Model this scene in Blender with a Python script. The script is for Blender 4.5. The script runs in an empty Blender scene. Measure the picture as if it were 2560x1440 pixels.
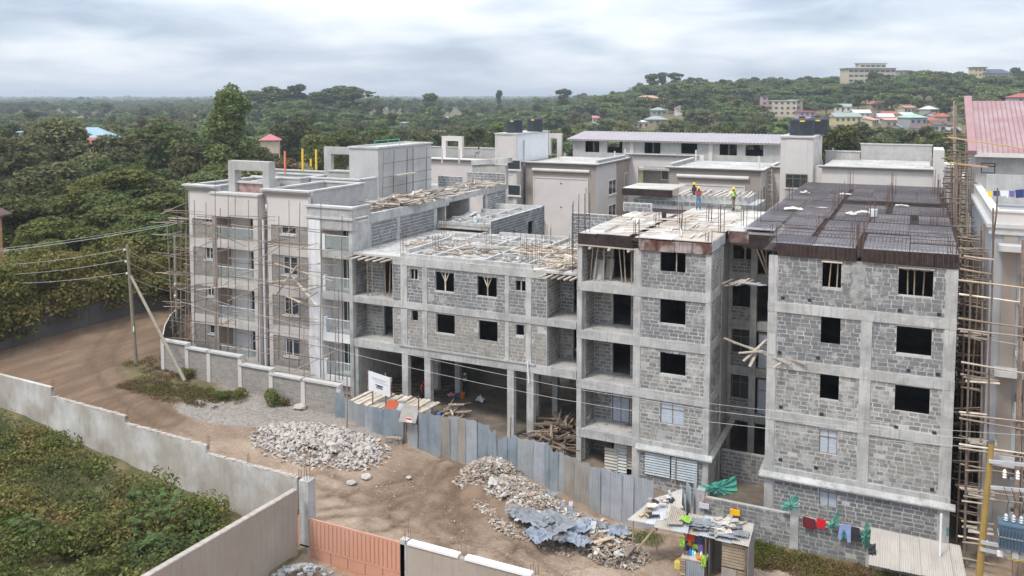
import bpy, math, random
import numpy as np
from mathutils import Vector, Matrix, Euler
R = math.radians
random.seed(7); rng = np.random.default_rng(7)
scene = bpy.context.scene

# ---------------------------------------------------------------- camera
FPX = 2130.0; YAW = 25.4; PITCH = 4.0; CAMZ = 22.0; HOR = 245.0
PCY = HOR + FPX * math.tan(R(PITCH))
cam_d = bpy.data.cameras.new('camera'); cam = bpy.data.objects.new('camera', cam_d)
scene.collection.objects.link(cam); scene.camera = cam
cam.location = (0, 0, CAMZ); cam.rotation_euler = (R(90 - PITCH), 0, R(YAW))
cam_d.sensor_width = 36; cam_d.lens = FPX / 2560 * 36
cam_d.shift_y = -(720 - PCY) / 2560
cam_d.clip_start = 0.5; cam_d.clip_end = 20000

# ---------------------------------------------------------------- world, sun, exposure
SUN_EL, SUN_AZ = 58, 205          # azimuth measured clockwise from +Y
world = bpy.data.worlds.new('World'); scene.world = world; world.use_nodes = True
wn = world.node_tree.nodes; wl = world.node_tree.links; wn.clear()
def N(t, **k):
    n = wn.new(t)
    for a, b in k.items(): setattr(n, a, b)
    return n
sky = N('ShaderNodeTexSky', sky_type='NISHITA', sun_disc=False)
sky.sun_elevation = R(SUN_EL); sky.sun_rotation = R(SUN_AZ); sky.air_density = 1.0; sky.dust_density = 2.5
bg1 = N('ShaderNodeBackground'); bg1.inputs[1].default_value = 0.10; wl.new(sky.outputs[0], bg1.inputs[0])
tc = N('ShaderNodeTexCoord'); sep = N('ShaderNodeSeparateXYZ'); wl.new(tc.outputs['Generated'], sep.inputs[0])
def M(op, a, b=None, c=None, clamp=False):
    n = N('ShaderNodeMath', operation=op, use_clamp=clamp)
    for i, v in enumerate((a, b, c)):
        if v is None: continue
        if isinstance(v, (int, float)): n.inputs[i].default_value = v
        else: wl.new(v, n.inputs[i])
    return n.outputs[0]
zz = M('MAXIMUM', sep.outputs[2], 0.0); den = M('ADD', zz, 0.17)
cv = N('ShaderNodeCombineXYZ'); wl.new(M('DIVIDE', sep.outputs[0], den), cv.inputs[0]); wl.new(M('DIVIDE', sep.outputs[1], den), cv.inputs[1])
def WNoise(scale, det, rough, dist, seed, stretch=(1, 1, 1)):
    mp = N('ShaderNodeMapping'); wl.new(cv.outputs[0], mp.inputs[0])
    mp.inputs['Location'].default_value = seed; mp.inputs['Scale'].default_value = stretch
    mp.inputs['Rotation'].default_value = (0, 0, R(25))
    n = N('ShaderNodeTexNoise'); wl.new(mp.outputs[0], n.inputs[0])
    n.inputs['Scale'].default_value = scale; n.inputs['Detail'].default_value = det
    n.inputs['Roughness'].default_value = rough; n.inputs['Distortion'].default_value = dist
    return n.outputs[0]
c1 = WNoise(0.62, 3, 0.5, 0.3, (5.2, 3.4, 0), (1, 1, 1)); c2 = WNoise(2.2, 6, 0.6, 0.4, (7.7, 2.2, 0), (1, 1, 1))
cs = M('ADD', M('MULTIPLY', c1, 0.74), M('MULTIPLY', c2, 0.26))
ramp = N('ShaderNodeValToRGB'); wl.new(cs, ramp.inputs[0]); cr = ramp.color_ramp
cr.elements[0].position = 0.39; cr.elements[0].color = (0.26, 0.34, 0.46, 1)
cr.elements[1].position = 0.64; cr.elements[1].color = (0.86, 0.875, 0.90, 1)
for p, c in ((0.46, (0.42, 0.50, 0.61, 1)), (0.52, (0.60, 0.66, 0.74, 1)), (0.58, (0.76, 0.79, 0.84, 1))):
    e = cr.elements.new(p); e.color = c
hz = M('POWER', M('SUBTRACT', 1.0, zz, clamp=True), 7.0)
mx = N('ShaderNodeMix', data_type='RGBA'); wl.new(M('MULTIPLY', hz, 0.35), mx.inputs[0]); wl.new(ramp.outputs[0], mx.inputs[6])
mx.inputs[7].default_value = (0.86, 0.89, 0.93, 1)
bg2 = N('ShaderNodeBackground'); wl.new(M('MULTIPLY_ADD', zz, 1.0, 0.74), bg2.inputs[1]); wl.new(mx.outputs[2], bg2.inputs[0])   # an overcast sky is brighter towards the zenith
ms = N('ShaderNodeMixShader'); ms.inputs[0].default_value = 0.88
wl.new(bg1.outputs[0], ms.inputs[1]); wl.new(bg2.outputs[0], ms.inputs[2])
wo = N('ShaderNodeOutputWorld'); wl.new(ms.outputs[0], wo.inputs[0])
sun_d = bpy.data.lights.new('sun', 'SUN'); sun = bpy.data.objects.new('sun', sun_d); scene.collection.objects.link(sun)
sun_d.energy = 1.5; sun_d.angle = R(10); sun_d.color = (1.0, 0.95, 0.87)
_sd = Vector((math.sin(R(SUN_AZ)) * math.cos(R(SUN_EL)), math.cos(R(SUN_AZ)) * math.cos(R(SUN_EL)), math.sin(R(SUN_EL))))
sun.rotation_euler = _sd.to_track_quat('Z', 'Y').to_euler()
vs = scene.view_settings; vs.view_transform = 'Standard'; vs.look = 'None'; vs.gamma = 1; vs.use_curve_mapping = False
vs.exposure = 0.80
scene.cycles.max_bounces = 5; scene.cycles.diffuse_bounces = 3; scene.cycles.glossy_bounces = 2
scene.cycles.transmission_bounces = 4; scene.cycles.transparent_max_bounces = 8; scene.cycles.volume_bounces = 0

# ---------------------------------------------------------------- survey: where a sight line meets a plane of the site
_f0 = Vector((-math.sin(R(YAW)), math.cos(R(YAW)), 0)); _rt = Vector((math.cos(R(YAW)), math.sin(R(YAW)), 0)); _u0 = Vector((0, 0, 1))
_fw = _f0 * math.cos(R(PITCH)) - _u0 * math.sin(R(PITCH)); _up = _f0 * math.sin(R(PITCH)) + _u0 * math.cos(R(PITCH))
_C = Vector((0, 0, CAMZ))
def _ray(x, y): return _fw + _rt * ((x - 1280) / FPX) - _up * ((y - PCY) / FPX)
def PY(x, y, Y): r = _ray(x, y); return _C + r * (Y / r.y)
def PX(x, y, X): r = _ray(x, y); return _C + r * (X / r.x)
def PZ(x, y, Z): r = _ray(x, y); return _C + r * ((Z - CAMZ) / r.z)
def PD(x, D): return _f0 * D + _rt * ((x - 1280) / FPX * D)      # ground position at distance D along the view
def lerp(a, b, t): return a + (b - a) * t
def sstep(v, a, b): t = min(1, max(0, (v - a) / (b - a))); return t * t * (3 - 2 * t)

# ---------------------------------------------------------------- terrain
WL0 = PZ(560, 1310, 0.3); WL1 = PZ(0, 1045, 0.3)
_wd = Vector((-0.984, 0.177, 0))
def zg(x, y):
    D = math.hypot(x, y)
    z = float(np.interp(x, [-66, -52, -44, -36, -28, -26, -22, -18, -15.6, -12.5, -8, 6], [1.9, 1.15, 0.7, 0.25, -0.05, -0.22, -0.5, -1.2, -1.8, -1.95, -2.1, -2.4]))
    near = 1 - sstep(D, 80, 160); z += .5 * (1 - sstep(y, 41, 44.3)) * sstep(x, -22, -17)
    z *= near
    if y > 56 and D < 140: z = lerp(z, 0.2, sstep(y, 56, 66) * (1 - sstep(x, -20, -14) * (1 - sstep(y, 86, 95))))
    px = 1280 + FPX * math.tan(math.atan2(x, y) + R(YAW)) if y > 0 else (0 if x < 0 else 2560)
    a = float(np.interp(px, [-800, 500, 760, 1100, 1300, 1500, 1700, 2000, 2200, 2450, 2700, 4500], [2, 5, 10, 6, 6, 14, 25, 26, 33, 31, 28, 20]))
    b = float(np.interp(px, [-800, 500, 760, 1100, 1300, 1500, 1700, 2000, 2200, 4500], [2000, 900, 550, 800, 900, 800, 700, 760, 760, 760]))
    z += a * sstep(D, 0.45 * b, b)
    z += 10 * sstep(D, 1200, 4500) * (1 - min(1, a / 30))
    return z
def in_plot(x, y):           # the weedy plot in front of the long rendered wall
    if x > -26.2: return False
    t = (-26.2 - x) / 0.984
    return y < 31.9 + 0.177 * t
def zgp(x, y): return 0.3 + 0.10 * math.sin(x * .5) * math.cos(y * .6) if in_plot(x, y) else zg(x, y)

# ---------------------------------------------------------------- materials
MATS = {}
def mat(name, c1, c2=None, scale=2.0, rough=0.85, bump=0.0, bscale=None, streak=0.0, spots=None, metallic=0.0, detail=5, island=0.0, objr=0.0, spec=0.3, coord='pos', alpha=None, c3=None, s3=0.3):
    if name in MATS: return MATS[name]
    m = bpy.data.materials.new(name); m.use_nodes = True; nt = m.node_tree; n = nt.nodes; l = nt.links
    bs = n['Principled BSDF']; bs.inputs['Roughness'].default_value = rough; bs.inputs['Metallic'].default_value = metallic
    bs.inputs['Specular IOR Level'].default_value = spec
    geo = n.new('ShaderNodeNewGeometry'); pos = geo.outputs['Position']
    c2 = c2 or c1
    def noise(sc, det=detail, vec=None, ro=0.6):
        t = n.new('ShaderNodeTexNoise'); l.new(vec or pos, t.inputs[0]); t.inputs['Scale'].default_value = sc
        t.inputs['Detail'].default_value = det; t.inputs['Roughness'].default_value = ro; return t.outputs[0]
    def rampf(v, a, b):
        r = n.new('ShaderNodeMapRange'); l.new(v, r.inputs[0]); r.inputs[1].default_value = a; r.inputs[2].default_value = b; return r.outputs[0]
    def mix(f, a, b, mode='MIX'):
        x = n.new('ShaderNodeMix'); x.data_type = 'RGBA'; x.blend_type = mode
        for i, v in ((0, f), (6, a), (7, b)):
            if isinstance(v, (tuple, list)): x.inputs[i].default_value = (*v, 1)
            elif isinstance(v, (int, float)): x.inputs[i].default_value = v
            else: l.new(v, x.inputs[i])
        return x.outputs[2]
    col = mix(rampf(noise(scale), 0.36, 0.64), c1, c2)
    if c3: col = mix(rampf(noise(s3, 4), 0.45, 0.68), col, c3)
    if streak:
        mp = n.new('ShaderNodeMapping'); l.new(pos, mp.inputs[0]); mp.inputs['Scale'].default_value = (5, 5, 0.35)
        s = noise(1.6, 4, mp.outputs[0]); g = rampf(s, 0.50, 0.72)
        mu = n.new('ShaderNodeMath'); mu.operation = 'MULTIPLY'; mu.inputs[1].default_value = streak; l.new(g, mu.inputs[0])
        col = mix(mu.outputs[0], col, tuple(v * 0.45 for v in c1))
    if spots:
        f = rampf(noise(spots[1], 6), spots[2], spots[2] + 0.06)
        col = mix(f, col, spots[0])
    if island or objr:
        src = geo.outputs['Random Per Island'] if island else n.new('ShaderNodeObjectInfo').outputs['Random']
        k = island or objr
        r = n.new('ShaderNodeMapRange'); l.new(src, r.inputs[0]); r.inputs[3].default_value = 1 - k; r.inputs[4].default_value = 1 + k
        hv = n.new('ShaderNodeHueSaturation'); l.new(r.outputs[0], hv.inputs['Value']); l.new(col, hv.inputs['Color'])
        col = hv.outputs[0]
        if island and objr:
            o = n.new('ShaderNodeObjectInfo'); r2 = n.new('ShaderNodeMapRange'); l.new(o.outputs['Random'], r2.inputs[0])
            r2.inputs[3].default_value = 1 - objr; r2.inputs[4].default_value = 1 + objr
            h2 = n.new('ShaderNodeHueSaturation'); l.new(r2.outputs[0], h2.inputs['Value']); l.new(col, h2.inputs['Color'])
            r3 = n.new('ShaderNodeMapRange'); mu = n.new('ShaderNodeMath'); mu.operation = 'FRACT'; m9 = n.new('ShaderNodeMath'); m9.operation = 'MULTIPLY'; m9.inputs[1].default_value = 7.31
            l.new(o.outputs['Random'], m9.inputs[0]); l.new(m9.outputs[0], mu.inputs[0]); l.new(mu.outputs[0], r3.inputs[0]); r3.inputs[3].default_value = 0.475; r3.inputs[4].default_value = 0.525
            l.new(r3.outputs[0], h2.inputs['Hue']); col = h2.outputs[0]
    l.new(col, bs.inputs['Base Color'])
    if bump:
        b = n.new('ShaderNodeBump'); b.inputs['Strength'].default_value = min(1, bump); b.inputs['Distance'].default_value = 0.05
        l.new(noise(bscale or scale * 6, 6, None, 0.7), b.inputs['Height']); l.new(b.outputs[0], bs.inputs['Normal'])
    if alpha is not None: bs.inputs['Alpha'].default_value = alpha
    MATS[name] = m; return m

concrete = mat('concrete', (.48, .47, .455), (.35, .345, .335), 1.5, .9, .7, 9, streak=.6, c3=(.56, .55, .53), s3=.7, detail=8)
concrete_new = mat('concrete_new', (.50, .495, .48), (.40, .395, .385), .8, .9, .35, 8, streak=.22, c3=(.56, .55, .53), s3=.4)
slabtop = mat('slab_dust', (.49, .475, .45), (.34, .325, .305), .9, .95, .4, 12, c3=(.55, .53, .50), s3=.45, spots=((.24, .23, .215), 2.5, .57))
mortar = mat('mortar', (.53, .52, .505), (.42, .41, .40), 3.5, .95, .8, 14, c3=(.58, .57, .55), s3=.9)
mortar_old = mat('mortar_old', (.50, .485, .46), (.36, .35, .335), 2.2, .95, .8, 14, streak=.4, c3=(.52, .48, .42), s3=.8)
BR = [mat('block_a', (.225, .23, .235), (.18, .183, .188), 6, .95, .7, 30, spots=((.40, .395, .385), 1.3, .585)), mat('block_b', (.27, .27, .27), (.22, .22, .22), 5, .95, .7, 30, spots=((.40, .395, .385), 1.3, .585)),
      mat('block_c', (.165, .17, .178), (.21, .21, .215), 6, .95, .7, 30, spots=((.40, .395, .385), 1.3, .585)), mat('block_d', (.31, .30, .285), (.25, .245, .235), 6, .95, .7, 30, spots=((.40, .395, .385), 1.3, .585))]
BRT = [mat('block_tan_a', (.32, .30, .275), (.26, .25, .23), 6, .95, .7, 30, spots=((.43, .42, .40), 1.2, .53)), mat('block_tan_b', (.37, .345, .31), (.30, .285, .26), 6, .95, .7, 30, spots=((.43, .42, .40), 1.2, .53)),
       mat('block_tan_c', (.24, .235, .225), (.205, .20, .19), 6, .95, .7, 30, spots=((.43, .42, .40), 1.2, .53)), BR[1]]
BRW = [mat('block_warm_a', (.345, .315, .28), (.29, .265, .24), 6, .95, .7, 30), mat('block_warm_b', (.37, .335, .30), (.32, .29, .26), 6, .95, .7, 30),
       mat('block_warm_c', (.31, .285, .26), (.27, .25, .225), 6, .95, .7, 30), mat('block_warm_d', (.40, .365, .32), (.34, .31, .28), 6, .95, .7, 30)]
plaster = mat('plaster_beige', (.62, .575, .54), (.56, .52, .49), .7, .8, .15, 6)
paint_lt = mat('paint_light', (.65, .605, .575), (.59, .55, .525), .5, .8, .1, 6, streak=.08)
taupe = mat('paint_taupe', (.36, .305, .265), (.325, .28, .245), .5, .8, .1, 6, streak=.10)
taupe_dk = mat('paint_taupe_dark', (.29, .26, .24), (.26, .235, .22), .5, .8, .1, 6)
trimw = mat('paint_trim', (.64, .62, .58), (.58, .56, .53), 1, .7, .1)
white = mat('paint_white', (.80, .80, .80), (.74, .74, .74), .8, .7, .1, streak=.06)
coping = mat('coping', (.56, .545, .53), (.47, .46, .445), 1.5, .85, .3, 8)
parap = mat('parapet_render', (.47, .455, .44), (.38, .37, .355), 1.1, .9, .3, 6, streak=.3)
ply = mat('ply_maroon', (.10, .038, .028), (.24, .17, .155), 2.2, .55, .2, streak=.5, c3=(.42, .38, .36), s3=1.1)
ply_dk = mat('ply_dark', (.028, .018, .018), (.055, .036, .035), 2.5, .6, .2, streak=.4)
ply_top = mat('ply_top', (.20, .19, .215), (.28, .265, .29), 1.6, .6, .3, 7, c3=(.40, .38, .37), s3=.8)
wood = mat('timber', (.42, .33, .24), (.30, .23, .17), 3, .85, .3, objr=.35)
wood_pale = mat('timber_pale', (.62, .55, .46), (.46, .39, .32), 3, .85, .3, objr=.3)
pole_m = mat('pole_wood', (.25, .19, .145), (.17, .125, .10), 4, .9, .3, objr=.4)
pole_lt = mat('pole_wood_light', (.36, .29, .235), (.25, .20, .16), 4, .9, .3, objr=.35)
rebar = mat('rebar', (.12, .07, .055), (.17, .10, .075), 8, .8)
rebar_dk = mat('rebar_dark', (.065, .055, .055), (.10, .08, .075), 8, .7)
alum = mat('window_white', (.82, .82, .80), None, 3, .5)
glass_dk = mat('window_glass', (.035, .045, .05), (.05, .06, .065), 2, .12, spec=.6)
glass_bal = mat('balcony_glass', (.40, .46, .45), (.50, .55, .54), 1.2, .15, spec=.6, alpha=.38)
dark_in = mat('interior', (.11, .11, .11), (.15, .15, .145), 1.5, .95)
curtain = mat('curtain', (.48, .53, .60), (.38, .43, .50), 6, .9)
steel = mat('window_steel', (.20, .14, .10), (.30, .24, .19), 6, .7)
tankm = mat('tank_plastic', (.035, .042, .055), (.05, .057, .07), 2, .5)
yellow = mat('yellow', (.80, .55, .04), None, 2, .6)
dirt = mat('dirt', (.25, .17, .12), (.19, .13, .095), .35, .95, .6, 5, c3=(.30, .215, .16), s3=.12)
soil = mat('soil_site', (.16, .135, .115), (.11, .095, .082), .6, .95, .7, 4, c3=(.22, .17, .13), s3=.25)
black = mat('black_sheet', (.03, .03, .032), (.045, .045, .05), 3, .6)

# ---------------------------------------------------------------- mesh helpers
COL = scene.collection
class MB:
    def __init__(s): s.v = []; s.f = []; s.m = []
    def face(s, pts, m=0):
        i = len(s.v); s.v += [tuple(p) for p in pts]; s.f.append(tuple(range(i, i + len(pts)))); s.m.append(m)
    def hexa(s, p, m=0):       # p: 4 bottom (ccw) + 4 top
        i = len(s.v); s.v += [tuple(q) for q in p]
        for f in ((3, 2, 1, 0), (4, 5, 6, 7), (0, 1, 5, 4), (1, 2, 6, 5), (2, 3, 7, 6), (3, 0, 4, 7)):
            s.f.append(tuple(i + k for k in f)); s.m.append(m)
        return s
    def box(s, x0, x1, y0, y1, z0, z1, m=0):
        if x0 > x1: x0, x1 = x1, x0
        if y0 > y1: y0, y1 = y1, y0
        if z0 > z1: z0, z1 = z1, z0
        return s.hexa([(x0, y0, z0), (x1, y0, z0), (x1, y1, z0), (x0, y1, z0), (x0, y0, z1), (x1, y0, z1), (x1, y1, z1), (x0, y1, z1)], m)
    def bar(s, a, b, w, h, m=0, up=(0, 0, 1)):
        a = Vector(a); b = Vector(b); d = (b - a).normalized(); u = Vector(up)
        if abs(d.dot(u)) > .97: u = Vector((1, 0, 0))
        sd = d.cross(u).normalized() * (w / 2); t = sd.cross(d).normalized() * (h / 2)
        return s.hexa([a - sd - t, a + sd - t, b + sd - t, b - sd - t, a - sd + t, a + sd + t, b + sd + t, b - sd + t], m)
    def tube(s, a, b, r0, r1=None, n=6, m=0, caps=True):
        r1 = r0 if r1 is None else r1; a = Vector(a); b = Vector(b); d = (b - a).normalized()
        u = Vector((0, 0, 1)) if abs(d.z) < .95 else Vector((1, 0, 0)); e1 = d.cross(u).normalized(); e2 = d.cross(e1)
        i = len(s.v)
        for c, r in ((a, r0), (b, r1)):
            for k in range(n):
                an = 2 * math.pi * k / n; s.v.append(tuple(c + e1 * (r * math.cos(an)) + e2 * (r * math.sin(an))))
        for k in range(n):
            k2 = (k + 1) % n; s.f.append((i + k, i + k2, i + n + k2, i + n + k)); s.m.append(m)
        if caps: s.f.append(tuple(i + k for k in range(n))[::-1]); s.m.append(m); s.f.append(tuple(i + n + k for k in range(n))); s.m.append(m)
        return s
    def path(s, pts, r, n=5, m=0):
        for a, b in zip(pts, pts[1:]): s.tube(a, b, r, r, n, m)
        return s
    def lathe(s, c, prof, n=16, m=0):
        i = len(s.v); c = Vector(c)
        for r, z in prof:
            for k in range(n):
                an = 2 * math.pi * k / n; s.v.append((c.x + r * math.cos(an), c.y + r * math.sin(an), c.z + z))
        for j in range(len(prof) - 1):
            for k in range(n):
                k2 = (k + 1) % n; s.f.append((i + j * n + k, i + j * n + k2, i + (j + 1) * n + k2, i + (j + 1) * n + k)); s.m.append(m)
        s.f.append(tuple(i + k for k in range(n))[::-1]); s.m.append(m)
        s.f.append(tuple(i + (len(prof) - 1) * n + k for k in range(n))); s.m.append(m)
        return s
    def build(s, name, mats, parent=None, loc=None, smooth=False, label=None, kind=None, bevel=0):
        if not isinstance(mats, (list, tuple)): mats = [mats]
        off = Vector(loc) if loc is not None else Vector((0, 0, 0))
        if parent is not None and loc is None: off = root_loc(parent)
        me = bpy.data.meshes.new(name)
        me.from_pydata([(x - off.x, y - off.y, z - off.z) for x, y, z in s.v], [], s.f)
        for m_ in mats: me.materials.append(m_)
        if len(mats) > 1: me.polygons.foreach_set('material_index', s.m)
        if smooth: me.polygons.foreach_set('use_smooth', [True] * len(s.f))
        me.update()
        o = bpy.data.objects.new(name, me); COL.objects.link(o)
        if parent is not None: o.parent = parent
        elif loc is not None: o.location = off
        if label: o['label'] = label
        if kind: o['kind'] = kind
        if bevel:
            b = o.modifiers.new('bevel', 'BEVEL'); b.width = bevel; b.segments = 1
        return o
def root_loc(o):
    while o.parent is not None: o = o.parent
    return o.location
def tag(o, label, cat, group=None):
    o['label'] = label; o['category'] = cat
    if group: o['group'] = group
    return o
def thing(name, loc, label, cat, group=None, rz=0):
    o = bpy.data.objects.new(name, None); COL.objects.link(o); o.location = loc; o.rotation_euler = (0, 0, rz)
    o.empty_display_size = .3
    return tag(o, label, cat, group)
def struct(o): o['kind'] = 'structure'; return o
def place(me, name, parent, loc, rot=(0, 0, 0), sc=(1, 1, 1)):
    o = bpy.data.objects.new(name, me); COL.objects.link(o)
    if parent is not None: o.parent = parent
    o.location = Vector(loc) - (root_loc(parent) if parent is not None else Vector((0, 0, 0)))
    o.rotation_euler = rot; o.scale = sc
    return o
def mesh_of(mb, mats):
    o = mb.build('tmp', mats); me = o.data; bpy.data.objects.remove(o); return me

# wall with openings; axis 'Y' = wall on plane Y=p facing -Y, axis 'X' = plane X=p facing +X
def wbox(mb, axis, p, t, u0, u1, z0, z1, m=0, out=0.0):
    if axis == 'Y': mb.box(u0, u1, p - out, p + t, z0, z1, m)
    else: mb.box(p - t, p + out, u0, u1, z0, z1, m)
def holes(mb, axis, p, t, u0, u1, z0, z1, ops, m=0, out=0.0):
    zs = sorted({z0, z1, *[min(max(z, z0), z1) for o in ops for z in (o[2], o[3])]})
    for a, b in zip(zs, zs[1:]):
        if b - a < 1e-4: continue
        zc = (a + b) / 2; us = [u0]
        for o in sorted(o for o in ops if o[2] < zc < o[3]): us += [max(o[0], u0), min(o[1], u1)]
        us.append(u1)
        for k in range(0, len(us), 2):
            if us[k + 1] - us[k] > 1e-3: wbox(mb, axis, p, t, us[k], us[k + 1], a, b, m, out)
class Bricks:
    def __init__(s, mats): s.L = []; s.mats = mats
    def fill(s, axis, p, u0, u1, z0, z1, ops=(), pu=.47, pz=.235, g=.045, skip=0.0, proud=.018, prio=0, jit=.004):
        skip *= .12; nz = max(1, round((z1 - z0) / pz)); pz = (z1 - z0) / nz
        for r in range(nz):
            a = z0 + r * pz; zc = a + pz / 2; u = u0 - (pu / 2 if r % 2 else 0) + random.uniform(-.03, .03)
            while u < u1:
                w = pu * random.uniform(.72, 1.25); segs = [(max(u, u0) + g / 2, min(u + w, u1) - g / 2)]
                u += w
                for o in ops:
                    if o[2] - .02 < zc < o[3] + .02:
                        ns = []
                        for q0, q1 in segs:
                            if q1 < o[0] or q0 > o[1]: ns.append((q0, q1)); continue
                            if q0 < o[0] - .08: ns.append((q0, o[0] - .01))
                            if q1 > o[1] + .08: ns.append((o[1] + .01, q1))
                        segs = ns
                for q0, q1 in segs:
                    if q1 - q0 < .07 or random.random() < skip: continue
                    s.L.append((axis, p, (q0 + q1) / 2, zc + random.uniform(-jit, jit), (q1 - q0) * random.uniform(.93, 1.0), (pz - g) * random.uniform(.84, 1.04), proud + random.uniform(-.008, .008), prio, random.choices((0, 1, 2, 3), (4, 3, 2, 1.2))[0], random.uniform(-.02, .02)))
    def build(s, parent, n=300):
        s.L.sort(key=lambda b: -b[7] + random.random() * .01)
        mes = []
        for m in s.mats:
            mb = MB(); q = [(-.5, -.5, -.5), (.5, -.5, -.5), (.5, .5, -.5), (-.5, .5, -.5), (-.5, -.5, .5), (.5, -.5, .5), (.5, .5, .5), (-.5, .5, .5)]
            mb.hexa([tuple(c + random.uniform(-.035, .035) for c in v) for v in q]); mes.append(mesh_of(mb, [m]))
        for ax, p, u, z, w, h, pr, _, k, tl in s.L[:n]:
            if ax == 'Y': place(mes[k], 'brick', parent, (u, p - pr / 2 + .01, z), (0, tl, 0), (w, pr + .02, h))
            else: place(mes[k], 'brick', parent, (p + pr / 2 - .01, u, z), (tl, 0, 0), (pr + .02, w, h))
        rest = MB()
        for ax, p, u, z, w, h, pr, _, k, tl in s.L[n:]:
            if ax == 'Y': rest.box(u - w / 2, u + w / 2, p - pr, p + .01, z - h / 2, z + h / 2, k)
            else: rest.box(p - .01, p + pr, u - w / 2, u + w / 2, z - h / 2, z + h / 2, k)
            dz = tl * w / 2
            for j in range(-8, 0):
                x, y, zz = rest.v[j]; c = (x if ax == 'Y' else y); rest.v[j] = (x + random.uniform(-.01, .01) * (ax == 'Y'), y + random.uniform(-.01, .01) * (ax == 'X'), zz + (dz if c > u else -dz) + random.uniform(-.006, .006))
        if rest.f: rest.build('brickwork', s.mats, parent, kind='stuff')

def opn(px0, py0, px1, py1, Y):    # an opening measured by two corners on a wall plane
    a = PY(px0, py0, Y); b = PY(px1, py1, Y); 
    zt = (a.z + PY(px1, py0, Y).z) / 2; a2 = PY(px0, py0, Y); b2 = PY(px1, py1, Y)
    return (a2.x, b2.x, b2.z, a2.z)
def window(parent, axis, p, o, fm, pane, mull=2, fr=.06, inset=.10, rail=True, name='window', sill=None):
    u0, u1, z0, z1 = o; mb = MB()
    q = p + inset if axis == 'Y' else p - inset
    for a, b, c, d in ((u0, u0 + fr, z0, z1), (u1 - fr, u1, z0, z1), (u0 + fr, u1 - fr, z1 - fr, z1), (u0 + fr, u1 - fr, z0, z0 + fr)): wbox(mb, axis, q, .06, a, b, c, d)
    for k in range(1, mull): c = lerp(u0, u1, k / mull); wbox(mb, axis, q, .055, c - fr / 2, c + fr / 2, z0 + fr, z1 - fr)
    if rail: c = lerp(z0, z1, .68); wbox(mb, axis, q, .05, u0 + fr, u1 - fr, c - fr / 2, c + fr / 2)
    w = mb.build(name, fm, parent)
    g = MB(); q2 = p + inset + .03 if axis == 'Y' else p - inset - .03
    wbox(g, axis, q2, .012, u0 + fr, u1 - fr, z0 + fr, z1 - fr); g.build('pane', pane, w)
    if sill:
        s_ = MB(); wbox(s_, axis, p, .10, u0 - .1, u1 + .1, z0 - .12, z0, 0, .07); s_.build('sill', sill, w)
    return w

# ================================================================= RIGHT BLOCK (raw grey stone, dark mesh deck)
FY = 49.5
def ceil_props(parent, x0, x1, y, z0, z1, n, mats=None, lean=.12):
    for k in range(n):
        x = lerp(x0, x1, (k + .5 + random.uniform(-.25, .25)) / n); mb = MB()
        yy = y + random.uniform(-.2, .3)
        mb.tube((x + random.uniform(-lean, lean), yy, z0), (x, yy + random.uniform(-.1, .1), z1), .045, .04, 5)
        mb.build('prop', mats or wood, parent)
def starter(parent, x, y, z, h, n=4, s=.12, r=.014, rings=0, m=None):
    mb = MB()
    for k in range(n):
        a = 2 * math.pi * k / n + .78; dx, dy = s * math.cos(a) * 1.4, s * math.sin(a) * 1.4
        hh = h * random.uniform(.8, 1.05); mb.tube((x + dx, y + dy, z), (x + dx + random.uniform(-.05, .05), y + dy + random.uniform(-.05, .05), z + hh), r, r, 4)
    for k in range(rings):
        zz_ = z + h * .75 * (k + 1) / (rings + 1); p = [(x - s, y - s, zz_), (x + s, y - s, zz_), (x + s, y + s, zz_), (x - s, y + s, zz_), (x - s, y - s, zz_)]
        mb.path(p, r * .8, 4)
    mb.build('starter_bars', m or rebar, parent, kind='stuff')
def curtain_mb(x0, x1, y, z0, z1):
    mb = MB(); n = 14
    for k in range(n):
        a, b = lerp(x0, x1, k / n), lerp(x0, x1, (k + 1) / n); ya, yb = y + .03 * (k % 2), y + .03 * ((k + 1) % 2)
        mb.face([(a, ya, z0), (b, yb, z0), (b, yb, z1), (a, ya, z1)])
    return mb
def raw_window(parent, o, y):
    u0, u1, z0, z1 = o
    w = window(parent, 'Y', y, o, steel, curtain, 2, .045, .12, True, 'window')
    return w

CX0, CX1 = -7.35, 2.2; CB = 86.0; CG = -2.6
C_ = thing('unfinished_building', ((CX0 + CX1) / 2, FY, CG), 'raw grey stone block at right with dark steel mesh deck on top', 'building')
def pc(mb, name, m, label=None, kind=None): return mb.build(name, m, C_, label=label, kind=kind)
lev = [0.85, 4.15, 7.2, 10.45, 13.1]
C_ops = [opn(2056, 655, 2102, 722, FY), opn(2247, 670, 2332, 745, FY), opn(2052, 792, 2100, 865, FY), opn(2242, 815, 2328, 893, FY),
         opn(2050, 935, 2096, 1004, FY), opn(2238, 962, 2323, 1040, FY), opn(2048, 1072, 2092, 1140, FY), opn(2048, 1212, 2092, 1275, FY)]
XM0, XM1 = PY(2150, 900, FY).x, PY(2178, 900, FY).x
# columns
for k in range(5):
    zb = CG if k == 0 else lev[k - 1]; zt = lev[k] - (.55 if k < 4 else 0)
    for a, b in ((CX0, CX0 + .5), (CX1 - .55, CX1)):
        pc(MB().box(a, b, FY, FY + .45, zb, zt), 'column', concrete)
    if 0 < k < 4: pc(MB().box(XM0, XM1, FY - .01, FY + .4, zb, zt), 'column', concrete)
for k, z in enumerate(lev[:4]):
    pc(MB().box(CX0 - .01, CX1 + .01, FY - .02, FY + .5, z - .55, z), 'beam', concrete)
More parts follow.
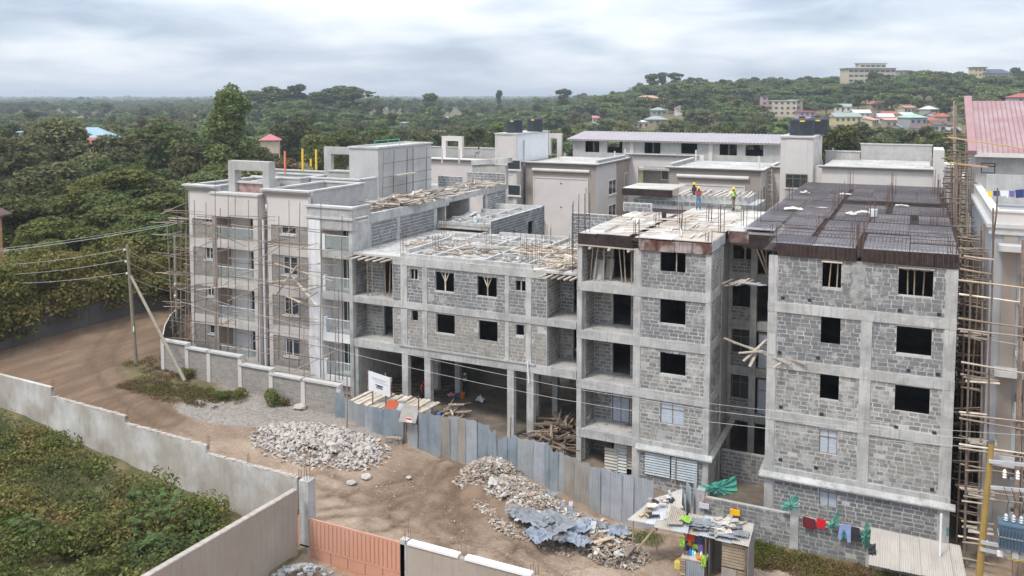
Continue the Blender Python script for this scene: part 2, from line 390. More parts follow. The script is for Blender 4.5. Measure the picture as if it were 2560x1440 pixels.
# sloping cornice over the ground storey
mb = MB(); zc = lev[0] - .55
for (a, b, c) in ((CX0 - .25, CX1 + .25, 0),):
    mb.hexa([(a, FY - .26, zc - .06), (b, FY - .26, zc - .06), (b, FY - .022, zc - .10), (a, FY - .022, zc - .10), (a, FY - .26, zc + .03), (b, FY - .26, zc + .03), (b, FY - .022, zc + .26), (a, FY - .022, zc + .26)])
mb.hexa([(CX0 - .35, FY - .022, zc - .12), (CX0 - .022, FY - .022, zc - .12), (CX0 - .022, 56, zc - .12), (CX0 - .35, 56, zc - .12), (CX0 - .35, FY - .022, zc + .05), (CX0 - .022, FY - .022, zc + .42), (CX0 - .022, 56, zc + .42), (CX0 - .35, 56, zc + .05)])
pc(mb, 'cornice', concrete)
mo = MB(); br = Bricks(BR); brt = Bricks(BRT)
for k in range(5):
    zb = CG if k == 0 else lev[k - 1]; zt = lev[k] - (.55 if k < 4 else 0)
    holes(mo, 'Y', FY + .06, .2, CX0 + .5, CX1 - .55, zb, zt, C_ops)
    ext = C_ops if 0 < k < 4 else C_ops
    mids = [(XM0 - .02, XM1 + .02, -9, 12.2)] if 0 < k < 4 else []
    tgt = brt if k in (1, 2) else br
    tgt.fill('Y', FY + .06, CX0 + .53, CX1 - .57, zb + .04, zt - .02, ext + mids, prio=[0, 1, 2, 3, 4][k], skip=[.16, .12, .20, .05, .0][k], proud=[.012, .014, .012, .022, .026][k])
mo.build('wall', mortar, C_)
# left side wall of the block and its blocks
mo = MB(); so = [(51.2, 52.2, z + .9, z + 2.2) for z in (4.15, 7.2)]
holes(mo, 'X', CX0 + .2, .0, FY + .45, 60, CG, 13.1, []); mo = MB()
mo.box(CX0 + .03, CX0 + .22, FY + .5, 62, CG, 13.1); mo.box(CX1 - .22, CX1 - .03, FY + .5, CB, CG, 13.1); mo.box(CX0 + .1, CX1 - .1, CB - .3, CB, CG, 13.1)
mo.build('side_wall', mortar_old, C_)
# floors, inner partition
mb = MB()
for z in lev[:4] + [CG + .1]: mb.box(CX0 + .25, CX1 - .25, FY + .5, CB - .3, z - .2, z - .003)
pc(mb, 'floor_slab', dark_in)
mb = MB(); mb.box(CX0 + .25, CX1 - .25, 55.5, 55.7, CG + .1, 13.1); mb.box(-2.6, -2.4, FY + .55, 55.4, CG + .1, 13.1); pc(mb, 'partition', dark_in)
br.L += []
br.build(C_, 300); 
brt.build(C_, 0)
# plaster patches
for (x0, x1, z0, z1) in ((CX0 + .1, CX0 + .46, 7.4, 8.6),):
    pc(MB().box(x0, x1, FY - .028, FY - .003, z0, z1), 'plaster_patch', concrete_new)
mb = MB(); pts = [(-.34, 10.75), (.15, 10.72), (.42, 11.3), (.30, 11.9), (.42, 12.5), (.36, 13.02), (-.30, 13.05), (-.42, 12.6), (-.28, 12.0), (-.48, 11.4)]     # trowelled render between the two top windows
mb.face([(-2.6 + x, FY + .03, z) for x, z in pts]); mb.face([(-2.6 + x * .86, FY + .022, 11.9 + (z - 11.9) * .9) for x, z in pts])
pc(mb, 'render_patch', mat('render_smear', (.24, .24, .235), (.42, .41, .40), 2.5, .95, .9, 9))
for px, py in ((1957, 745), (2024, 751), (2250, 777), (2348, 787), (1949, 882), (2045, 895), (2271, 927), (2345, 937), (1952, 1018), (2054, 1036), (2240, 1069), (2336, 1083), (1951, 1150), (2040, 1170), (2330, 1225)):
    p = PY(px, py, FY - .0); pc(MB().box(p.x - .1, p.x + .1, FY + .02, FY + .05, p.z - .09, p.z + .09), 'putlog_hole_shade', black)  # solid black boxes, painted shade in place of open putlog holes
raw_window(C_, C_ops[6], FY + .02); raw_window(C_, C_ops[7], FY + .02)
for o in C_ops[:2]:
    pc(MB().bar((o[0] - .05, FY + .02, o[3] + .04), (o[1] + .05, FY + .02, o[3] + .04), .12, .08), 'lintel_board', wood_pale)
    ceil_props(C_, o[0] + .2, o[1] - .1, FY + .35, o[2] - .5, o[3] + .1, 2 if o is C_ops[0] else 3)
# edge formwork: panels
def form_edge(parent, axis, p, u0, u1, z0, z1, n, m, ribs=0.55, out=.04):
    for k in range(n):
        a, b = lerp(u0, u1, k / n) + .012, lerp(u0, u1, (k + 1) / n) - .012; mb = MB()
        jz = random.uniform(-.03, .03)
        if axis == 'Y': mb.box(a, b, p - out, p, z0 + jz, z1 + jz)
        else: mb.box(p, p + out, a, b, z0 + jz, z1 + jz)
        mb.build('formwork_panel', m, parent)
form_edge(C_, 'Y', FY - .03, CX0 + .45, -2.75, 13.14, 13.86, 4, ply_dk); form_edge(C_, 'Y', FY - .03, -2.5, CX1 + .02, 13.14, 13.86, 4, ply_dk)
mb = MB()
for k in range(38):
    x = lerp(CX0 + .5, CX1, k / 37); mb.tube((x, FY - .085, 13.1), (x, FY - .085, 13.95), .012, .012, 4)
pc(mb, 'edge_bars', rebar, kind='stuff')
# deck panels (plywood) with trenches between them
def deck(parent, x0, x1, y0, y1, z, nx, ny, m, t=.04, gap=.02, jz=.02, trx=(), try_=()):
    for i in range(nx):
        for j in range(ny):
            a, b = lerp(x0, x1, i / nx), lerp(x0, x1, (i + 1) / nx); c, d = lerp(y0, y1, j / ny), lerp(y0, y1, (j + 1) / ny)
            zz_ = z + random.uniform(-jz, jz)
            MB().box(a + gap, b - gap, c + gap, d - gap, zz_ - t, zz_).build('deck_panel', random.choice(m) if isinstance(m, list) else m, parent)
PT = [ply_top, mat('ply_top_b', (.24, .225, .25), (.30, .29, .305), 1.3, .65, .2, 7, c3=(.40, .38, .37), s3=.5), mat('ply_top_c', (.16, .15, .175), (.23, .22, .24), 1.8, .55, .2, 7)]
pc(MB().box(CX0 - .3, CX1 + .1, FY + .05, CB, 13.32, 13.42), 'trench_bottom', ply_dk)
for (x0, x1, y0, y1, nx, ny) in ((CX0 + .05, -2.8, FY - .02, 52.6, 2, 1), (-2.45, CX1, FY - .02, 52.4, 2, 1), (CX0 + .05, -5.4, 52.9, 55.4, 1, 1), (-5.1, -2.8, 52.9, 55.4, 1, 1), (-2.45, CX1, 52.7, 55.2, 2, 1),
                               (-9.6, -7.7, 53.9, 57.6, 1, 2), (-7.5, -5.4, 55.7, 61, 1, 2), (-5.1, CX1, 55.7, 60.2, 3, 2), (-9.6, -7.7, 58, 70, 1, 4), (-7.4, -5.2, 61.3, 71, 1, 3), (-4.9, -.2, 60.6, 64.8, 2, 2),
                               (.3, CX1, 60.6, 64.8, 1, 2), (-4.9, -1.8, 65.2, 69.8, 2, 2), (-1.4, CX1, 65.2, 70.5, 2, 2), (-9.5, -5.2, 71.4, CB, 3, 5), (-4.9, CX1 - .3, 73, CB, 4, 4)):
    deck(C_, x0, x1, y0, y1, 13.86, nx, ny, PT)
mb = MB(); zr = 13.93
for k in range(int((CX1 - CX0 + 1.6) / .2)):
    x = CX0 - 1.6 + k * .2; y0 = FY - .1 if x > CX0 - .05 else 54.2
    xe = x + random.uniform(-.03, .03); mb.bar((x, y0, zr), (xe, CB, zr + random.uniform(-.02, .02)), .014, .014)
for k in range(int((CB - FY) / .22)):
    y = FY + k * .22; x0 = CX0 if y < 54.2 else -9.3
    mb.bar((x0 - .1, y, zr + .024), (CX1 + .1, y + random.uniform(-.03, .03), zr + .024), .014, .014)
pc(mb, 'steel_mesh', rebar_dk, kind='stuff')
mb = MB()     # beam cages standing proud of the deck
for y in (52.75, 55.5, 60.4, 65, 71.2):
    for dx in range(0, 46):
        x = CX0 + .1 + dx * .21
        if x > CX1: break
        mb.tube((x, y - .12, 13.5), (x, y - .12, 14.08), .011, .011, 4)
    for z in (13.75, 14.08): mb.bar((CX0, y - .12, z), (CX1, y - .12, z), .028, .028)
for x in (-2.62, -5.25):
    for z in (13.7, 14.05): mb.bar((x - .1, FY, z), (x - .1, 72, z), .028, .028)
pc(mb, 'beam_cages', rebar, kind='stuff')
for x, y, h in ((CX0 + .2, FY + .2, 1.1), (-2.6, FY + .1, 1.5), (-2.9, FY + .3, 1.4), (CX1 - .3, FY + .2, 1.0), (-9.2, 57, 2.2), (-5.2, 55.4, .9), (-2.5, 60.4, 1.6), (1.2, 60.3, .8), (-5.1, 65, 1.3), (-1.6, 65.1, 1.4), (1.9, 65.3, 1.2), (-5.1, 71.2, 1.6), (-1.7, 71.2, 1.5), (2, 71.5, 1.5), (-9, 63, 1.0), (-9, 71, 1.3), (-5, 79, 2.1), (-1.6, 79, 1.8), (1.6, 80, 2.2), (1.9, 76, 1.8), (-9, 80, 1.2)):
    starter(C_, x, y, 13.4, h + .5, 5, .15, .016)

# ================================================================= MIDDLE-RIGHT BLOCK (balcony bays, pale deck)
BX0, BX1 = -18.98, -10.6; BB = 64.8; BG = -2.4
B_ = thing('unfinished_building', ((BX0 + BX1) / 2, FY, BG), 'raw stone block with open balcony bays and a pale boarded deck', 'building')
def pb(mb, name, m, label=None, kind=None): return mb.build(name, m, B_, label=label, kind=kind)
bl = [1.1, 4.25, 7.45, 10.52, 12.85]
bcol = PY(1583, 800, FY).x; bc2 = PY(1601, 800, FY).x
B_ops = [opn(1650, 620, 1713, 684, FY), opn(1649, 747, 1713, 815, FY), opn(1649, 878, 1713, 943, FY), opn(1650, 1003, 1710, 1068, FY), opn(1617, 1128, 1740, 1205, FY)]
for k in range(5):
    zb = BG if k == 0 else bl[k - 1]; zt = bl[k] - (.55 if k < 4 else 0)
    for a, b in ((BX0, BX0 + .32), (bcol, bc2), (BX1 - .3, BX1)): pb(MB().box(a, b, FY, FY + .4, zb, zt), 'column', concrete)
    bo = (BX0 + .32, bcol)
    # balcony recess: back wall, side wall, pillar
    o = [(bo[0] + 1.35, bo[0] + 2.55, zb, zt - .1)]
    mb = MB(); holes(mb, 'Y', FY + 2.1, .2, bo[0], bo[1], zb, zt, o); mb.box(bo[0] - .0, bo[0] + .1, FY + .42, FY + 2.09, zb, zt); mb.box(bo[1] - .1, bo[1], FY + .42, FY + 2.09, zb, zt)
    pb(mb, 'balcony_wall', mortar_old)
for k, z in enumerate(bl[:4]):
    pb(MB().box(BX0 - .01, BX1 + .01, FY - .02, FY + .45, z - .55, z), 'beam', concrete)
    pb(MB().box(BX0 + .3, bcol, FY + .452, FY + 2.3, z - .2, z - .01), 'balcony_floor', slabtop)
mb = MB(); a, b, zc = bc2 - .2, BX1 + .26, bl[0] - .55
mb.hexa([(a, FY - .25, zc - .06), (b, FY - .25, zc - .06), (b, FY - .022, zc - .10), (a, FY - .022, zc - .10), (a, FY - .25, zc + .03), (b, FY - .25, zc + .03), (b, FY - .022, zc + .26), (a, FY - .022, zc + .26)])
mb.hexa([(BX1 + .022, FY - .02, zc - .08), (BX1 + .26, FY - .02, zc - .06), (BX1 + .26, 56.5, zc - .06), (BX1 + .022, 56.5, zc - .08), (BX1 + .022, FY - .02, zc + .26), (BX1 + .26, FY - .02, zc + .03), (BX1 + .26, 56.5, zc + .03), (BX1 + .022, 56.5, zc + .26)])
pb(mb, 'cornice', concrete)
mo = MB(); br = Bricks(BR); brt = Bricks(BRT)
for k in range(5):
    zb = BG if k == 0 else bl[k - 1]; zt = bl[k] - (.55 if k < 4 else 0)
    holes(mo, 'Y', FY + .06, .2, bc2, BX1 - .3, zb, zt, B_ops)
    tgt = brt if k == 1 or k == 2 else br
    tgt.fill('Y', FY + .06, bc2 + .03, BX1 - .33, zb + .03, zt - .02, B_ops, prio=k, skip=[.2, .12, .3, .04, 0][k], proud=[.012, .012, .01, .02, .026][k])
    br.fill('X', BX0 + .42, FY + .5, FY + 2.05, zb + .02, zt - .05, (), prio=k - .5, skip=.1)
    br.fill('Y', FY + 2.1, BX0 + .44, BX0 + 1.62, zb + .02, zt - .05, (), prio=k - .5, skip=.1)
    if k: br.fill('Y', FY + 2.1, BX0 + 2.9, bcol - .12, zb + .02, zt - .05, (), prio=k - .6, skip=.1)
    # right side wall
    mo.box(BX1 - .26, BX1 - .06, FY + .4, 53, zb, zt)
    brt.fill('X', BX1 - .06, FY + .45, 52.7, zb + .03, zt - .03, (), prio=k - .7, skip=.06 if k < 4 else 0)
    pb(MB().box(BX1 - .32, BX1 - .01, 52.75, 53.1, zb, zt), 'column', concrete)
    if k < 4: pb(MB().box(BX1 - .3, BX1 - .005, FY + .452, 53.1, zt, bl[k]), 'beam', concrete)
mo.box(BX1 - .6, BX1 - .4, 53.1, 56.7, BG, 12.85)
mo.build('wall', mortar, B_)
br.build(B_, 300); brt.build(B_, 0)
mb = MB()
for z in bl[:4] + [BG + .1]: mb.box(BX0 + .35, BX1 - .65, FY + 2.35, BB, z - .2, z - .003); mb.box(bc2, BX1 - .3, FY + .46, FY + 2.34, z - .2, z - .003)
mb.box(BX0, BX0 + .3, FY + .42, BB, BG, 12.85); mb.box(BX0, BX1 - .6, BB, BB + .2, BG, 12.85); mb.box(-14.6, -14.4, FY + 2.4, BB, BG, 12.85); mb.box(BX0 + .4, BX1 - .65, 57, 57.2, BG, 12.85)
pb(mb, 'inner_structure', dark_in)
raw_window(B_, B_ops[3], FY + .02)
dz = bl[1] ; dd = (BX0 + 1.7, BX0 + 2.85, 1.1, 3.5); raw_window(B_, dd, FY + 1.95)
# horizontal tin over the ground floor opening
def corr(w, h, n=11, amp=.032, sub=4, crinkle=0.0):
    pts = []; nn = n * sub
    return [(w * (i / nn - .5), amp * math.sin(2 * math.pi * i / sub)) for i in range(nn + 1)]
def sheet_mesh(w, h, mats, n=11, top=None, bend=0.0, amp=.032, rows=3):
    pr = corr(w, h, n, amp); mb = MB(); tj = top or (lambda t: 0)
    P = []
    for r in range(rows + 1):
        for i, (u, v) in enumerate(pr):
            t = i / (len(pr) - 1); z = h * r / rows + (tj(t) if r == rows else 0); P.append((u, v + bend * math.sin(math.pi * r / rows) * (1 + .5 * math.sin(5 * t)), z))
    mb.v = P; c = len(pr)
    for r in range(rows):
        for i in range(c - 1): mb.f.append((r * c + i, r * c + i + 1, (r + 1) * c + i + 1, (r + 1) * c + i)); mb.m.append(0)
    return mesh_of(mb, [mats] if not isinstance(mats, list) else mats)
tin = [mat('tin_blue', (.44, .49, .53), (.34, .385, .425), 1.2, .45, .15, 5, metallic=.12, streak=.35, c3=(.46, .50, .52), s3=.7), mat('tin_grey', (.54, .56, .57), (.44, .46, .47), 1.4, .5, .15, 5, metallic=.1, streak=.3, c3=(.54, .54, .53), s3=.8),
       mat('tin_dull', (.52, .49, .45), (.43, .40, .36), 1.2, .6, .15, 5, metallic=.08, streak=.35, c3=(.50, .45, .38), s3=.7), mat('tin_pale', (.60, .61, .64), (.50, .52, .55), 1.3, .45, .1, 5, metallic=.12, streak=.25),
       mat('tin_rust', (.36, .30, .25), (.45, .41, .36), 1.5, .7, .1, 5, metallic=.08, streak=.4)]
o = B_ops[4]
for k in range(2):
    w = (o[1] - o[0]) / 2 + .05
    me = sheet_mesh((o[3] - o[2]) * 1.05, w, tin[0], 9, amp=.022)
    place(me, 'tin_sheet', B_, (o[0] + k * w - (.02 if k else .1), FY - .06 - .03 * k, (o[2] + o[3]) / 2 - .05), (0, R(90), 0))
pb(MB().bar((lerp(o[0], o[1], .6), FY - .14, o[2] - .3), (lerp(o[0], o[1], .6), FY - .14, o[3] + .15), .08, .06), 'batten', wood)
pb(MB().box(o[0] + 1, o[0] + 2.6, FY + .04, FY + .05, o[3] + .02, o[3] + .14), 'gap', black)  # solid black strip painted as the shade in the slot above the sheets
for k in range(3): place(sheet_mesh(2.2, .85, [tin[2], tin[1], tin[4]][k], 11), 'tin_sheet', B_, (BX0 + 1.7 + .6 * k, FY + .6 + .05 * k, BG + 1.2 + .5 * k), (0, R(90), 0))
# props under balcony ceilings and window supports
ceil_props(B_, BX0 + .6, bcol - .2, FY + .7, bl[3], bl[4] - .1, 7, lean=.3)
o = B_ops[0]; ceil_props(B_, o[0] + .3, o[1] - .3, FY + .3, o[2] - .4, o[3] + .05, 1, wood_pale, .02)
for k, (dx, dy, w) in enumerate(((.75, 1.2, .4), (1.15, 1.0, .35), (1.5, 1.6, .5))):
    pb(MB().bar((BX0 + dx, FY + dy, bl[3]), (BX0 + dx + .05, FY + dy + .4, bl[3] + 1.2), w, .04, 0, (0, 1, 0)), 'leaning_board', concrete_new)
def rubble(name, parent, cx, cy, z, rx, ry, h, n, ms, s0, s1, prefix='stone', seed=1, label=None, cat=None, flat=.7, zf=None):
    rr = random.Random(seed); mes = []
    for m in ms:
        bm = bmesh_ico(1); v = [Vector(c) for c in bm[0]]; vv = [(c.x * rr.uniform(.7, 1.2), c.y * rr.uniform(.7, 1.2), c.z * rr.uniform(.6, 1.1)) for c in v]
        mb = MB(); mb.v = vv; mb.f = bm[1]; mb.m = [0] * len(bm[1]); mes.append(mesh_of(mb, [m]))
    for k in range(n):
        a = rr.uniform(0, 6.283); q = math.sqrt(rr.random()); x = cx + rx * q * math.cos(a); y = cy + ry * q * math.sin(a)
        zz_ = (zf(x, y) if zf else z) + h * max(0, 1 - q * q) * rr.uniform(.75, 1); s = rr.uniform(s0, s1)
        place(rr.choice(mes), prefix, parent, (x, y, zz_ + s * .2), (rr.uniform(0, 6), rr.uniform(0, 6), rr.uniform(0, 6)), (s, s * rr.uniform(.7, 1.1), s * rr.uniform(flat * .7, flat * 1.2)))
def bmesh_ico(sub):
    t = (1 + 5 ** .5) / 2
    v = [Vector(p).normalized() for p in ((-1, t, 0), (1, t, 0), (-1, -t, 0), (1, -t, 0), (0, -1, t), (0, 1, t), (0, -1, -t), (0, 1, -t), (t, 0, -1), (t, 0, 1), (-t, 0, -1), (-t, 0, 1))]
    f = [(0, 11, 5), (0, 5, 1), (0, 1, 7), (0, 7, 10), (0, 10, 11), (1, 5, 9), (5, 11, 4), (11, 10, 2), (10, 7, 6), (7, 1, 8), (3, 9, 4), (3, 4, 2), (3, 2, 6), (3, 6, 8), (3, 8, 9), (4, 9, 5), (2, 4, 11), (6, 2, 10), (8, 6, 7), (9, 8, 1)]
    return v, f
gst = [mat('debris_grey', (.40, .39, .375), (.30, .295, .285), 4, .95, .4, 14), mat('debris_dark', (.28, .275, .265), (.22, .215, .21), 4, .95, .4, 14)]
# deck and formwork edges
form_edge(B_, 'Y', FY - .03, BX0 + .1, bcol - .1, 12.9, 13.6, 3, [ply_dk, concrete, mat('ply_grey', (.30, .27, .26), (.18, .12, .11), 2, .7, .2, streak=.5)][0])
form_edge(B_, 'Y', FY - .05, bc2 - .15, BX1 + .02, 12.85, 13.5, 4, ply)
form_edge(B_, 'X', BX1 + .01, FY - .02, 53.2, 13.0, 13.6, 3, concrete)
pb(MB().bar((BX0, FY - .06, 12.86), (bcol, FY - .06, 12.82), .1, .08), 'ledger_board', wood_pale)
for k in range(3): pb(MB().tube((BX0 + .9 + k * 1.25, FY - .3, 12.72), (BX0 + .9 + k * 1.25, FY + 1.2, 12.72), .08, .08, 7), 'round_joist', wood_pale)
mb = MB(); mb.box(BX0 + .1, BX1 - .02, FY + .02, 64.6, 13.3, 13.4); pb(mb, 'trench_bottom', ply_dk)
PP = [mat('board_pale', (.51, .475, .43), (.41, .38, .345), .9, .8, .2, 8, c3=(.66, .64, .61), s3=.6), mat('board_pale_b', (.46, .42, .375), (.36, .335, .30), 1.1, .8, .2, 8, c3=(.62, .6, .57), s3=.7), mat('board_warm', (.49, .43, .365), (.40, .35, .30), 1, .8, .2, 8)]
for (x0, x1, y0, y1, nx, ny) in ((BX0 + .1, -15.6, FY - .02, 54.6, 2, 3), (-15.25, BX1, FY - .05, 53.3, 2, 1), (-15.25, BX1, 53.5, 57.3, 3, 3), (BX0 + .1, -15.6, 54.9, 60.5, 3, 4), (-15.3, BX1 + 1.0, 57.6, 64.5, 4, 4)):
    deck(B_, x0, x1, y0, y1, 13.62, nx, ny, PP, jz=.03)
for k in range(46):
    x = random.uniform(BX0 + .3, BX1 - .6); y = random.uniform(FY + .3, 59.8) ; a = random.choice((R(8), R(95), R(82), R(20))) + random.uniform(-.2, .2); L = random.uniform(.8, 3.2)
    x1 = min(max(x + L * math.cos(a), BX0 + .2), BX1 - .3); y1 = min(max(y + L * math.sin(a), FY), 60)
    pb(MB().bar((x, y, 13.69), (x1, y1, 13.69 + random.uniform(0, .05)), .09, .05), 'loose_board', wood_pale)
for x, y, h in ((bcol + .1, FY + .2, 1.4), (bcol + .3, 53.4, 1.6), (BX1 - .2, FY + .2, 1.0), (BX1 - .2, 53.2, 2.0), (-14, 55.5, 1.7), (-12.6, 58, 1.4), (BX0 + .3, 57, 1.0), (-10, 56.5, 1.6), (-13.2, 53, 1.2)):
    starter(B_, x, y, 13.3, h, 5, .13, .017)
starter(B_, BX0 + .05, FY + .6, 10.6, 5.8, 8, .42, .02, rings=14, m=rebar_dk)
# upper stub storey behind the deck
mb = MB(); mb.box(-20.2, -10.6, 65, 69, 12.4, 14.0); pb(mb, 'upper_wall', concrete)
br = Bricks(BR); br.fill('Y', 65, -20.2, -10.6, 13.65, 14.0)
mb = MB(); mb.box(-23.5, -19.8, 60.0, 60.25, 11.2, 13.3); mb.box(-19.6, -17.4, 60.6, 60.8, 13.62, 14.25); mb.build('low_wall', mortar, B_)
br.fill('Y', 60.0, -23.5, -19.85, 11.2, 13.3); br.fill('Y', 60.6, -19.55, -17.5, 13.65, 14.2); br.build(B_, 0)
deck(B_, -21, -16.9, 64.6, 69, 14.9, 2, 2, PP)
form_edge(B_, 'Y', 64.58, -21, -16.9, 14.3, 14.85, 2, ply_dk)
mb = MB(); mb.box(-16.6, -11.3, 65.1, 65.3, 14.0, 14.5); mb.box(-16.6, -11.3, 68.8, 69, 14.0, 14.5); mb.box(-11.5, -11.3, 65.3, 68.8, 14.0, 14.5); pb(mb, 'upper_wall', concrete)
for k in range(12):
    x = -16.2 + k * .46; pb(MB().bar((x - .3, 64.9, 14.56), (x - .3 + random.uniform(-.3, .3), 69.2, 14.56), .11, .07), 'joist', wood_pale)

# recessed link between the two blocks
LY = 56.7
K_ = thing('unfinished_building', (-9, LY, BG), 'narrow shaded recess of open floors between the two raw stone blocks', 'building')
ll = [1.1, 4.2, 7.3, 10.5, 12.9]; lx0, lx1 = BX1 - .38, CX0 - .05
cx = PY(1876, 800, LY).x; cx2 = PY(1892, 800, LY).x
mb = MB(); mb.box(cx, cx2, LY - .2, LY + .3, BG, 12.9); mb.build('column', concrete, K_)
mo = MB(); bk = Bricks(BR)
for k in range(5):
    zb = BG if k == 0 else ll[k - 1]; zt = ll[k] - .5
    ops = [(lx0 + .25, cx, zb + (.9 if k else 0), zt - .1), (cx2, CX0 + .2, zb, zt - .1)]
    holes(mo, 'Y', LY, .2, lx0, CX0 + .2, zb, zt, ops); bk.fill('Y', LY, lx0 + .2, cx, zb, zb + .9, ops)
    MB().box(lx0, CX0 + .2, LY - .02, LY + .4, zt, ll[k]).build('beam', concrete, K_)
    if k in (1, 2):
        window(K_, 'Y', LY + .02, (lx0 + .3, cx - .05, zb + .9, zt - .1), steel, glass_dk, 2, .04)
    if k in (0, 1, 2) and k: window(K_, 'Y', LY + .02, (cx2 + .1, CX0 + .15, zb, zt - .2), steel, curtain, 1, .05)
mo.box(lx0 + .4, CX0 + .2, 53.2, 53.4, BG, -.2); bk.fill('Y', 53.2, lx0 + .4, CX0 + .1, BG, -.25); mo.build('wall', mortar_old, K_); bk.build(K_, 60)
mb = MB(); mb.box(lx0, CX0 + .2, LY + 4, LY + 4.2, BG, 12.9)
for z in ll: mb.box(lx0, CX0 + .2, LY + .42, LY + 4, z - .2, z - .01)
mb.build('inner_structure', dark_in, K_)
form_edge(K_, 'Y', 54.0, BX1 + .1, -9.25, 12.95, 13.65, 1, ply); form_edge(K_, 'Y', 53.6, -9.2, CX0 + .1, 12.7, 13.6, 1, ply_dk)
MB().box(BX1 + .05, CX0, 54.04, 60, 13.4, 13.66).build('roof_slab', PP[0], K_)
for (x, l) in ((-9.95, .5), (-8.6, .35)):
    p = MB(); p.tube((x, LY + .1, 10.6), (x, LY + .1, 12.9), .05); p.build('prop', wood_pale, K_)
    for s in (-1, 1): MB().tube((x, LY + .1, 12.0), (x + s * l, LY + .1, 12.8), .04).build('prop', wood_pale, K_)
for k in range(2): MB().tube((-8.9 + .3 * k, 54.2, 12.8), (-8.1 + .1 * k, 54.8, 10.6), .06).build('prop', wood, K_)
# catch platforms on the recess
def platform(name_label, pts, n, y0, z0, spread, L, seed):
    rr = random.Random(seed); t = thing('work_platform', (pts[0], y0, z0), name_label, 'platform')
    for k in range(n):
        f = k / (n - 1); a = Vector((lerp(pts[0], pts[1], f), y0 + rr.uniform(-.3, .1), z0 + rr.uniform(-.05, .1))); b = a + Vector((rr.uniform(.2, .6) * spread, rr.uniform(1, L), rr.uniform(-.2, .15)))
        MB().bar(a, b, .13, .05).build('plank', wood_pale, t)
    return t
t = platform('loose plank platform with a tin sheet, high in the shaded recess', (-10.5, -8.9), 9, 52.3, 10.6, 1, 1.9, 3)
place(sheet_mesh(1.5, 1.2, tin[3], 9), 'tin_sheet', t, (-8.5, 52.6, 10.75), (R(82), 0, R(-15)))
t = thing('work_platform', (-8.5, 49.0, 6.9), 'crossed pale planks nailed to the corner of the dark-decked block', 'platform')
for a, b in (((-10.0, 50.6, 7.7), (-6.0, 49.2, 7.05)), ((-9.4, 50.4, 7.55), (-5.2, 49.3, 7.15)), ((-8.6, 49.1, 6.9), (-7.5, 50.3, 8.0)), ((-8.2, 48.9, 6.7), (-7.9, 50.4, 7.5)), ((-8.9, 49.3, 7.3), (-7.6, 49.6, 7.5)), ((-6.9, 48.9, 6.8), (-6.5, 49.45, 7.05))):
    MB().bar(a, b, .16, .06).build('plank', wood_pale, t)

# ================================================================= LOW MIDDLE BLOCK (two storeys over open columns)
MX0, MX1 = -36.1, -19.0; MB_ = 61.2
M_ = thing('unfinished_building', (-27.5, FY, 0), 'low raw stone block bridging over open ground-floor columns', 'building')
def pm(mb, name, m, label=None, kind=None): return mb.build(name, m, M_, label=label, kind=kind)
mz = [4.75, 7.88, 11.0]
mc = [PY(x, 800, FY).x for x in (981, 1002, 1018, 1056, 1068, 1262, 1272, 1314, 1328, 1366)]
M_ops = [opn(1024, 671, 1043, 700, FY), opn(1086, 678, 1134, 732, FY), opn(1191, 690, 1241, 745, FY), opn(1287, 701, 1315, 730, FY), opn(1027, 776, 1044, 804, FY), opn(1089, 784, 1136, 838, FY), opn(1195, 800, 1243, 857, FY), opn(1288, 811, 1309, 841, FY)]
mo = MB(); br = Bricks(BR); brt = Bricks(BRT); brw = Bricks(BRW)
wx0, wx1 = mc[0], mc[9]
for k in (0, 1):
    zb, zt = mz[k], mz[k + 1] - (.5 if k == 0 else .55)
    holes(mo, 'Y', FY + .06, .2, wx0, wx1, zb, zt, M_ops)
    cols = [(mc[1], mc[2]), (mc[3], mc[4]), (mc[5], mc[6]), (mc[7], mc[8])]
    for a, b in cols: pm(MB().box(a, b, FY, FY + .35, zb, zt), 'column', concrete)
    excl = [(a - .02, b + .02, 0, 20) for a, b in cols]
    (br if k else brw).fill('Y', FY + .06, wx0 + .03, wx1 - .03, zb + .03, zt - .03, M_ops + excl, prio=k, skip=.03 if k else .06, proud=.02)
    # left loggia and right loggia walls
    for (x0, x1) in ((MX0 + .02, wx0), (wx1, MX1 - .02)):
        yy = FY + (1.6 if x0 < -30 else 2.4); o = [(lerp(x0, x1, .45), x1 - .25, zb, zt - .2)]
        holes(mo, 'Y', yy, .2, x0, x1, zb, zt + (.0), o); (br if k else brt).fill('Y', yy, x0 + .02, lerp(x0, x1, .45), zb, zt, (), prio=.5)
        if x0 < -30: (br if k else brt).fill('X', MX0 + .04, FY + .3, yy, zb, zt, (), prio=.4, skip=.4)
    mo.box(wx1 - .2, wx1, FY + .3, FY + 2.4, zb, zt); (brt).fill('X', wx1, FY + .3, FY + 2.4, zb, zt, (), prio=.6, skip=.05)
    mo.box(wx0, wx0 + .2, FY + .3, FY + 1.6, zb, zt)
mo.build('wall', mortar, M_)
brw.L += br.L; nb = Bricks(BR)
br.build(M_, 220); brw2 = Bricks(BRW); brw2.L = [b for b in brw.L if b not in br.L]; brw2.build(M_, 80); brt.build(M_, 0)
for z, h in ((mz[0], .55), (mz[1], .45), (mz[2], .55)):
    a, b = (MX0, MX1) if z < 11 else (wx0, wx1); pm(MB().box(a + .01, b - .01, FY - .02, FY + .42, z - h, z), 'beam', concrete)
pm(MB().box(mc[1] - .1, mc[8] + .3, FY - .1, FY - .022, mz[0] - .02, mz[0] + .1), 'ledge', concrete)
for (x0, x1) in ((MX0 + .02, wx0), (wx1, MX1 - .02)):
    pm(MB().box(x0, x1, FY + .03, FY + 4, mz[1] - .22, mz[1] - .01), 'balcony_floor', slabtop); pm(MB().box(x0, x1, FY + .43, FY + 4, mz[0] - .22, mz[0] - .01), 'balcony_floor', slabtop)
mb = MB()
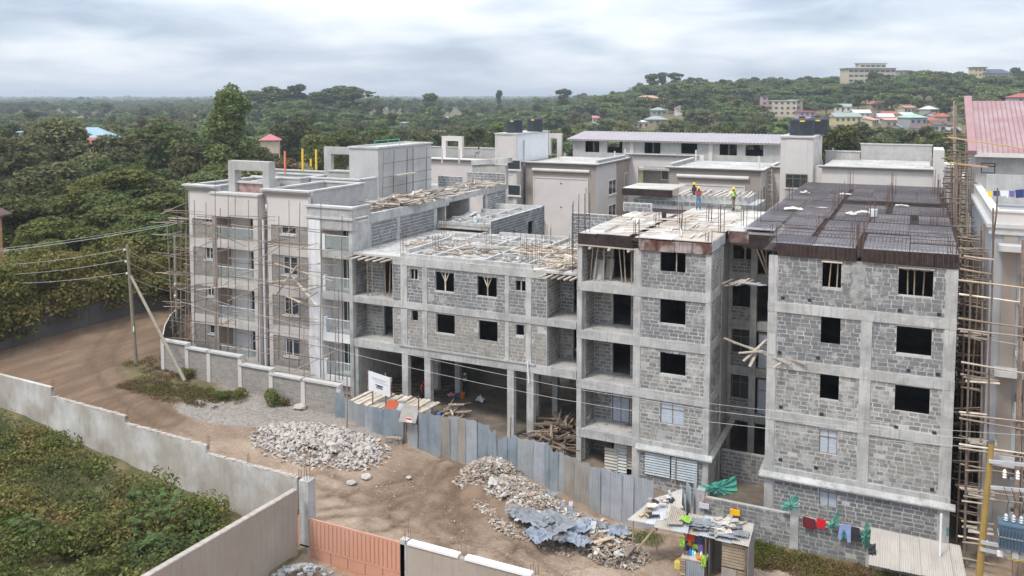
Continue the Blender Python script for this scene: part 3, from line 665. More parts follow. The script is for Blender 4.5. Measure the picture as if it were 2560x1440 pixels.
for z in mz[:2]: mb.box(wx0 + .02, wx1 - .02, FY + .43, MB_, z - .22, z - .005)
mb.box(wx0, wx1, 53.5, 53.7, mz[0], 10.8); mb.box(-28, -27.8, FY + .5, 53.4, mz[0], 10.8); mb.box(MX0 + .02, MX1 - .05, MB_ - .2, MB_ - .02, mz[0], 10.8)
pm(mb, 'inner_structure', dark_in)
pm(MB().box(MX0 + .02, MX1 - .02, FY + .01, MB_, 10.85, 11.0 + .003), 'roof_slab', slabtop)
# roof ridges (low brick upstands dividing the slab) and loose debris
def upstand(parent, x0, y0, x1, y1, z, h=.28, m=None):
    MB().bar((x0, y0, z + h / 2), (x1, y1, z + h / 2), .2, h).build('upstand', m or concrete, parent)
for a in ((mc[1], FY + .2, mc[8], FY + .2), (-32.4, FY + 1.5, -32.4, 57), (-29.6, FY + .3, -29.6, 55), (-29.6, 55, -26, 55), (-26, 52.6, -22.6, 52.6), (-25.8, FY + .3, -25.8, 55.5), (-22.6, FY + .3, -22.6, 58), (-31, 57.4, -24, 57.4), (-27.6, 55, -27.6, 59.6), (-24, 55.5, -24, 60.6),
          (-31, 57.5, -31, 60.5), (-21, FY + 1.6, -21, FY + 3.2), (-21, FY + 1.6, -22.4, FY + 1.6), (-30, 60.9, -19.4, 60.9), (-33, 59, -29, 59)):
    upstand(M_, *a[:4], 11.0, .26)
for x, y, h, n in ((mc[1] + .1, FY + .25, 2.0, 4), (mc[3] + .2, FY + 1.5, 1.6, 4), (-28.5, 56, 1.7, 4), (mc[7] + .1, FY + .4, 1.9, 4), (mc[7] + .3, FY + 1.4, 2.0, 4), (mc[5], FY + 3, 1.8, 4), (-24.5, 58, 1.6, 4), (-30.5, 59, 1.6, 4), (-21.4, 54.5, 1.5, 4), (-33.5, 58, 1.7, 4), (-26, 60.5, 1.6, 4)):
    starter(M_, x, y, 11.0, h, n, .14, .016)
for k, (cx_, cy_) in enumerate(((-26.5, 57), (-25, 58.6), (-29, 57.6), (-23.6, 56.5), (-31.5, 55), (-27.8, 53), (-24, 51.5), (-30.8, 51), (-33.5, 57))):
    rubble('d', M_, cx_, cy_, 11.0, 1.1, .7, .15, 26, gst + [concrete_new], .06, .22, 'debris', k)
# props and outriggers
ceil_props(M_, MX0 + .5, wx0 - .15, FY + .5, mz[1], 10.8, 4)
for k in range(6): pm(MB().bar((MX0 - .2 + k * .66, FY - .8 - .05 * k, 10.72), (MX0 + .3 + k * .66, FY + 1.2, 10.88), .14, .08), 'outrigger', wood_pale)
for k in range(6): pm(MB().bar((wx1 - .2 + k * .42, FY - .7, 10.68), (wx1 + .2 + k * .42, FY + .9, 10.86), .1, .08), 'outrigger', wood_pale)
for i in (1, 2):
    o = M_ops[i]; x = (o[0] + o[1]) / 2
    pm(MB().tube((x, FY + .2, o[2] + .0), (x, FY + .2, o[3] - .05), .05), 'prop', wood_pale)
    for s in (-1, 1): pm(MB().tube((x, FY + .2, o[3] - .75), (x + s * .3, FY + .2, o[3] - .05), .035), 'brace', wood_pale)
    pm(MB().box(x - .35, x + .35, FY + .1, FY + .3, o[3] - .06, o[3]), 'brace', wood_pale)
for i in (0, 3): o = M_ops[i]; pm(MB().tube((o[0] * .5 + o[1] * .5, FY + .15, o[2]), (o[0] * .5 + o[1] * .5, FY + .15, o[3]), .045), 'prop', wood_pale)
# ground floor columns in three rows
for px in (1013, 1069, 1276, 1325, 1452):
    x = PY(px, 1000, FY).x
    if px == 1452: continue
    pm(MB().box(x - .24, x + .24, FY + .0, FY + .42, -.8, mz[0] - .56), 'column', concrete)
    pm(MB().box(x - .2, x + .2, FY + 4.2, FY + 4.6, -.8, mz[0] - .23), 'column', concrete); pm(MB().box(x - .2, x + .2, MB_ - .62, MB_ - .22, -.8, mz[0] - .23), 'column', concrete)
pm(MB().box(MX0 + .02, MX0 + .3, FY + .1, MB_, -.3, mz[0] - .56), 'side_wall', mortar_old)
pm(MB().box(-36, -29.5, MB_ - .1, MB_ + .1, -.3, mz[0] - .22), 'side_wall', mortar_old)
pm(MB().bar((mc[8] - .1, FY - .1, mz[0] - 1.2), (mc[8] - .2, FY - .1, mz[0] + .2), .12, .06), 'rag', white)
# rear strip of the low block
RX = -31.0
mo = MB(); ro = [(65.4, 66.0, 9.6, 10.6), (68.6, 69.9, 8.6, 11.0)]
holes(mo, 'X', RX, .2, 61.3, 72.3, 5, 12.0, ro); mo.box(MX0 + .1, RX, 72.1, 72.3, 5, 12.0); mo.build('wall', mortar, M_)
b2 = Bricks(BR); b2.fill('X', RX, 61.3, 72.3, 8, 12.0, ro); b2.fill('Y', 61.15, -30.9, RX, 8, 11); b2.build(M_, 0)
pm(MB().box(MX0 + .02, RX - .21, 61.25, 72.05, 11.2, 11.5), 'roof_slab', slabtop)
mb = MB()
for y in (63.5, 66.5, 69): mb.box(MX0 + .2, RX - .2, y, y + .2, 11.5, 11.85)
mb.box(-33.5, -33.3, 61.5, 72, 11.5, 11.8); mb.box(MX0 + .2, RX, 61.2, 61.35, 11.5, 11.75); pm(mb, 'upstand', concrete)
rubble('d', M_, -34.2, 64, 11.5, 1.6, 2.2, .2, 60, gst + [concrete_new, PP[0]], .08, .3, 'debris', 9)

# ================================================================= LEFT WING (half finished, wrapped in pole scaffold)
AX0, AX1 = -51.8, -36.1; AB = 74.7; AG = .4
A_ = thing('apartment_block', ((AX0 + AX1) / 2, FY, AG), 'half-finished pale apartment block wrapped in thin pole scaffolding at left', 'building')
def pa(mb, name, m, label=None, kind=None): return mb.build(name, m, A_, label=label, kind=kind)
az = [1.75, 4.9, 7.98, 11.05, 13.3]
x1_, x2_, x3_, x4_, x5_ = -48.9, -44.35, -43.85, -40.0, -38.85
c1 = [opn(507, 515, 532, 558, FY), opn(511, 608, 533, 650, FY), opn(515, 700, 535, 742, FY), opn(520, 795, 548, 838, FY)]
c2 = [opn(700, 540, 738, 588, FY), opn(705, 640, 742, 690, FY), opn(708, 742, 745, 791, FY), opn(711, 845, 748, 895, FY)]
bw = Bricks(BRW); mo = MB(); st = MB()
for k in range(4):
    zb, zt = az[k], az[k + 1] - .75
    holes(mo, 'Y', FY + .06, .2, AX0, x1_, zb, zt, c1); bw.fill('Y', FY + .06, AX0 + .4, x1_ - .35, zb + .05, zt - .03, c1, g=.03, proud=.01, prio=k)
    holes(mo, 'Y', FY + .06, .2, x3_ + .35, x4_, zb, zt, c2); bw.fill('Y', FY + .06, x3_ + .4, x4_ - .03, zb + .05, zt - .03, c2, g=.03, proud=.01, prio=k + .5)
mb = MB(); holes(mb, 'Y', FY + .06, .2, AX0, x1_, AG, az[0], []); holes(mb, 'Y', FY + .06, .2, x3_, x4_, AG, az[0], []); mb.box(x3_ + .1, AX1, FY + .3, FY + .5, AG, az[0]); pa(mb, 'plinth', concrete)
mo.build('wall', mat('mortar_warm', (.42, .395, .365), (.36, .34, .315), 3, .95, .5, 14), A_)
for k in range(5):
    z1 = az[k] if k < 4 else 15.1; z0 = az[k] - .75 if k else AG + .8
    if k == 4: z0 = az[4] - .75
    for a, b in ((AX0, x1_), (x3_, x4_)):
        pa(MB().box(a, b, FY - (.0 if k < 4 else .03), FY + .3, z0, z1), 'floor_band' if k < 4 else 'upper_wall', plaster if k < 4 else paint_lt)
for k in range(4):
    for a, b in ((AX0, AX0 + .38), (x1_ - .14, x1_), (x3_, x3_ + .36)): pa(MB().box(a, b, FY - .03, FY + .28, az[k], az[k + 1] - .75), 'pilaster', plaster)
for i, o in enumerate(c1 + c2): window(A_, 'Y', FY + .06, o, alum, glass_dk, 2, .07, .08, False, sill=plaster)
# cornices on both
def cornice(parent, x0, x1, y, z, m=coping, d=.35, h=.28, dark=None):
    mb = MB(); mb.box(x0 - d, x1 + d, y - d, y + .25, z, z + h * .45); mb.box(x0 - d * .6, x1 + d * .6, y - d * .6, y + .245, z - h * .5, z - .002); mb.build('cornice', m, parent)
cornice(A_, AX0, x1_, FY, 15.12, coping); cornice(A_, x3_, x4_, FY, 15.12, coping)
pa(MB().box(AX0 - .1, x1_, FY - .15, FY - .04, 14.78, 14.96), 'moulding', taupe); pa(MB().box(x3_ - .3, x4_ + .3, FY - .15, FY - .04, 14.78, 14.96), 'moulding', taupe)
# projecting balcony bay
YB = FY - .5
for (a, b) in ((x1_, x1_ + .45), (x2_ - .45, x2_)): pa(MB().box(a, b, YB, FY + 1.8, AG, 13.3), 'pilaster', taupe if a == x1_ else plaster)
pa(MB().box(x1_ - .05, x2_ + .05, YB - .03, FY + .3, 12.95, 14.65), 'parapet', plaster); pa(MB().box(x1_ - .15, x2_ + .15, YB - .12, FY + .4, 14.652, 14.8), 'coping', coping)
for k in range(4):
    z = az[k]
    pa(MB().box(x1_ + .45, x2_ - .45, YB + .02, FY + 1.8, z - .55, z), 'balcony_floor', plaster)
    pa(MB().box(x1_ + .5, x2_ - .5, YB + .03, YB + .13, z + .002, z + (.15 if k else .5)), 'kerb', plaster)
    g = MB().box(x1_ + .5, x2_ - .5, YB + .06, YB + .075, z + .15, z + 1.05); pa(g, 'balcony_glass', glass_bal)
    pa(MB().bar((x1_ + .45, YB + .07, z + 1.08), (x2_ - .45, YB + .07, z + 1.08), .05, .05), 'handrail', alum)
    mb = MB(); holes(mb, 'Y', FY + 1.0, .2, x1_ + .45, x2_ - .45, z + .002, az[k + 1] - .56, [(-46.6, -45, z, z + 2.2)]); pa(mb, 'balcony_wall', white)
    window(A_, 'Y', FY + 1.0, (-46.55, -45.05, z + .01, z + 2.15), alum, glass_dk, 2, .07, .05, False, 'balcony_door')
# shaft and pipe between the bays
pa(MB().box(x2_, x3_, FY + 1.2, FY + 1.4, AG, 14), 'shaft_wall', taupe_dk)
pa(MB().tube((x2_ + .2, FY - .15, AG), (x2_ + .2, FY - .15, 12.9), .09, .09, 8), 'downpipe', white)
# right balcony bay with white rounded column
me = MB(); n = 20
for r in range(30):
    z0, z1 = lerp(1.0, 13.2, r / 30), lerp(1.0, 13.2, (r + 1) / 30)
    if r == 0: P = []
for r in range(31):
    z = lerp(1.0, 13.2, r / 30)
    for k in range(n + 1):
        t = k / n; x = lerp(x4_, x5_, t); P.append((x + .04 * math.sin(r * .7) + .02 * math.sin(z * 1.3), FY - .10 - .12 * math.sin(math.pi * t) - .035 * math.sin(t * 16 + z * .4), z))
me.v = P
for r in range(30):
    for k in range(n): a = r * (n + 1) + k; me.f.append((a, a + 1, a + n + 2, a + n + 1)); me.m.append(0)
me.box(x4_ + .02, x5_ - .02, FY - .08, FY + 1.8, 1.0, 13.2)
pa(me, 'white_column', white)
for k in range(4):
    z = az[k]; m_ = white if k < 3 else coping
    pa(MB().box(x5_ + .0, AX1 - .32, FY + .0, FY + 1.8, z - .6, z), 'balcony_floor', [white, white, concrete_new, concrete][k] if k < 4 else concrete)
    pa(MB().box(x5_ + .05, x5_ + .3, FY + .0, FY + .3, z + .002, z + 1.15), 'rail_post', white); 
    pa(MB().box(x5_ + .3, AX1 - .4, FY + .08, FY + .095, z + .1, z + 1.0), 'balcony_glass', glass_bal); pa(MB().bar((x5_ + .3, FY + .09, z + 1.04), (AX1 - .35, FY + .09, z + 1.04), .05, .05), 'handrail', alum)
    mb = MB(); holes(mb, 'Y', FY + 1.1, .2, x5_, AX1 - .3, z + .002, az[k + 1] - .6, [(-37.9, -36.6, z, z + 2.3)]); pa(mb, 'balcony_wall', paint_lt)
    window(A_, 'Y', FY + 1.1, (-37.85, -36.65, z + .01, z + 2.25), alum, glass_dk, 3, .06, .05, False, 'balcony_door')
pa(MB().box(AX1 - .32, AX1 - .02, FY - .03, FY + 1.9, AG, 13.0), 'column', concrete)
pa(MB().box(x4_ - .02, AX1 + .06, FY - .14, FY + .4, 12.55, 13.3), 'parapet', concrete)
pa(MB().box(x4_ - .1, AX1 + .14, FY - .24, FY + .1, 13.302, 13.45), 'ledge', coping)
pa(MB().box(x4_ - .02, AX1 + .06, FY - .12, FY + .1, 13.452, 14.1), 'parapet', concrete)
pa(MB().box(x4_ - .15, AX1 + .15, FY - .22, FY + .4, 14.102, 14.25), 'coping', coping)
mb = MB(); mb.box(AX1 - .1, AX1 + .06, FY + .1, FY + 2.2, 13.452, 14.1); mb.box(AX1 - .2, AX1 + .15, FY + .4, FY + 2.3, 14.099, 14.25); pa(mb, 'parapet', concrete); pa(MB().box(x4_, x4_ + .2, FY + .4, FY + 2.3, 13.3, 14.2), 'parapet', concrete)
# side wall facing the low block
mo = MB(); mo.box(AX1 - .25, AX1 - .06, FY + .4, 61.5, 4, 13.1); mo.box(AX1 - .25, AX1 - .06, 70.4, AB, 4, 13.1); mo.box(AX1 - .25, AX1 - .06, 61.5, 70.4, 4, 10.9); mo.build('side_wall', mortar, A_)
bs = Bricks(BR); bs.fill('X', AX1 - .06, FY + .6, 61.2, 11.0, 12.75, [(55.3, 55.8, 0, 20)], prio=1); bs.fill('X', AX1 - .06, 70.7, AB, 11, 13, proud=.008, skip=.15); bs.build(A_, 0)
bw.build(A_, 300)
for y in (FY + 1.9, 55.3, 60.9, 70.3): pa(MB().box(AX1 - .3, AX1 - .01, y, y + .45, 4, 12.8), 'column', concrete)
pa(MB().box(AX1 - .3, AX1 + .02, FY + 2.3, 63.4, 12.82, 13.5), 'beam', concrete); pa(MB().box(AX1 - .3, AX1 + .02, 63.4, AB, 13.05, 13.6), 'beam', slabtop)
pa(MB().box(AX1 - 2.5, AX1 - 2.3, 61.4, 70.4, 10.9, 13.1), 'inner_wall', mortar_old); pa(MB().box(AX1 - 2.3, AX1 - .3, 63.2, 63.4, 10.9, 13.1), 'inner_wall', plaster); pa(MB().box(AX1 - 2.3, AX1 - .1, 67.2, 67.4, 10.9, 13.1), 'inner_wall', mortar_old)
pa(MB().box(AX1 - 4, AX1 + .1, 61.4, 70.4, 10.85, 11.0), 'landing', slabtop)
pa(MB().bar((AX1 - .1, 64.5, 11.1), (AX1 + .6, 66.8, 11.9), 1.0, .04), 'leaning_board', concrete_new)
# roof
pa(MB().box(AX0, AX1 - .3, FY + .3, AB, 13.1, 13.3), 'roof_slab', slabtop)
def rim(parent, x0, x1, y0, y1, z0, z1, t=.22, sides='FBLR', m=parap):
    for s in sides:
        a = {'F': (x0, x1, y0, y0 + t), 'B': (x0, x1, y1 - t, y1), 'L': (x0, x0 + t, y0 + t, y1 - t), 'R': (x1 - t, x1, y0 + t, y1 - t)}[s]
        MB().box(*a, z0, z1).build('parapet', m, parent); MB().box(a[0] - .08, a[1] + .08, a[2] - .08 * (s in 'FB'), a[3] + .08 * (s in 'FB'), z1 + .002, z1 + .12).build('coping', coping, parent)
rim(A_, AX0 + .0, x1_ - .1, FY + .35, 57, 13.3, 15.1, sides='LRB'); rim(A_, x3_ - .1, x4_, FY + .35, 56.5, 13.3, 15.1, sides='RLB')
rim(A_, -52.5, -47.2, 57.4, 61, 13.3, 15.1, sides='FRB'); rim(A_, -47.0, -42.0, 58.6, 61.5, 13.3, 15.1, sides='FR'); rim(A_, -57, -47.5, 64.8, 72, 12, 15.0, sides='FR')
# portal over the bay
mb = MB(); mb.box(-47.8, -47.15, FY + .2, FY + .9, 14.0, 17.2); mb.box(-44.4, -43.8, FY + .2, FY + .9, 14.0, 17.2); mb.box(-47.15, -44.4, FY + .2, FY + .9, 16.5, 17.2); pa(mb, 'portal_frame', parap)
pa(MB().box(-47.1, -44.45, FY + .5, FY + .6, 14.7, 15.5), 'panel', mat('primer_maroon', (.28, .15, .13), (.42, .33, .31), 1.5, .8, .1)); pa(MB().box(-47.15, -44.4, FY + .35, FY + .7, 15.502, 15.65), 'ledge', coping)
# roof water-tower box with framed wing
TX0, TX1 = -45.3, -42.25
pa(MB().box(TX0, TX1, 61.8, 61.8 + 9.0, 13.3, 17.6), 'tower_room', concrete_new)
mb = MB(); mb.box(TX0 - .1, TX1 + .12, 61.68, 61.95, 17.602, 17.75); mb.box(TX0 - .1, TX1 + .12, 70.6, 70.95, 17.602, 17.75); mb.box(TX0 - .1, TX0 + .15, 61.95, 70.6, 17.602, 17.75); mb.box(TX1 - .15, TX1 + .12, 61.95, 70.6, 17.602, 17.75); pa(mb, 'coping', coping)
mb = MB(); mb.box(-49, -48.2, 63, 63.4, 13.3, 17.55); mb.box(-48.2, TX0, 63, 63.4, 16.9, 17.55); mb.box(-48.2, TX0, 63, 63.4, 13.3, 15.3); pa(mb, 'framed_wall', parap)
pa(MB().box(-48.5, TX0, 62.9, 63.5, 15.302, 15.45), 'coping', coping)
t = thing('scaffold', (-41.5, 66, 13.3), 'light pole scaffold against the bare concrete rooftop tower', 'scaffold')
for y in (61.9, 63.6, 65.8, 66.9, 69.2): MB().tube((-41.9, y, 13.3), (-41.8 + random.uniform(-.1, .1), y, 17.4), .04).build('pole', pole_m, t)
for z in (14.2, 15.1, 16.3): MB().tube((-41.75, 61.8, z), (-41.75, 70, z + .1), .035).build('pole', pole_lt, t)
MB().box(-41.9, -41.2, 63.4, 66.6, 15.15, 15.22).build('plank', wood_pale, t)
t = thing('guard_rail', (-43, 66, 17.7), 'thin green rail standing on the bare concrete rooftop tower', 'rail')
gm = mat('green_paint', (.10, .50, .34), None, 2, .5)
for y in (63, 65.2, 67): MB().tube((-43.4, y, 17.6), (-43.4, y, 18.2), .03).build('post', gm, t)
MB().tube((-43.4, 63, 18.2), (-43.4, 67, 18.2), .03).build('rail', gm, t)
for px, py0, py1, col, nm, Y in ((712, 378, 425, (.75, .22, .12), 'orange-red', 58.4), (756, 372, 420, (.85, .55, .06), 'yellow, middle', 60.5), (777, 397, 407, (.85, .55, .06), 'short yellow', 64), (790, 374, 416, (.80, .50, .08), 'yellow, beside the framed wall,', 61)):
    a = PY(px, py0, Y); b = PY(px, py1, Y); o = MB().box(a.x - .055, a.x + .055, Y - .075, Y + .075, b.z - .3, a.z).build('roof_post', mat('post_' + nm[:5].strip().replace('-', '_'), col, None, 2, .6), None, (a.x, Y, b.z - .3)); tag(o, nm.rstrip(',') + ' square post standing up from the left wing parapet', 'post')
# rear upper wall stub and low brick walls behind the timber
S_ = Bricks(BR); mo = MB(); mo.box(-40.6, -36.2, 74.9, 75.1, 13, 14.6); pa(MB().box(-42.2, -39.5, 72, 72.2, 13.3, 14.4), 'low_wall', mortar)
S_.fill('Y', 74.9, -40.6, -36.25, 13.6, 14.6); S_.fill('Y', 72, -42.2, -39.5, 13.4, 14.4); mo.build('low_wall', mortar, A_); S_.build(A_, 0)
pa(MB().bar((-41.5, 78, 15.3), (-37.2, 78, 15.7), .9, .5), 'roof_lip', concrete); pa(MB().box(-41.5, -37.6, 77.7, 78.3, 12.8, 15.1), 'upper_wall', mortar_old)

# ================================================================= REAR PAINTED BLOCK
E_ = thing('apartment_block', (-25, 92, 0), 'finished taupe and cream apartment block behind, with long tin roof and tank towers', 'building')
def pe(mb, name, m, label=None, kind=None): return mb.build(name, m, E_, label=label, kind=kind)
EY = 92.0
def ecorn(x0, x1, y, z, right=None, ln=0):
    for a, b, m in ((.32, .14, taupe_dk), (.42, .10, coping)):
        zz_ = z - .14 if m is taupe_dk else z
        mb = MB(); mb.box(x0 - a, x1 + a, y - a, y + .3, zz_ + .001, zz_ + b)
        if right: mb.box(x1 - .1, x1 + a, y + .3, right, zz_ + .001, zz_ + b)
        mb.build('cornice', m, E_)
# front block one
ex0, ex1 = -41.9, -33.0
pe(MB().box(ex0, ex1, EY, 104, -1, 14.3), 'wall', taupe); pe(MB().box(ex1 + .003, ex1 + .03, EY + .02, 99.2, -1, 14.2), 'side_panel', paint_lt); pe(MB().box(ex1 + .003, ex1 + .06, 99.2, 103.9, -1, 14.2), 'side_panel', taupe)
ecorn(ex0, ex1, EY, 14.4, 104); rim(E_, ex0, ex1, EY + .32, 103, 14.3, 14.75, sides='R')
def recess_panel(x0, x1, zt, zb=0.0):
    pe(MB().box(x0, x1, EY - .03, EY - .003, zb, zt), 'panel', paint_lt)
    for a, b, c, d in ((x0 - .14, x0, zb, zt + .14), (x1, x1 + .14, zb, zt + .14), (x0, x1, zt, zt + .14)): pe(MB().box(a, b, EY - .09, EY - .003, c, d), 'panel_frame', trimw)
a = PY(1336, 442, EY); b = PY(1468, 450, EY); recess_panel(a.x, b.x, a.z - .1)
pe(MB().tube((PY(1332, 425, EY).x, EY - .12, 13.55), (PY(1475, 432, EY).x, EY - .12, 13.55), .2, .2, 10), 'roll_moulding', trimw)
for py in (459, 518, 596): p = PY(1403, py, EY); pe(MB().tube((p.x, EY - .05, p.z), (p.x, EY - .02, p.z), .1, .1, 8), 'vent', black)
# windows on its right side
for (y0, y1, zt, m) in ((96.2, 99, 12.6, 2), (102.2, 103.7, 13.0, 1)):
    for s in range(3): window(E_, 'X', ex1 + .1, (y0, y1, zt - 2.2 - s * 3, zt - s * 3 - .4), alum, glass_dk, m, .09, .03, False, sill=trimw)
# recessed middle with balconies
mx0, mx1, MY = -33.0, -24.4, 104.0
mb = MB(); holes(mb, 'Y', MY, .3, mx0, mx1 + 1, -1, 15.0, [(-31.7, -24.5, 13.4 - 2.5 - 3 * s, 13.4 - 3 * s) for s in range(3)]); pe(mb, 'wall', paint_lt)
ecorn(mx0, mx1, MY, 14.9)
for s in range(3):
    z = 13.4 - 3 * s; pe(MB().box(-31.7, -24.5, MY + 2.2, MY + 2.4, z - 2.9, z), 'balcony_wall', parap); pe(MB().box(-31.7, -24.5, MY + .3, MY + 2.2, z - 2.95, z - 2.7), 'balcony_floor', slabtop)
    window(E_, 'Y', MY + 2.1, (-29.3, -27.4, z - 1.8, z - .5), alum, mat('brown_curtain', (.18, .14, .11), None, 2, .3), 2, .08, .0, False, sill=trimw); window(E_, 'Y', MY + 2.1, (-26.9, -25.2, z - 2.5, z - .5), alum, glass_dk, 2, .08, .0, False, 'balcony_door')
# front block two
fx0, fx1 = -24.5, -14.7
pe(MB().box(fx0, fx1, EY, 104, -1, 14.3), 'wall', taupe); ecorn(fx0, fx1, EY, 14.4, 104)
a = PY(1702, 460, EY); b = PY(1860, 466, EY); recess_panel(a.x, b.x, a.z - .05)
pe(MB().tube((PY(1693, 437, EY).x, EY - .12, 13.5), (PY(1873, 446, EY).x, EY - .12, 13.5), .22, .22, 10), 'roll_moulding', trimw)
for py in (478, 540): p = PY(1780, py, EY); pe(MB().tube((p.x, EY - .05, p.z), (p.x, EY - .02, p.z), .1, .1, 8), 'vent', black)
pe(MB().box(fx1 + .003, fx1 + .03, EY + .02, 96, -1, 14.2), 'side_panel', paint_lt); window(E_, 'X', fx1 + .1, (93.2, 95, 10.6, 12.6), alum, glass_dk, 2, .09, .03, False)
pe(MB().box(fx1, -12.8, 97, 97.3, -1, 14.4), 'wall', plaster); ecorn(fx1, -13, 97, 14.4)
window(E_, 'Y', 96.98, (-14.4, -13.0, 9.6, 12.9), alum, glass_dk, 2, .08, .0)
rim(E_, fx0, fx1, EY + .35, 103, 14.3, 14.7, sides='L')
# roof storey with tin roof
RY = 108.0
rx0, rx1 = PY(1432, 380, RY).x, PY(1956, 380, RY).x; zb_, zt_ = 13.0, 16.35
pe(MB().box(-42, 6, 104.2, 116, 12.9, 13.05), 'roof_slab', slabtop); pe(MB().box(ex0, ex1, EY + .4, 103.9, 14.31, 14.34), 'roof_slab', slabtop); pe(MB().box(fx0, fx1, EY + .4, 103.9, 14.31, 14.34), 'roof_slab', slabtop)
ops = [opn(*q, RY) for q in ((1463, 349, 1498, 381), (1518, 350, 1556, 383), (1611, 353, 1651, 384), (1703, 353, 1743, 385), (1799, 355, 1842, 389), (1864, 356, 1908, 391))]
mb = MB(); holes(mb, 'Y', RY, .25, rx0, rx1, zb_, zt_, ops); pe(mb, 'upper_wall', parap)
ops2 = [(o[0] + .9, o[1] + 1.2, o[2] + .5, o[3] + .2) for o in ops]
mb = MB(); holes(mb, 'Y', RY + 5, .25, rx0, rx1, zb_, zt_ + .4, ops2); mb.box(rx0, rx0 + .25, RY + .25, RY + 5, zb_, zt_); mb.box(rx1 - .25, rx1, RY + .25, RY + 5, zb_, zt_)
for o in (ops[0], ops[2], ops[4]): mb.box(o[0] + 1.0, o[0] + 1.2, RY + .3, RY + 4.9, zb_, zt_)
pe(mb, 'inner_wall', dark_in)
for px in (1580, 1777): x = PY(px, 380, RY).x; pe(MB().box(x - .25, x + .25, RY - .15, RY - .003, zb_, zt_ - .1), 'pilaster', plaster)
me = MB(); n = 260
for i in range(n + 1):
    x = lerp(rx0 - .7, rx1 + .1, i / n); dz = .05 * math.sin(i * math.pi / 2)
    me.v += [(x, RY - .7, zt_ + .12 + dz), (x, RY + 6.5, zt_ + .95 + dz)]
for i in range(n): me.f.append((2 * i, 2 * i + 2, 2 * i + 3, 2 * i + 1)); me.m.append(0)
pe(me, 'tin_roof', mat('tin_mauve', (.42, .375, .39), (.37, .33, .345), .6, .5, metallic=.15)); pe(MB().box(rx0 - .7, rx1 + .1, RY - .75, RY - .68, zt_ - .08, zt_ + .06), 'gutter', taupe_dk)
pe(MB().box(rx0 + .1, rx1 - .1, RY + .02, RY + .2, zt_, zt_ + .14), 'wall_plate', parap)
# stair towers with tanks
def water_tank(x, y, z, r, h, label, grp='black water tanks'):
    t = thing('water_tank', (x, y, z), label, 'water tank', grp)
    pr = []
    nb_ = 9
    for k in range(nb_):
        z0 = h * .86 * k / nb_; pr += [(r * .985, z0), (r, z0 + .03), (r, z0 + h * .86 / nb_ * .6), (r * .985, z0 + h * .86 / nb_ * .7)]
    pr += [(r * .97, h * .87), (r * .55, h * .95), (r * .28, h * .97)]
    MB().lathe((x, y, z), pr, 24).build('tank_body', tankm, t, smooth=False); MB().lathe((x, y, z + h * .97), [(r * .27, 0), (r * .27, .12), (r * .2, .16)], 14).build('lid', tankm, t)
    for k in range(8): a = k * math.pi / 4 + .2; MB().bar((x + r * .3 * math.cos(a), y + r * .3 * math.sin(a), z + h * .96), (x + r * .95 * math.cos(a), y + r * .95 * math.sin(a), z + h * .885), .08, .06).build('rib', tankm, t)
    a = -1.6; MB().box(x - .05 * r, x + .35 * r, y - r - .03, y - r + .02, z + h * .76, z + h * .84).build('badge', yellow, t)
    return t
# left tower
tx0, tx1 = -45.2, -42.35
pe(MB().box(tx0, tx1, 90.5, 100, 11, 17.7), 'tower', paint_lt); pe(MB().box(tx1 + .003, tx1 + .03, 90.52, 99.9, 14.4, 17.69), 'side_panel', white)
pe(MB().box(tx0, tx0 + .35, 90.47, 90.497, 0, 17.7), 'pilaster', plaster); pe(MB().box(tx1 - .45, tx1, 90.44, 90.497, 0, 17.7), 'pilaster', plaster)
pe(MB().box(tx0 - .1, tx1 + .15, 90.4, 100.1, 17.702, 17.85), 'coping', coping)
mb = MB(); holes(mb, 'Y', 90.5, .3, tx0 + .35, tx1 - .45, -1, 11, []); pe(MB().box(tx0, tx1, 90.52, 100, -1, 10.998), 'tower', parap)
for q in ((1268, 399, 1302, 425), (1270, 461, 1302, 490), (1271, 523, 1303, 534)): o = opn(*q, 90.4); window(E_, 'Y', 90.3, o, mat('frame_grey', (.55, .53, .5), None, 2, .7), glass_dk, 1, .08, .02, False, sill=trimw)
pe(MB().box(tx0 + .36, tx1 - .46, 90.46, 90.497, 12.9, 13.1), 'ledge', trimw)
pe(MB().tube((tx1 + .15, 92.3, 14.5), (tx1 + .15, 92.3, 17), .08), 'pipe', yellow if False else trimw)
water_tank(-43.6, 92.5, 17.85, 1.0, 1.75, 'nearer of two black tanks on the white left tower'); water_tank(-43.0, 97.2, 17.85, 1.0, 1.8, 'further of two black tanks on the white left tower')
# right tower
sx0, sx1 = -13.0, -9.7
pe(MB().box(sx0, sx1, 94, 103, 5, 17.8), 'tower', plaster); pe(MB().box(sx0 + .55, sx1 - .6, 93.96, 93.997, 14.0, 17.6), 'panel', paint_lt); pe(MB().box(sx1 + .003, sx1 + .03, 94.1, 102.9, 14.5, 17.7), 'side_panel', paint_lt)
pe(MB().box(sx0 - .12, sx1 + .15, 93.85, 103.1, 17.802, 17.98), 'coping', coping)
window(E_, 'Y', 93.9, (sx0 + .6, sx1 - .5, 12.5, 13.95), steel, glass_dk, 3, .05, .0, True, sill=trimw); pe(MB().box(sx0 + .55, sx1 - .5, 93.9, 93.99, 9.3, 12.2), 'panel', parap)
water_tank(-11.2, 96.6, 17.98, 1.28, 1.95, 'nearer of two black tanks on the taupe right tower'); water_tank(-10.0, 100.2, 17.98, 1.25, 1.95, 'further black tank on the taupe right tower')
o = MB(); 
for s in (0, .55): o.tube((-9.4, 95.0 + s * .3, 17.4 - .0), (-9.0 + .2, 95.6 + s * 2.2, 13.6), .05)
L_ = thing('ladder', (-9.0, 96, 13.2), 'pale wooden ladder leaning on the right tank tower', 'ladder')
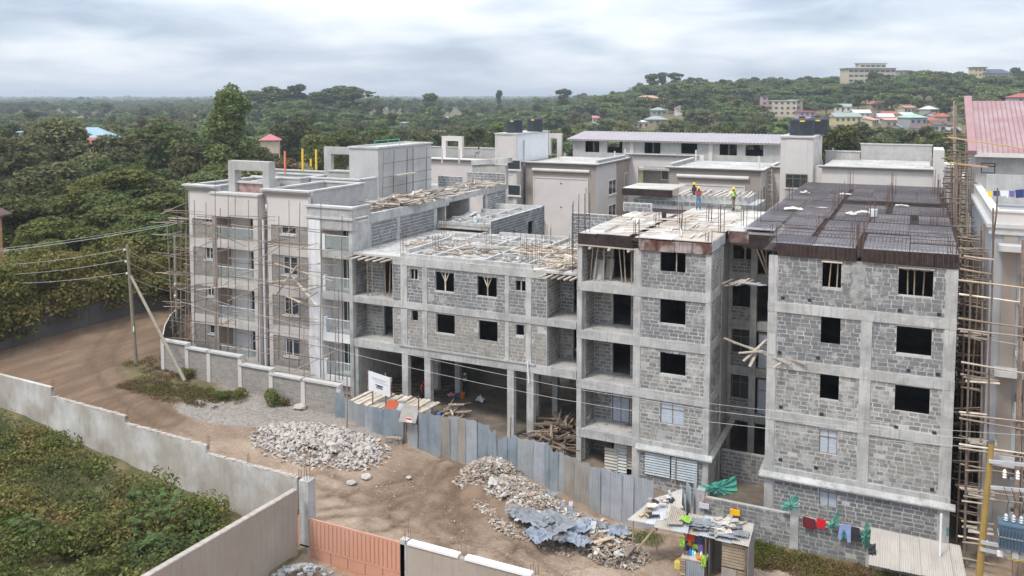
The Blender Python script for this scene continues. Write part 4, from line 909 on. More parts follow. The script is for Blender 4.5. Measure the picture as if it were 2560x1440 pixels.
for s in (0, .5): MB().bar((-9.5, 95 + s, 17.3), (-8.7, 97.2 + s, 13.4), .08, .06).build('rail', trimw, L_)
for k in range(11): t = (k + .5) / 11; a = Vector((lerp(-9.5, -8.7, t), lerp(95, 97.2, t), lerp(17.3, 13.4, t))); MB().bar(a, a + Vector((0, .5, 0)), .05, .05).build('rung', trimw, L_)
L_ = thing('ladder', (-13.5, 92, 9), 'tall narrow timber ladder standing in front of the right tank tower', 'ladder')
for s in (0, .55): MB().tube((-13.75 + s, 91.2, 7.5), (-13.9 + s * .8, 91.2, 14.7), .06).build('rail', pole_lt, L_)
for k in range(14): MB().tube((-13.8, 91.2, 8 + k * .5), (-13.25, 91.2, 8 + k * .5), .04).build('rung', pole_lt, L_)
# right wing, cream wall
wx0, wx1 = -8.6, 1.6
pe(MB().box(wx0, wx1, EY + .0, 97, -1, 15.0), 'wall', paint_lt); ecorn(wx0, wx1, EY, 15.05); pe(MB().box(-9.7, wx0, 94.6, 95, -1, 14.9), 'wall', plaster)
rim(E_, -9.2, -5.6, 102, 103, 13, 16.0, sides='F'); rim(E_, -5.6, 1.6, 103.5, 104.5, 13, 16.8, sides='FL'); pe(MB().box(wx0 + .2, wx1 - .2, EY + .5, 103.4, 15.0, 15.1), 'roof_slab', slabtop)
pe(MB().box(wx1, wx1 + .9, EY - .5, 97, -1, 17.0), 'fin_wall', plaster); pe(MB().box(wx1 + .9, wx1 + 2.2, EY + 1, 100, -1, 15.3), 'wall', plaster)
# left wing of the rear block behind the bare rooftop
pe(MB().box(-58, tx0 - .003, 93, 97, -1, 14.2), 'wall', paint_lt); ecorn(-58, tx0 - .4, 93, 14.3)
rim(E_, -62, tx0, 99, 108, 12, 15.4, sides='F'); rim(E_, -50.5, tx0, 104, 112, 12, 16.2, sides='FL')
mb = MB(); p0, p1 = PY(1106, 340, 97), PY(1157, 370, 97)
mb.box(p0.x, p0.x + .6, 96.8, 97.3, 14.2, p0.z); mb.box(p1.x - .55, p1.x, 96.8, 97.3, 14.2, p0.z); mb.box(p0.x + .6, p1.x - .55, 96.8, 97.3, p0.z - .6, p0.z); mb.build('portal_frame', plaster, E_)
p0, p1 = PY(1372, 333, 110), PY(1404, 355, 110); mb = MB(); mb.box(p0.x, p0.x + .3, 110, 110.4, 14, p0.z); mb.box(p1.x - .7, p1.x, 110, 110.4, 13, p0.z); mb.box(p0.x + .3, p1.x - .7, 110, 110.4, p0.z - .7, p0.z); mb.build('portal_frame', plaster, E_)
rim(E_, -42, rx0 - .1, 105, 106, 13.05, 14.6, sides='F')
for px, py0, py1, Y in ((1537, 378, 400, 100), (1563, 372, 395, 104), (1740, 375, 392, 100), (1898, 390, 408, 96), (2083, 370, 385, 103), (1105, 372, 400, 90), (1148, 372, 400, 90)):
    a, b = PY(px, py0, Y), PY(px, py1, Y); pe(MB().tube((a.x, Y, b.z - .4), (a.x, Y, a.z), .09, .09, 6), 'vent_pipe', trimw)

# ================================================================= RIGHT-EDGE BUILDING
DX = 3.7; DY = 50.5
D_ = thing('apartment_block', (8, DY, -2.5), 'taupe and white striped apartment block with a pink metal roof at the right edge', 'building')
def pd_(mb, name, m, label=None, kind=None): return mb.build(name, m, D_, label=label, kind=kind)
pd_(MB().box(DX, 16, DY, 80, -2.6, 15.3), 'wall', mat('paint_cool', (.40, .405, .42), (.35, .35, .36), .6, .8, .1, streak=.2))
for a, b in ((DX + .55, DX + 1.2), (DX + 2.4, DX + 3.1)): pd_(MB().box(a, b, DY - .08, DY - .003, -2.6, 15.2), 'pilaster', taupe)
mb = MB(); mb.box(DX - .25, 16, DY - .25, DY + .35, 15.3, 15.5); mb.box(DX - .25, DX + .3, DY + .35, 66, 15.3, 15.5); mb.box(DX - .15, 16, DY - .15, DY - .003, 14.95, 15.298); pd_(mb, 'cornice', coping)
mb = MB(); mb.box(DX - .0, 16, DY + .02, DY + .3, 15.5, 16.1); mb.box(DX, DX + .28, DY + .3, 66, 15.5, 16.1); pd_(mb, 'parapet', paint_lt); mb = MB(); mb.box(DX - .08, 16, DY - .06, DY + .38, 16.102, 16.2); mb.box(DX - .08, DX + .36, DY + .38, 66, 16.102, 16.2); pd_(mb, 'coping', trimw)
for z in (12.4, 9.6, 6.4, .6): pd_(MB().box(DX + 1.25, DX + 3.3, DY - .9, DY - .12, z - .95, z - .8), 'balcony_floor', slabtop); pd_(MB().box(DX + 1.25, DX + 3.3, DY - .92, DY - .86, z - .795, z + .05), 'balcony_wall', parap)
for (z0, z1, c) in ((14.2, 14.5, 0), (7.7, 8.0, 0), (3.0, 3.3, 1)): pd_(MB().box(DX + .3, 16, DY - 1.0, DY - .09, z0, z1), 'canopy', coping)
for z in (11.6, 8.9, 5.3, 2.2, -.8): window(D_, 'Y', DY - .11, (DX + 1.35, DX + 3.2, z, z + 1.35), steel, glass_dk, 3, .05, .02, True, sill=plaster)
pd_(MB().box(DX + .3, DX + 4, 60, 60.2, 15.5, 17.3), 'wall', parap); 
pd_(MB().box(DX, 16, 66, 80, 15.3, 18.2), 'upper_wall', parap); pd_(MB().box(DX + .3, 16, 65.2, 65.99, 15.55, 15.9), 'ledge', slabtop)
window(D_, 'Y', 65.98, (DX + .35, DX + 1.2, 16.9, 17.6), steel, glass_dk, 1, .05, .02); window(D_, 'Y', 65.98, (DX + 3.2, DX + 6, 16.4, 17.8), steel, glass_dk, 4, .05, .02)
pink = mat('pink_roof', (.30, .17, .18), (.35, .235, .24), .8, .6, .1, 5, c3=(.39, .32, .315), s3=.3)
me = MB()
me.hexa([(DX - .1, 65.3, 18.2), (16.5, 65.3, 18.2), (16.5, 73.5, 21.7), (DX - .1, 73.5, 21.7), (DX - .1, 65.3, 18.28), (16.5, 65.3, 18.28), (16.5, 73.5, 21.78), (DX - .1, 73.5, 21.78)])
pd_(me, 'metal_roof', pink)
for k in range(30):
    x = DX + .4 + k * .3; pd_(MB().bar((x, 65.3, 18.3), (x, 73.5, 21.8), .05, .05), 'roof_rib', mat('pink_rib', (.27, .145, .155), None, 2, .6))
pd_(MB().bar((DX - .25, 65.1, 18.3), (DX - .25, 73.7, 22.0), .5, .35), 'barge_board', mat('pink_pale', (.36, .21, .22), (.32, .19, .20), 1, .6)); pd_(MB().box(DX - .1, 16.5, 65.15, 65.28, 18.05, 18.32), 'gutter', trimw)
mb = MB(); mb.hexa([(DX - .02, 66, 18.2), (DX + .05, 66, 18.2), (DX + .05, 80, 18.2), (DX - .02, 80, 18.2), (DX - .02, 73.3, 21.6), (DX + .05, 73.3, 21.6), (DX + .05, 73.6, 21.6), (DX - .02, 73.6, 21.6)]); pd_(mb, 'gable', white)

# ================================================================= SCAFFOLDS
def wob(a, b, r, n=3, amp=.06):
    a, b = Vector(a), Vector(b); pts = [a.lerp(b, k / n) + (Vector((random.uniform(-amp, amp), random.uniform(-amp, amp), random.uniform(-amp, amp) * .5)) if 0 < k < n else Vector()) for k in range(n + 1)]
    mb = MB()
    for k in range(n): mb.tube(pts[k], pts[k + 1], lerp(r, r * .7, k / n), lerp(r, r * .7, (k + 1) / n), 5, caps=k in (0, n - 1))
    return mb
S1 = thing('scaffold', (-44, 48, .5), 'grey-brown pole scaffold wrapping the front of the pale left block', 'scaffold')
for px, pt, pb_ in ((455, 560, 850), (464, 478, 840), (473, 470, 850), (487, 500, 860), (513, 505, 862), (540, 445, 875), (552, 520, 872), (570, 486, 885), (590, 492, 890), (622, 500, 895), (646, 505, 905), (670, 500, 915), (697, 540, 900), (723, 500, 930), (747, 505, 915), (760, 660, 940), (802, 505, 945), (857, 540, 950), (825, 860, 955), (848, 720, 950), (838, 640, 960)):
    Y = random.choice((48.6, 48.3, 47.9)); a, b = PY(px + random.uniform(-3, 3), pt, Y), PY(px, pb_, Y)
    n = 3 if pb_ - pt > 250 else 2
    wob((b.x, Y, b.z), (a.x, Y, a.z), .034, n).build('pole', random.choice((pole_m, pole_lt, mat('pole_dark', (.13, .11, .10), (.18, .15, .13), 4, .9))), S1)
for z in (1.9, 3.3, 4.6, 5.9, 7.2, 8.5, 9.9, 11.3, 12.6, 13.1):
    for x in (-52.8, -49.5, -46, -42.5, -39.4):
        if z > 12.9 and x > -46: continue
        for r in range(1 if random.random() < .45 else 2):
            L = random.uniform(3.6, 5.2); a = (x - .3, 48.0 + random.uniform(-.2, .4), z + random.uniform(-.25, .25)); b = (min(x + L, -36.4), a[1], a[2] + random.uniform(-.25, .25))
            wob(a, b, .03, 2).build('pole', random.choice((pole_m, pole_lt, pole_lt)), S1)
for k in range(38):
    x = random.uniform(-52.5, -37); z = random.uniform(1.5, 12.5); wob((x, 47.3, z), (x + random.uniform(-.8, .8), 49.3, z + random.uniform(-.2, .3)), .035, 1).build('pole', pole_lt, S1)
for a, b in (((-52, 47.5, 2), (-49.5, 48.3, 4.4)), ((-44.5, 47.5, 3.5), (-41.5, 48.2, 5.8)), ((-41, 47.6, 6.5), (-38.2, 48.2, 8.2)), ((-40, 47.4, 2.4), (-37, 48.4, 4.0)), ((-43, 47.4, 10.2), (-40, 48.4, 12.3)), ((-48.2, 47.4, 12.3), (-45, 48.5, 10.9)), ((-46, 47.5, 6.9), (-43, 48.4, 8.3))):
    wob(a, b, .04, 2).build('pole', pole_lt, S1)
for k in range(5): MB().bar((-44 + random.uniform(-6, 6), 48, random.choice((7.3, 8.6, 10))), (-42 + random.uniform(-3, 5), 48.6, random.choice((7.5, 9, 10.2))), .18, .05).build('plank', wood_pale, S1)
S2 = thing('scaffold', (-53, 52, 1), 'dense leaning pole scaffold at the left corner of the pale left block', 'scaffold')
for k in range(22):
    x = -52.1 - random.random() * 1.6; y = 48.5 + k * .42; wob((x, y, 1.5), (x + random.uniform(-.3, .3), y + random.uniform(-.5, .5), random.uniform(9.5, 13.5)), .05, 3).build('pole', random.choice((pole_m, pole_lt)), S2)
for k in range(44):
    z = random.choice((2.4, 4.0, 5.4, 6.9, 8.3, 9.8, 11.2, 12.2)) + random.uniform(-.15, .15); y = random.uniform(48, 57); x = -54.4 + random.uniform(-.9, .9)
    wob((x, y, z), (x + random.uniform(1.6, 2.8), y + random.uniform(-.6, .6), z + random.uniform(-.15, .2)), .04, 1).build('pole', pole_lt, S2)
for k in range(14):
    z = random.choice((2.4, 4.0, 5.4, 6.9, 8.3, 9.8, 11.2)); wob((-52.6, 48, z), (-53.2, 55.5, z + random.uniform(-.2, .2)), .04, 2).build('pole', pole_m, S2)
wob(PY(403, 536, 50), PY(470, 505, 50), .05, 2).build('pole', pole_lt, S2); wob(PY(420, 545, 50), PY(470, 548, 50), .05, 1).build('pole', pole_lt, S2)
# alley scaffold between the dark-decked block and the right-edge building
S3 = thing('scaffold', (3.0, 60, -2.5), 'dense brown pole scaffold filling the alley beside the right-edge building', 'scaffold')
for k in range(40):
    y = 50.8 + k * .7; x = random.choice((2.75, 3.25, 3.0)) + random.uniform(-.15, .15); top = 14 + random.uniform(-2.5, 1.5) if k < 16 else 16.5 + random.uniform(0, 1.5)
    wob((x, y, -2.5), (x + random.uniform(-.3, .3), y + random.uniform(-.3, .3), top), .06, 3, .1).build('pole', random.choice((pole_m, pole_m, pole_lt)), S3)
for k in range(290):
    y = 50.6 + 26 * random.random() ** 1.3; z = random.choice((-.5, 1, 2.4, 3.8, 5.2, 6.6, 8, 9.4, 10.8, 12.2, 13.6, 15, 16.4)) + random.uniform(-.2, .2)
    if y < 63 and z > 14.3: continue
    wob((2.3 + random.uniform(-.1, .3), y, z), (3.6 + random.uniform(-.2, .5), y + random.uniform(-.5, .5), z + random.uniform(-.15, .15)), .05, 1).build('pole', random.choice((pole_lt, pole_m, pole_lt)), S3)
for k in range(26):
    z = random.choice((2.4, 5.2, 8, 10.8, 13.4)); y = random.uniform(51, 66); wob((random.choice((2.6, 3.2)), y, z), (random.choice((2.6, 3.3)), y + random.uniform(3, 6), z + random.uniform(-.5, .5)), .05, 2).build('pole', pole_m, S3)
# front scaffold of the right-edge building
S4 = thing('scaffold', (5, 48.8, -2.5), 'brown pole scaffold standing in front of the right-edge building', 'scaffold')
for px, pt, pb_, r in ((2418, 700, 1440, .07), (2452, 560, 1440, .07), (2474, 520, 1320, .06), (2485, 470, 700, .05), (2543, 760, 1440, .10), (2550, 600, 1300, .10), (2556, 900, 1440, .08), (2537, 1080, 1400, .06)):
    Y = 48.8 + random.uniform(-.2, .2); a, b = PY(px + (9 if px < 2500 else 8), pt, Y), PY(px - 8, pb_, Y); wob((b.x, Y, b.z), (a.x, Y, a.z), r, 4, .05).build('pole', pole_m, S4)
for py in (640, 672, 700, 735, 795, 822, 828, 838, 905, 925, 935, 942, 1030, 1036, 1045, 1110, 1120, 1160, 1176, 1222, 1240, 1252, 1302, 1340, 1355, 1395):
    Y = 48.6 + random.uniform(-.3, .3); x0 = 2402 + random.uniform(-8, 12); x1 = random.choice((2470, 2485, 2560, 2575)); a, b = PY(x0, py, Y), PY(x1, py + (x1 - x0) * .14 + random.uniform(-6, 8), Y)
    wob(a, b, .06, 2, .04).build('pole', random.choice((wood_pale, pole_lt, wood)), S4)
for z in (7.5, 4.3, 1.6, -.4):
    for k in range(4): MB().bar((2.6 + random.uniform(0, .5), 48.7 + k * .2, z), (4.2, 48.8 + k * .25, z + random.uniform(-.1, .1)), .14, .05).build('plank', wood_pale, S4)
# tall poles and planks above the right side
S5 = thing('scaffold', (3, 66, 12), 'upper brown pole scaffold with two long planks beside the pink roof', 'scaffold')
for px, pt, pb_ in ((2385, 252, 520), (2390, 262, 520), (2416, 325, 560), (2420, 345, 560), (2400, 380, 540)):
    a, b = PY(px, pt, 70), PY(px, pb_, 70); wob((b.x, 70, b.z), (a.x, 70, a.z), .08, 3).build('pole', pole_lt, S5)
for k in range(34):
    z = 12.5 + k * .21; y = 68 + random.random() * 5; wob((1.9 + random.uniform(-.2, .3), y, z), (3.6, y + random.uniform(-.5, .5), z + random.uniform(-.15, .15)), .05, 1).build('pole', pole_m, S5)
MB().bar(PY(2370, 343, 63.5), PY(2562, 372, 62.5), .28, .08).build('plank', mat('plank_orange', (.55, .36, .18), (.47, .30, .15), 2, .8), S5)
MB().bar(PY(2370, 407, 64), PY(2470, 418, 63.5), .28, .08).build('plank', mat('plank_orange', (.55, .36, .18)), S5)

# ================================================================= GROUND
def zgv(x, y):
    D = np.hypot(x, y); ss = lambda v, a, b: (lambda t: t * t * (3 - 2 * t))(np.clip((v - a) / (b - a), 0, 1))
    z = np.interp(x, [-66, -52, -44, -36, -28, -26, -22, -18, -15.6, -12.5, -8, 6], [1.9, 1.15, 0.7, 0.25, -0.05, -0.22, -0.5, -1.2, -1.8, -1.95, -2.1, -2.4]) * (1 - ss(D, 80, 160))
    z = z + .5 * (1 - ss(y, 41, 44.3)) * ss(x, -22, -17) * (1 - ss(D, 80, 160)); m = (y > 56) & (D < 140); z = np.where(m, z + (0.2 - z) * ss(y, 56, 66) * (1 - ss(x, -20, -14) * (1 - ss(y, 86, 95))), z)
    px = np.where(y > 0, 1280 + FPX * np.tan(np.clip(np.arctan2(x, np.maximum(y, 1e-6)) + R(YAW), -1.4, 1.4)), np.where(x < 0, -800, 4500))
    a = np.interp(px, [-800, 500, 760, 1100, 1300, 1500, 1700, 2000, 2200, 2450, 2700, 4500], [2, 5, 10, 6, 6, 14, 25, 26, 33, 31, 28, 20])
    b = np.interp(px, [-800, 500, 760, 1100, 1300, 1500, 1700, 2000, 2200, 4500], [2000, 900, 550, 800, 900, 800, 700, 760, 760, 760])
    z = z + a * ss(D, 0.45 * b, b) + 10 * ss(D, 1200, 4500) * (1 - np.minimum(1, a / 30))
    return z
rs = [3.0]
while rs[-1] < 9500: rs.append(rs[-1] * (1.025 if rs[-1] < 24 else 1.0065 if rs[-1] < 72 else 1.018 if rs[-1] < 130 else 1.04))
rs = np.array(rs); ang = np.concatenate([np.arange(-75, 26, .28), np.arange(26, 285, 6)])
RR, AA = np.meshgrid(rs, np.radians(ang), indexing='ij'); gx, gy = RR * np.sin(AA), RR * np.cos(AA)
gz = zgv(gx, gy); plot = (gx < -26.1) & (gy < 32.65 + .177 * (-26.2 - gx) / .984)
gz = np.where(plot, .3 + .12 * np.sin(gx * .5) * np.cos(gy * .6), gz)
nr, na = RR.shape
bump = (np.sin(gx * 1.3 + 2 * np.sin(gy * .8)) * np.cos(gy * 1.1 + gx * .3) * .05 + np.sin(gx * 3.1) * np.sin(gy * 2.7 + gx) * .025); gz = gz + np.where(RR < 100, bump, 0)
# heaps inside the open ground floor and the excavated courtyard
def mound(x, y, r, h): return h * np.exp(-(((gx - x) ** 2 + (gy - y) ** 2) / r ** 2))
gz += mound(-34, 60, 3.5, 1.6) + mound(-31, 62, 3, 1.0) + mound(-21, 58, 2.6, .7) + mound(-33.3, 41.9, 3.4, .25) + mound(-20.5, 43, 2.4, .6) + mound(-17, 42.2, 2.4, .6)
def pdist(P, h=.8):       # distance to the two wheel ruts either side of a track line
    P = np.array([[*PZ(x, y, 0).xy] for x, y in P]); best = np.full(gx.shape, 99.)
    for a_, b_ in zip(P, P[1:]):
        d_ = b_ - a_; L2 = (d_ ** 2).sum(); t_ = np.clip(((gx - a_[0]) * d_[0] + (gy - a_[1]) * d_[1]) / L2, 0, 1); dd_ = np.hypot(gx - a_[0] - t_ * d_[0], gy - a_[1] - t_ * d_[1]); best = np.minimum(best, abs(dd_ - h))
    return best
rut = np.zeros(gx.shape)
for P, h in (([(460, 800), (330, 850), (180, 900), (60, 935)], .8), ([(440, 800), (300, 870), (250, 940), (300, 1010), (420, 1080)], .8), ([(380, 830), (200, 870), (0, 905)], .75), ([(1110, 1150), (1060, 1190), (900, 1240), (780, 1260)], .75), ([(1150, 1165), (1090, 1230), (950, 1290), (800, 1310)], .8), ([(1170, 1170), (1180, 1250), (1250, 1330), (1400, 1400), (1700, 1470)], .8), ([(1120, 1150), (1080, 1260), (1150, 1340), (1350, 1430)], .75), ([(800, 1200), (1000, 1270), (1300, 1390)], .7)):
    rut = np.maximum(rut, np.exp(-(pdist(P, h) / .24) ** 2) * (.8 + .2 * np.sin(gx * 1.7 + gy)))
gz = gz - .06 * np.clip(rut, 0, 1) * (RR < 100)
me = bpy.data.meshes.new('ground'); idx = np.arange(nr * na).reshape(nr, na)
a = idx[:-1, :]; q = np.stack([a, np.roll(a, -1, 1), np.roll(idx[1:, :], -1, 1), idx[1:, :]], -1).reshape(-1, 4)
me.vertices.add(nr * na); me.vertices.foreach_set('co', np.stack([gx, gy, gz], -1).astype(np.float32).ravel())
me.loops.add(q.size); me.loops.foreach_set('vertex_index', q.ravel().astype(np.int32)); me.polygons.add(len(q))
me.polygons.foreach_set('loop_start', np.arange(0, q.size, 4, dtype=np.int32)); me.polygons.foreach_set('loop_total', np.full(len(q), 4, dtype=np.int32)); me.update(); me.validate()
def gsm(v, a, b): t = np.clip((v - a) / (b - a), 0, 1); return t * t * (3 - 2 * t)
wob_ = 1.2 * np.sin(gx * .7 + gy * .3) + .8 * np.sin(gy * 1.1 - gx * .4)
site = gsm(gy, 47, 49.5) * (1 - gsm(gy, 90, 92)) * gsm(gx, -38, -35) * (1 - gsm(gx, 3, 5))
grav = gsm(gx + wob_, -48, -43) * (1 - gsm(gx + wob_, -34, -31)) * gsm(gy + wob_ * .5, 40, 42.5) * (1 - gsm(gy, 47, 49))
weed = np.maximum(np.maximum(plot * 1.0, gsm(RR, 95, 130)), gsm(gy + wob_ * .2, 43.3, 44.4) * (gx > -8.6) * (1 - gsm(gy, 46.6, 47)))
weed = np.maximum(weed, np.exp(-(((gx + 49) / 7) ** 2 + ((gy - 45.2) / 1.5) ** 2)) * .9)
ca = me.color_attributes.new('zone', 'FLOAT_COLOR', 'POINT'); ca.data.foreach_set('color', np.stack([site, grav, weed, gsm(gx + wob_, -48, -35) * (1 - .8 * np.exp(-((gx + 23.5 + wob_ * .4) / 5.5) ** 4 - ((gy - 40.5) / 3.6) ** 4))], -1).astype(np.float32).ravel())
rl = me.attributes.new('rut', 'FLOAT', 'POINT'); rl.data.foreach_set('value', np.clip(rut, 0, 1).astype(np.float32).ravel())
gm_ = bpy.data.materials.new('ground_earth'); gm_.use_nodes = True; nt = gm_.node_tree; n_ = nt.nodes; l_ = nt.links; bs = n_['Principled BSDF']; bs.inputs['Roughness'].default_value = .97; bs.inputs['Specular IOR Level'].default_value = .1
geo = n_.new('ShaderNodeNewGeometry'); at = n_.new('ShaderNodeVertexColor'); at.layer_name = 'zone'; sp = n_.new('ShaderNodeSeparateColor'); l_.new(at.outputs[0], sp.inputs[0])
def gn(sc, det=6, st=None, ro=.6):
    t = n_.new('ShaderNodeTexNoise'); t.inputs['Scale'].default_value = sc; t.inputs['Detail'].default_value = det; t.inputs['Roughness'].default_value = ro
    if st: mp = n_.new('ShaderNodeMapping'); mp.inputs['Scale'].default_value = st; mp.inputs['Rotation'].default_value = (0, 0, R(-8)); l_.new(geo.outputs['Position'], mp.inputs[0]); l_.new(mp.outputs[0], t.inputs[0])
    else: l_.new(geo.outputs['Position'], t.inputs[0])
    return t.outputs[0]
def gmr(v, a, b, c=0, d=1): r = n_.new('ShaderNodeMapRange'); l_.new(v, r.inputs[0]); r.inputs[1].default_value = a; r.inputs[2].default_value = b; r.inputs[3].default_value = c; r.inputs[4].default_value = d; return r.outputs[0]
def gmx(f, a, b):
    x = n_.new('ShaderNodeMix'); x.data_type = 'RGBA'
    for i, v in ((0, f), (6, a), (7, b)):
        if isinstance(v, tuple): x.inputs[i].default_value = (*v, 1)
        elif isinstance(v, (int, float)): x.inputs[i].default_value = v
        else: l_.new(v, x.inputs[i])
    return x.outputs[2]
def soft(w, k=.5):
    s = n_.new('ShaderNodeMath'); s.operation = 'ADD'; l_.new(w, s.inputs[0]); l_.new(gmr(gn(1.6, 7), 0, 1, -k, k), s.inputs[1]); return gmr(s.outputs[0], .35, .65)
d = gmx(gmr(gn(.28), .38, .62), (.29, .21, .152), (.41, .315, .24)); d = gmx(gmr(gn(.6, 9, (.8, 1.5, 1), .7), .47, .62), d, (.25, .18, .13)); d = gmx(gmr(gn(9, 6, None, .7), .42, .66, 0, .55), d, (.24, .175, .13)); d = gmx(gmr(gn(3.2, 8), .52, .7, 0, .6), d, (.46, .38, .30))
dl = gmx(gmr(gn(.5, 6, (2, .4, 1)), .42, .6), (.165, .11, .074), (.225, .155, .105)); dl = gmx(gmr(gn(7, 7, None, .7), .45, .62, 0, .6), dl, (.125, .087, .062)); d = gmx(at.outputs['Alpha'], dl, d)
ra = n_.new('ShaderNodeAttribute'); ra.attribute_name = 'rut'; rm = n_.new('ShaderNodeMath'); rm.operation = 'MULTIPLY'; l_.new(ra.outputs['Fac'], rm.inputs[0]); l_.new(gmr(gn(3, 6), .3, .6, .35, 1.0), rm.inputs[1]); d = gmx(rm.outputs[0], d, (.115, .078, .054))
d = gmx(soft(sp.outputs[1]), d, gmx(gmr(gn(4, 8), .4, .62), (.33, .295, .265), (.23, .205, .18)))
d = gmx(soft(sp.outputs[0], .2), d, gmx(gmr(gn(.6, 8), .42, .6), (.155, .135, .115), (.26, .205, .155)))
d = gmx(soft(sp.outputs[2], .3), d, gmx(gmr(gn(.8, 8), .4, .6), (.10, .10, .045), (.20, .16, .09)))
l_.new(d, bs.inputs['Base Color']); bp = n_.new('ShaderNodeBump'); bp.inputs['Strength'].default_value = .7; bp.inputs['Distance'].default_value = .12; l_.new(gn(2.5, 9, None, .7), bp.inputs['Height']); l_.new(bp.outputs[0], bs.inputs['Normal'])
me.materials.append(gm_); go = bpy.data.objects.new('ground', me); COL.objects.link(go); struct(go); me.polygons.foreach_set('use_smooth', [True] * len(me.polygons))

# ================================================================= FREE-STANDING WALLS AND GATE
def PW(px, py, P0, d):          # sight line meets the upright plane through P0 along d
    r = _ray(px, py); n = Vector((-d.y, d.x, 0)); return _C + r * ((P0 - _C).dot(n) / r.dot(n))
render_w = mat('wall_render', (.47, .43, .38), (.37, .335, .295), .6, .9, .35, 5, c3=(.62, .61, .60), s3=.33, streak=.25, detail=8)
render_t = mat('wall_render_tan', (.36, .30, .25), (.31, .26, .22), .6, .9, .35, 5, c3=(.42, .37, .32), s3=.3, streak=.25)
raw_edge = mat('wall_top_raw', (.50, .44, .38), (.36, .32, .29), 4, .95, .9, 14)
P0 = Vector((-26.2, 31.9, 0)); wd = Vector((-.984, .177, 0)); wn_ = Vector((.177, .984, 0))
W1 = thing('boundary_wall', (-42, 34.7, .2), 'long stepped rendered wall between the weeds and the dirt road', 'wall')
segs = [((0, 937), (126, 969)), ((131, 994), (311, 1042)), ((319, 1063), (514, 1116)), ((521, 1138), (615, 1162)), ((617, 1163), (742, 1196))]
prev = None
for i, (a, b) in enumerate(segs):
    A, B = PW(*a, P0, wd), PW(*b, P0, wd)
    if i == 0: A = A + (A - B) * 6
    if prev is not None: A.x, A.y = prev.x, prev.y
    prev = B; A0 = Vector((A.x, A.y, -.6)); B0 = Vector((B.x, B.y, -.6)); t_ = wn_ * .24; n = 14
    mb = MB(); mb.hexa([A0, B0, B0 + t_, A0 + t_, A, B, B + t_, A + t_]); mb.build('wall_bay', render_w, W1)
    mb = MB()      # ragged unfinished top course
    L = max(6, int((B - A).length / .22))
    for k in range(min(L, 90)):
        p, q_ = A.lerp(B, k / L), A.lerp(B, (k + random.uniform(.7, 1.0)) / L); h = random.uniform(.015, .07); j = wn_ * random.uniform(-.02, .03)
        mb.hexa([p + j - Vector((0, 0, .02)), q_ + j - Vector((0, 0, .02)), q_ + t_ - j - Vector((0, 0, .02)), p + t_ - j - Vector((0, 0, .02)), p + j + Vector((0, 0, h)), q_ + j + Vector((0, 0, h * random.uniform(.5, 1.2))), q_ + t_ - j + Vector((0, 0, h)), p + t_ - j + Vector((0, 0, h))])
    mb.build('raw_top', raw_edge, W1, kind='stuff')
    for k in range(3): MB().tube(B + wn_ * .1 + Vector((.05 * k, .03 * k, -.2)), B + wn_ * .1 + Vector((.05 * k + random.uniform(-.03, .03), .05 * k, random.uniform(.35, .6))), .014, .014, 4).build('starter_bar', rebar, W1)
a, b = PX(742, 1226, -26.2), PX(375, 1440, -26.2)
W2 = thing('boundary_wall', (-26.1, 25, 0), 'tan rendered wall running from the corner pillar towards the viewer', 'wall')
yA, yB, zA, zB = a.y, b.y - 6, a.z, b.z + (b.z - a.z) / (b.y - a.y) * -6
cuts = [yA, lerp(yA, b.y, .45), b.y, yB]
for y0, y1 in zip(cuts, cuts[1:]):
    z0, z1 = zA + (zB - zA) * (y0 - yA) / (yB - yA), zA + (zB - zA) * (y1 - yA) / (yB - yA)
    MB().hexa([(-26.45, y1, -.8), (-26.2, y1, -.8), (-26.2, y0, -.8), (-26.45, y0, -.8), (-26.45, y1, z1), (-26.2, y1, z1), (-26.2, y0, z0), (-26.45, y0, z0)]).build('wall_bay', render_t, W2)
    MB().hexa([(-26.47, y1, z1 + .002), (-26.18, y1, z1 + .002), (-26.18, y0, z0 + .002), (-26.47, y0, z0 + .002), (-26.45, y1, z1 + .06), (-26.2, y1, z1 + .05), (-26.2, y0, z0 + .05), (-26.45, y0, z0 + .06)]).build('raw_top', raw_edge, W2)
p = PY(752, 1200, 31.9); MB().box(-26.5, -25.95, 31.75, 32.3, -.6, p.z + .05).build('pillar', concrete, W2)
starter(W2, -26.2, 32, p.z, .9, 4, .1, .014)
GY = 31.8; g0, g1 = PY(744, 1283, GY), PY(1003, 1360, GY); gz1 = (g0.z + g1.z) / 2
peach = mat('gate_peach', (.58, .30, .205), (.53, .265, .18), .8, .6, .1, 4, c3=(.60, .34, .25), s3=.4, streak=.15)
G_ = thing('gate', ((g0.x + g1.x) / 2, GY, 0), 'peach-orange ribbed metal gate between two wall ends', 'gate')
MB().box(g0.x - .12, g0.x - .0, GY - .1, GY + .1, -.4, gz1 + .25).build('gate_post', peach, G_)
MB().box(g1.x + .02, g1.x + .25, GY - .12, GY + .1, -.4, gz1 - .02).build('gate_post', peach, G_)
MB().box(g0.x, g1.x, GY - .03, GY + .03, gz1 - .09, gz1).build('frame', peach, G_); MB().box(g0.x, g1.x, GY - .05, GY + .03, .28, .37).build('frame', peach, G_)
MB().box(g0.x, g1.x, GY - .03, GY + .03, -.7, -.3).build('frame', peach, G_)
nr_ = 25
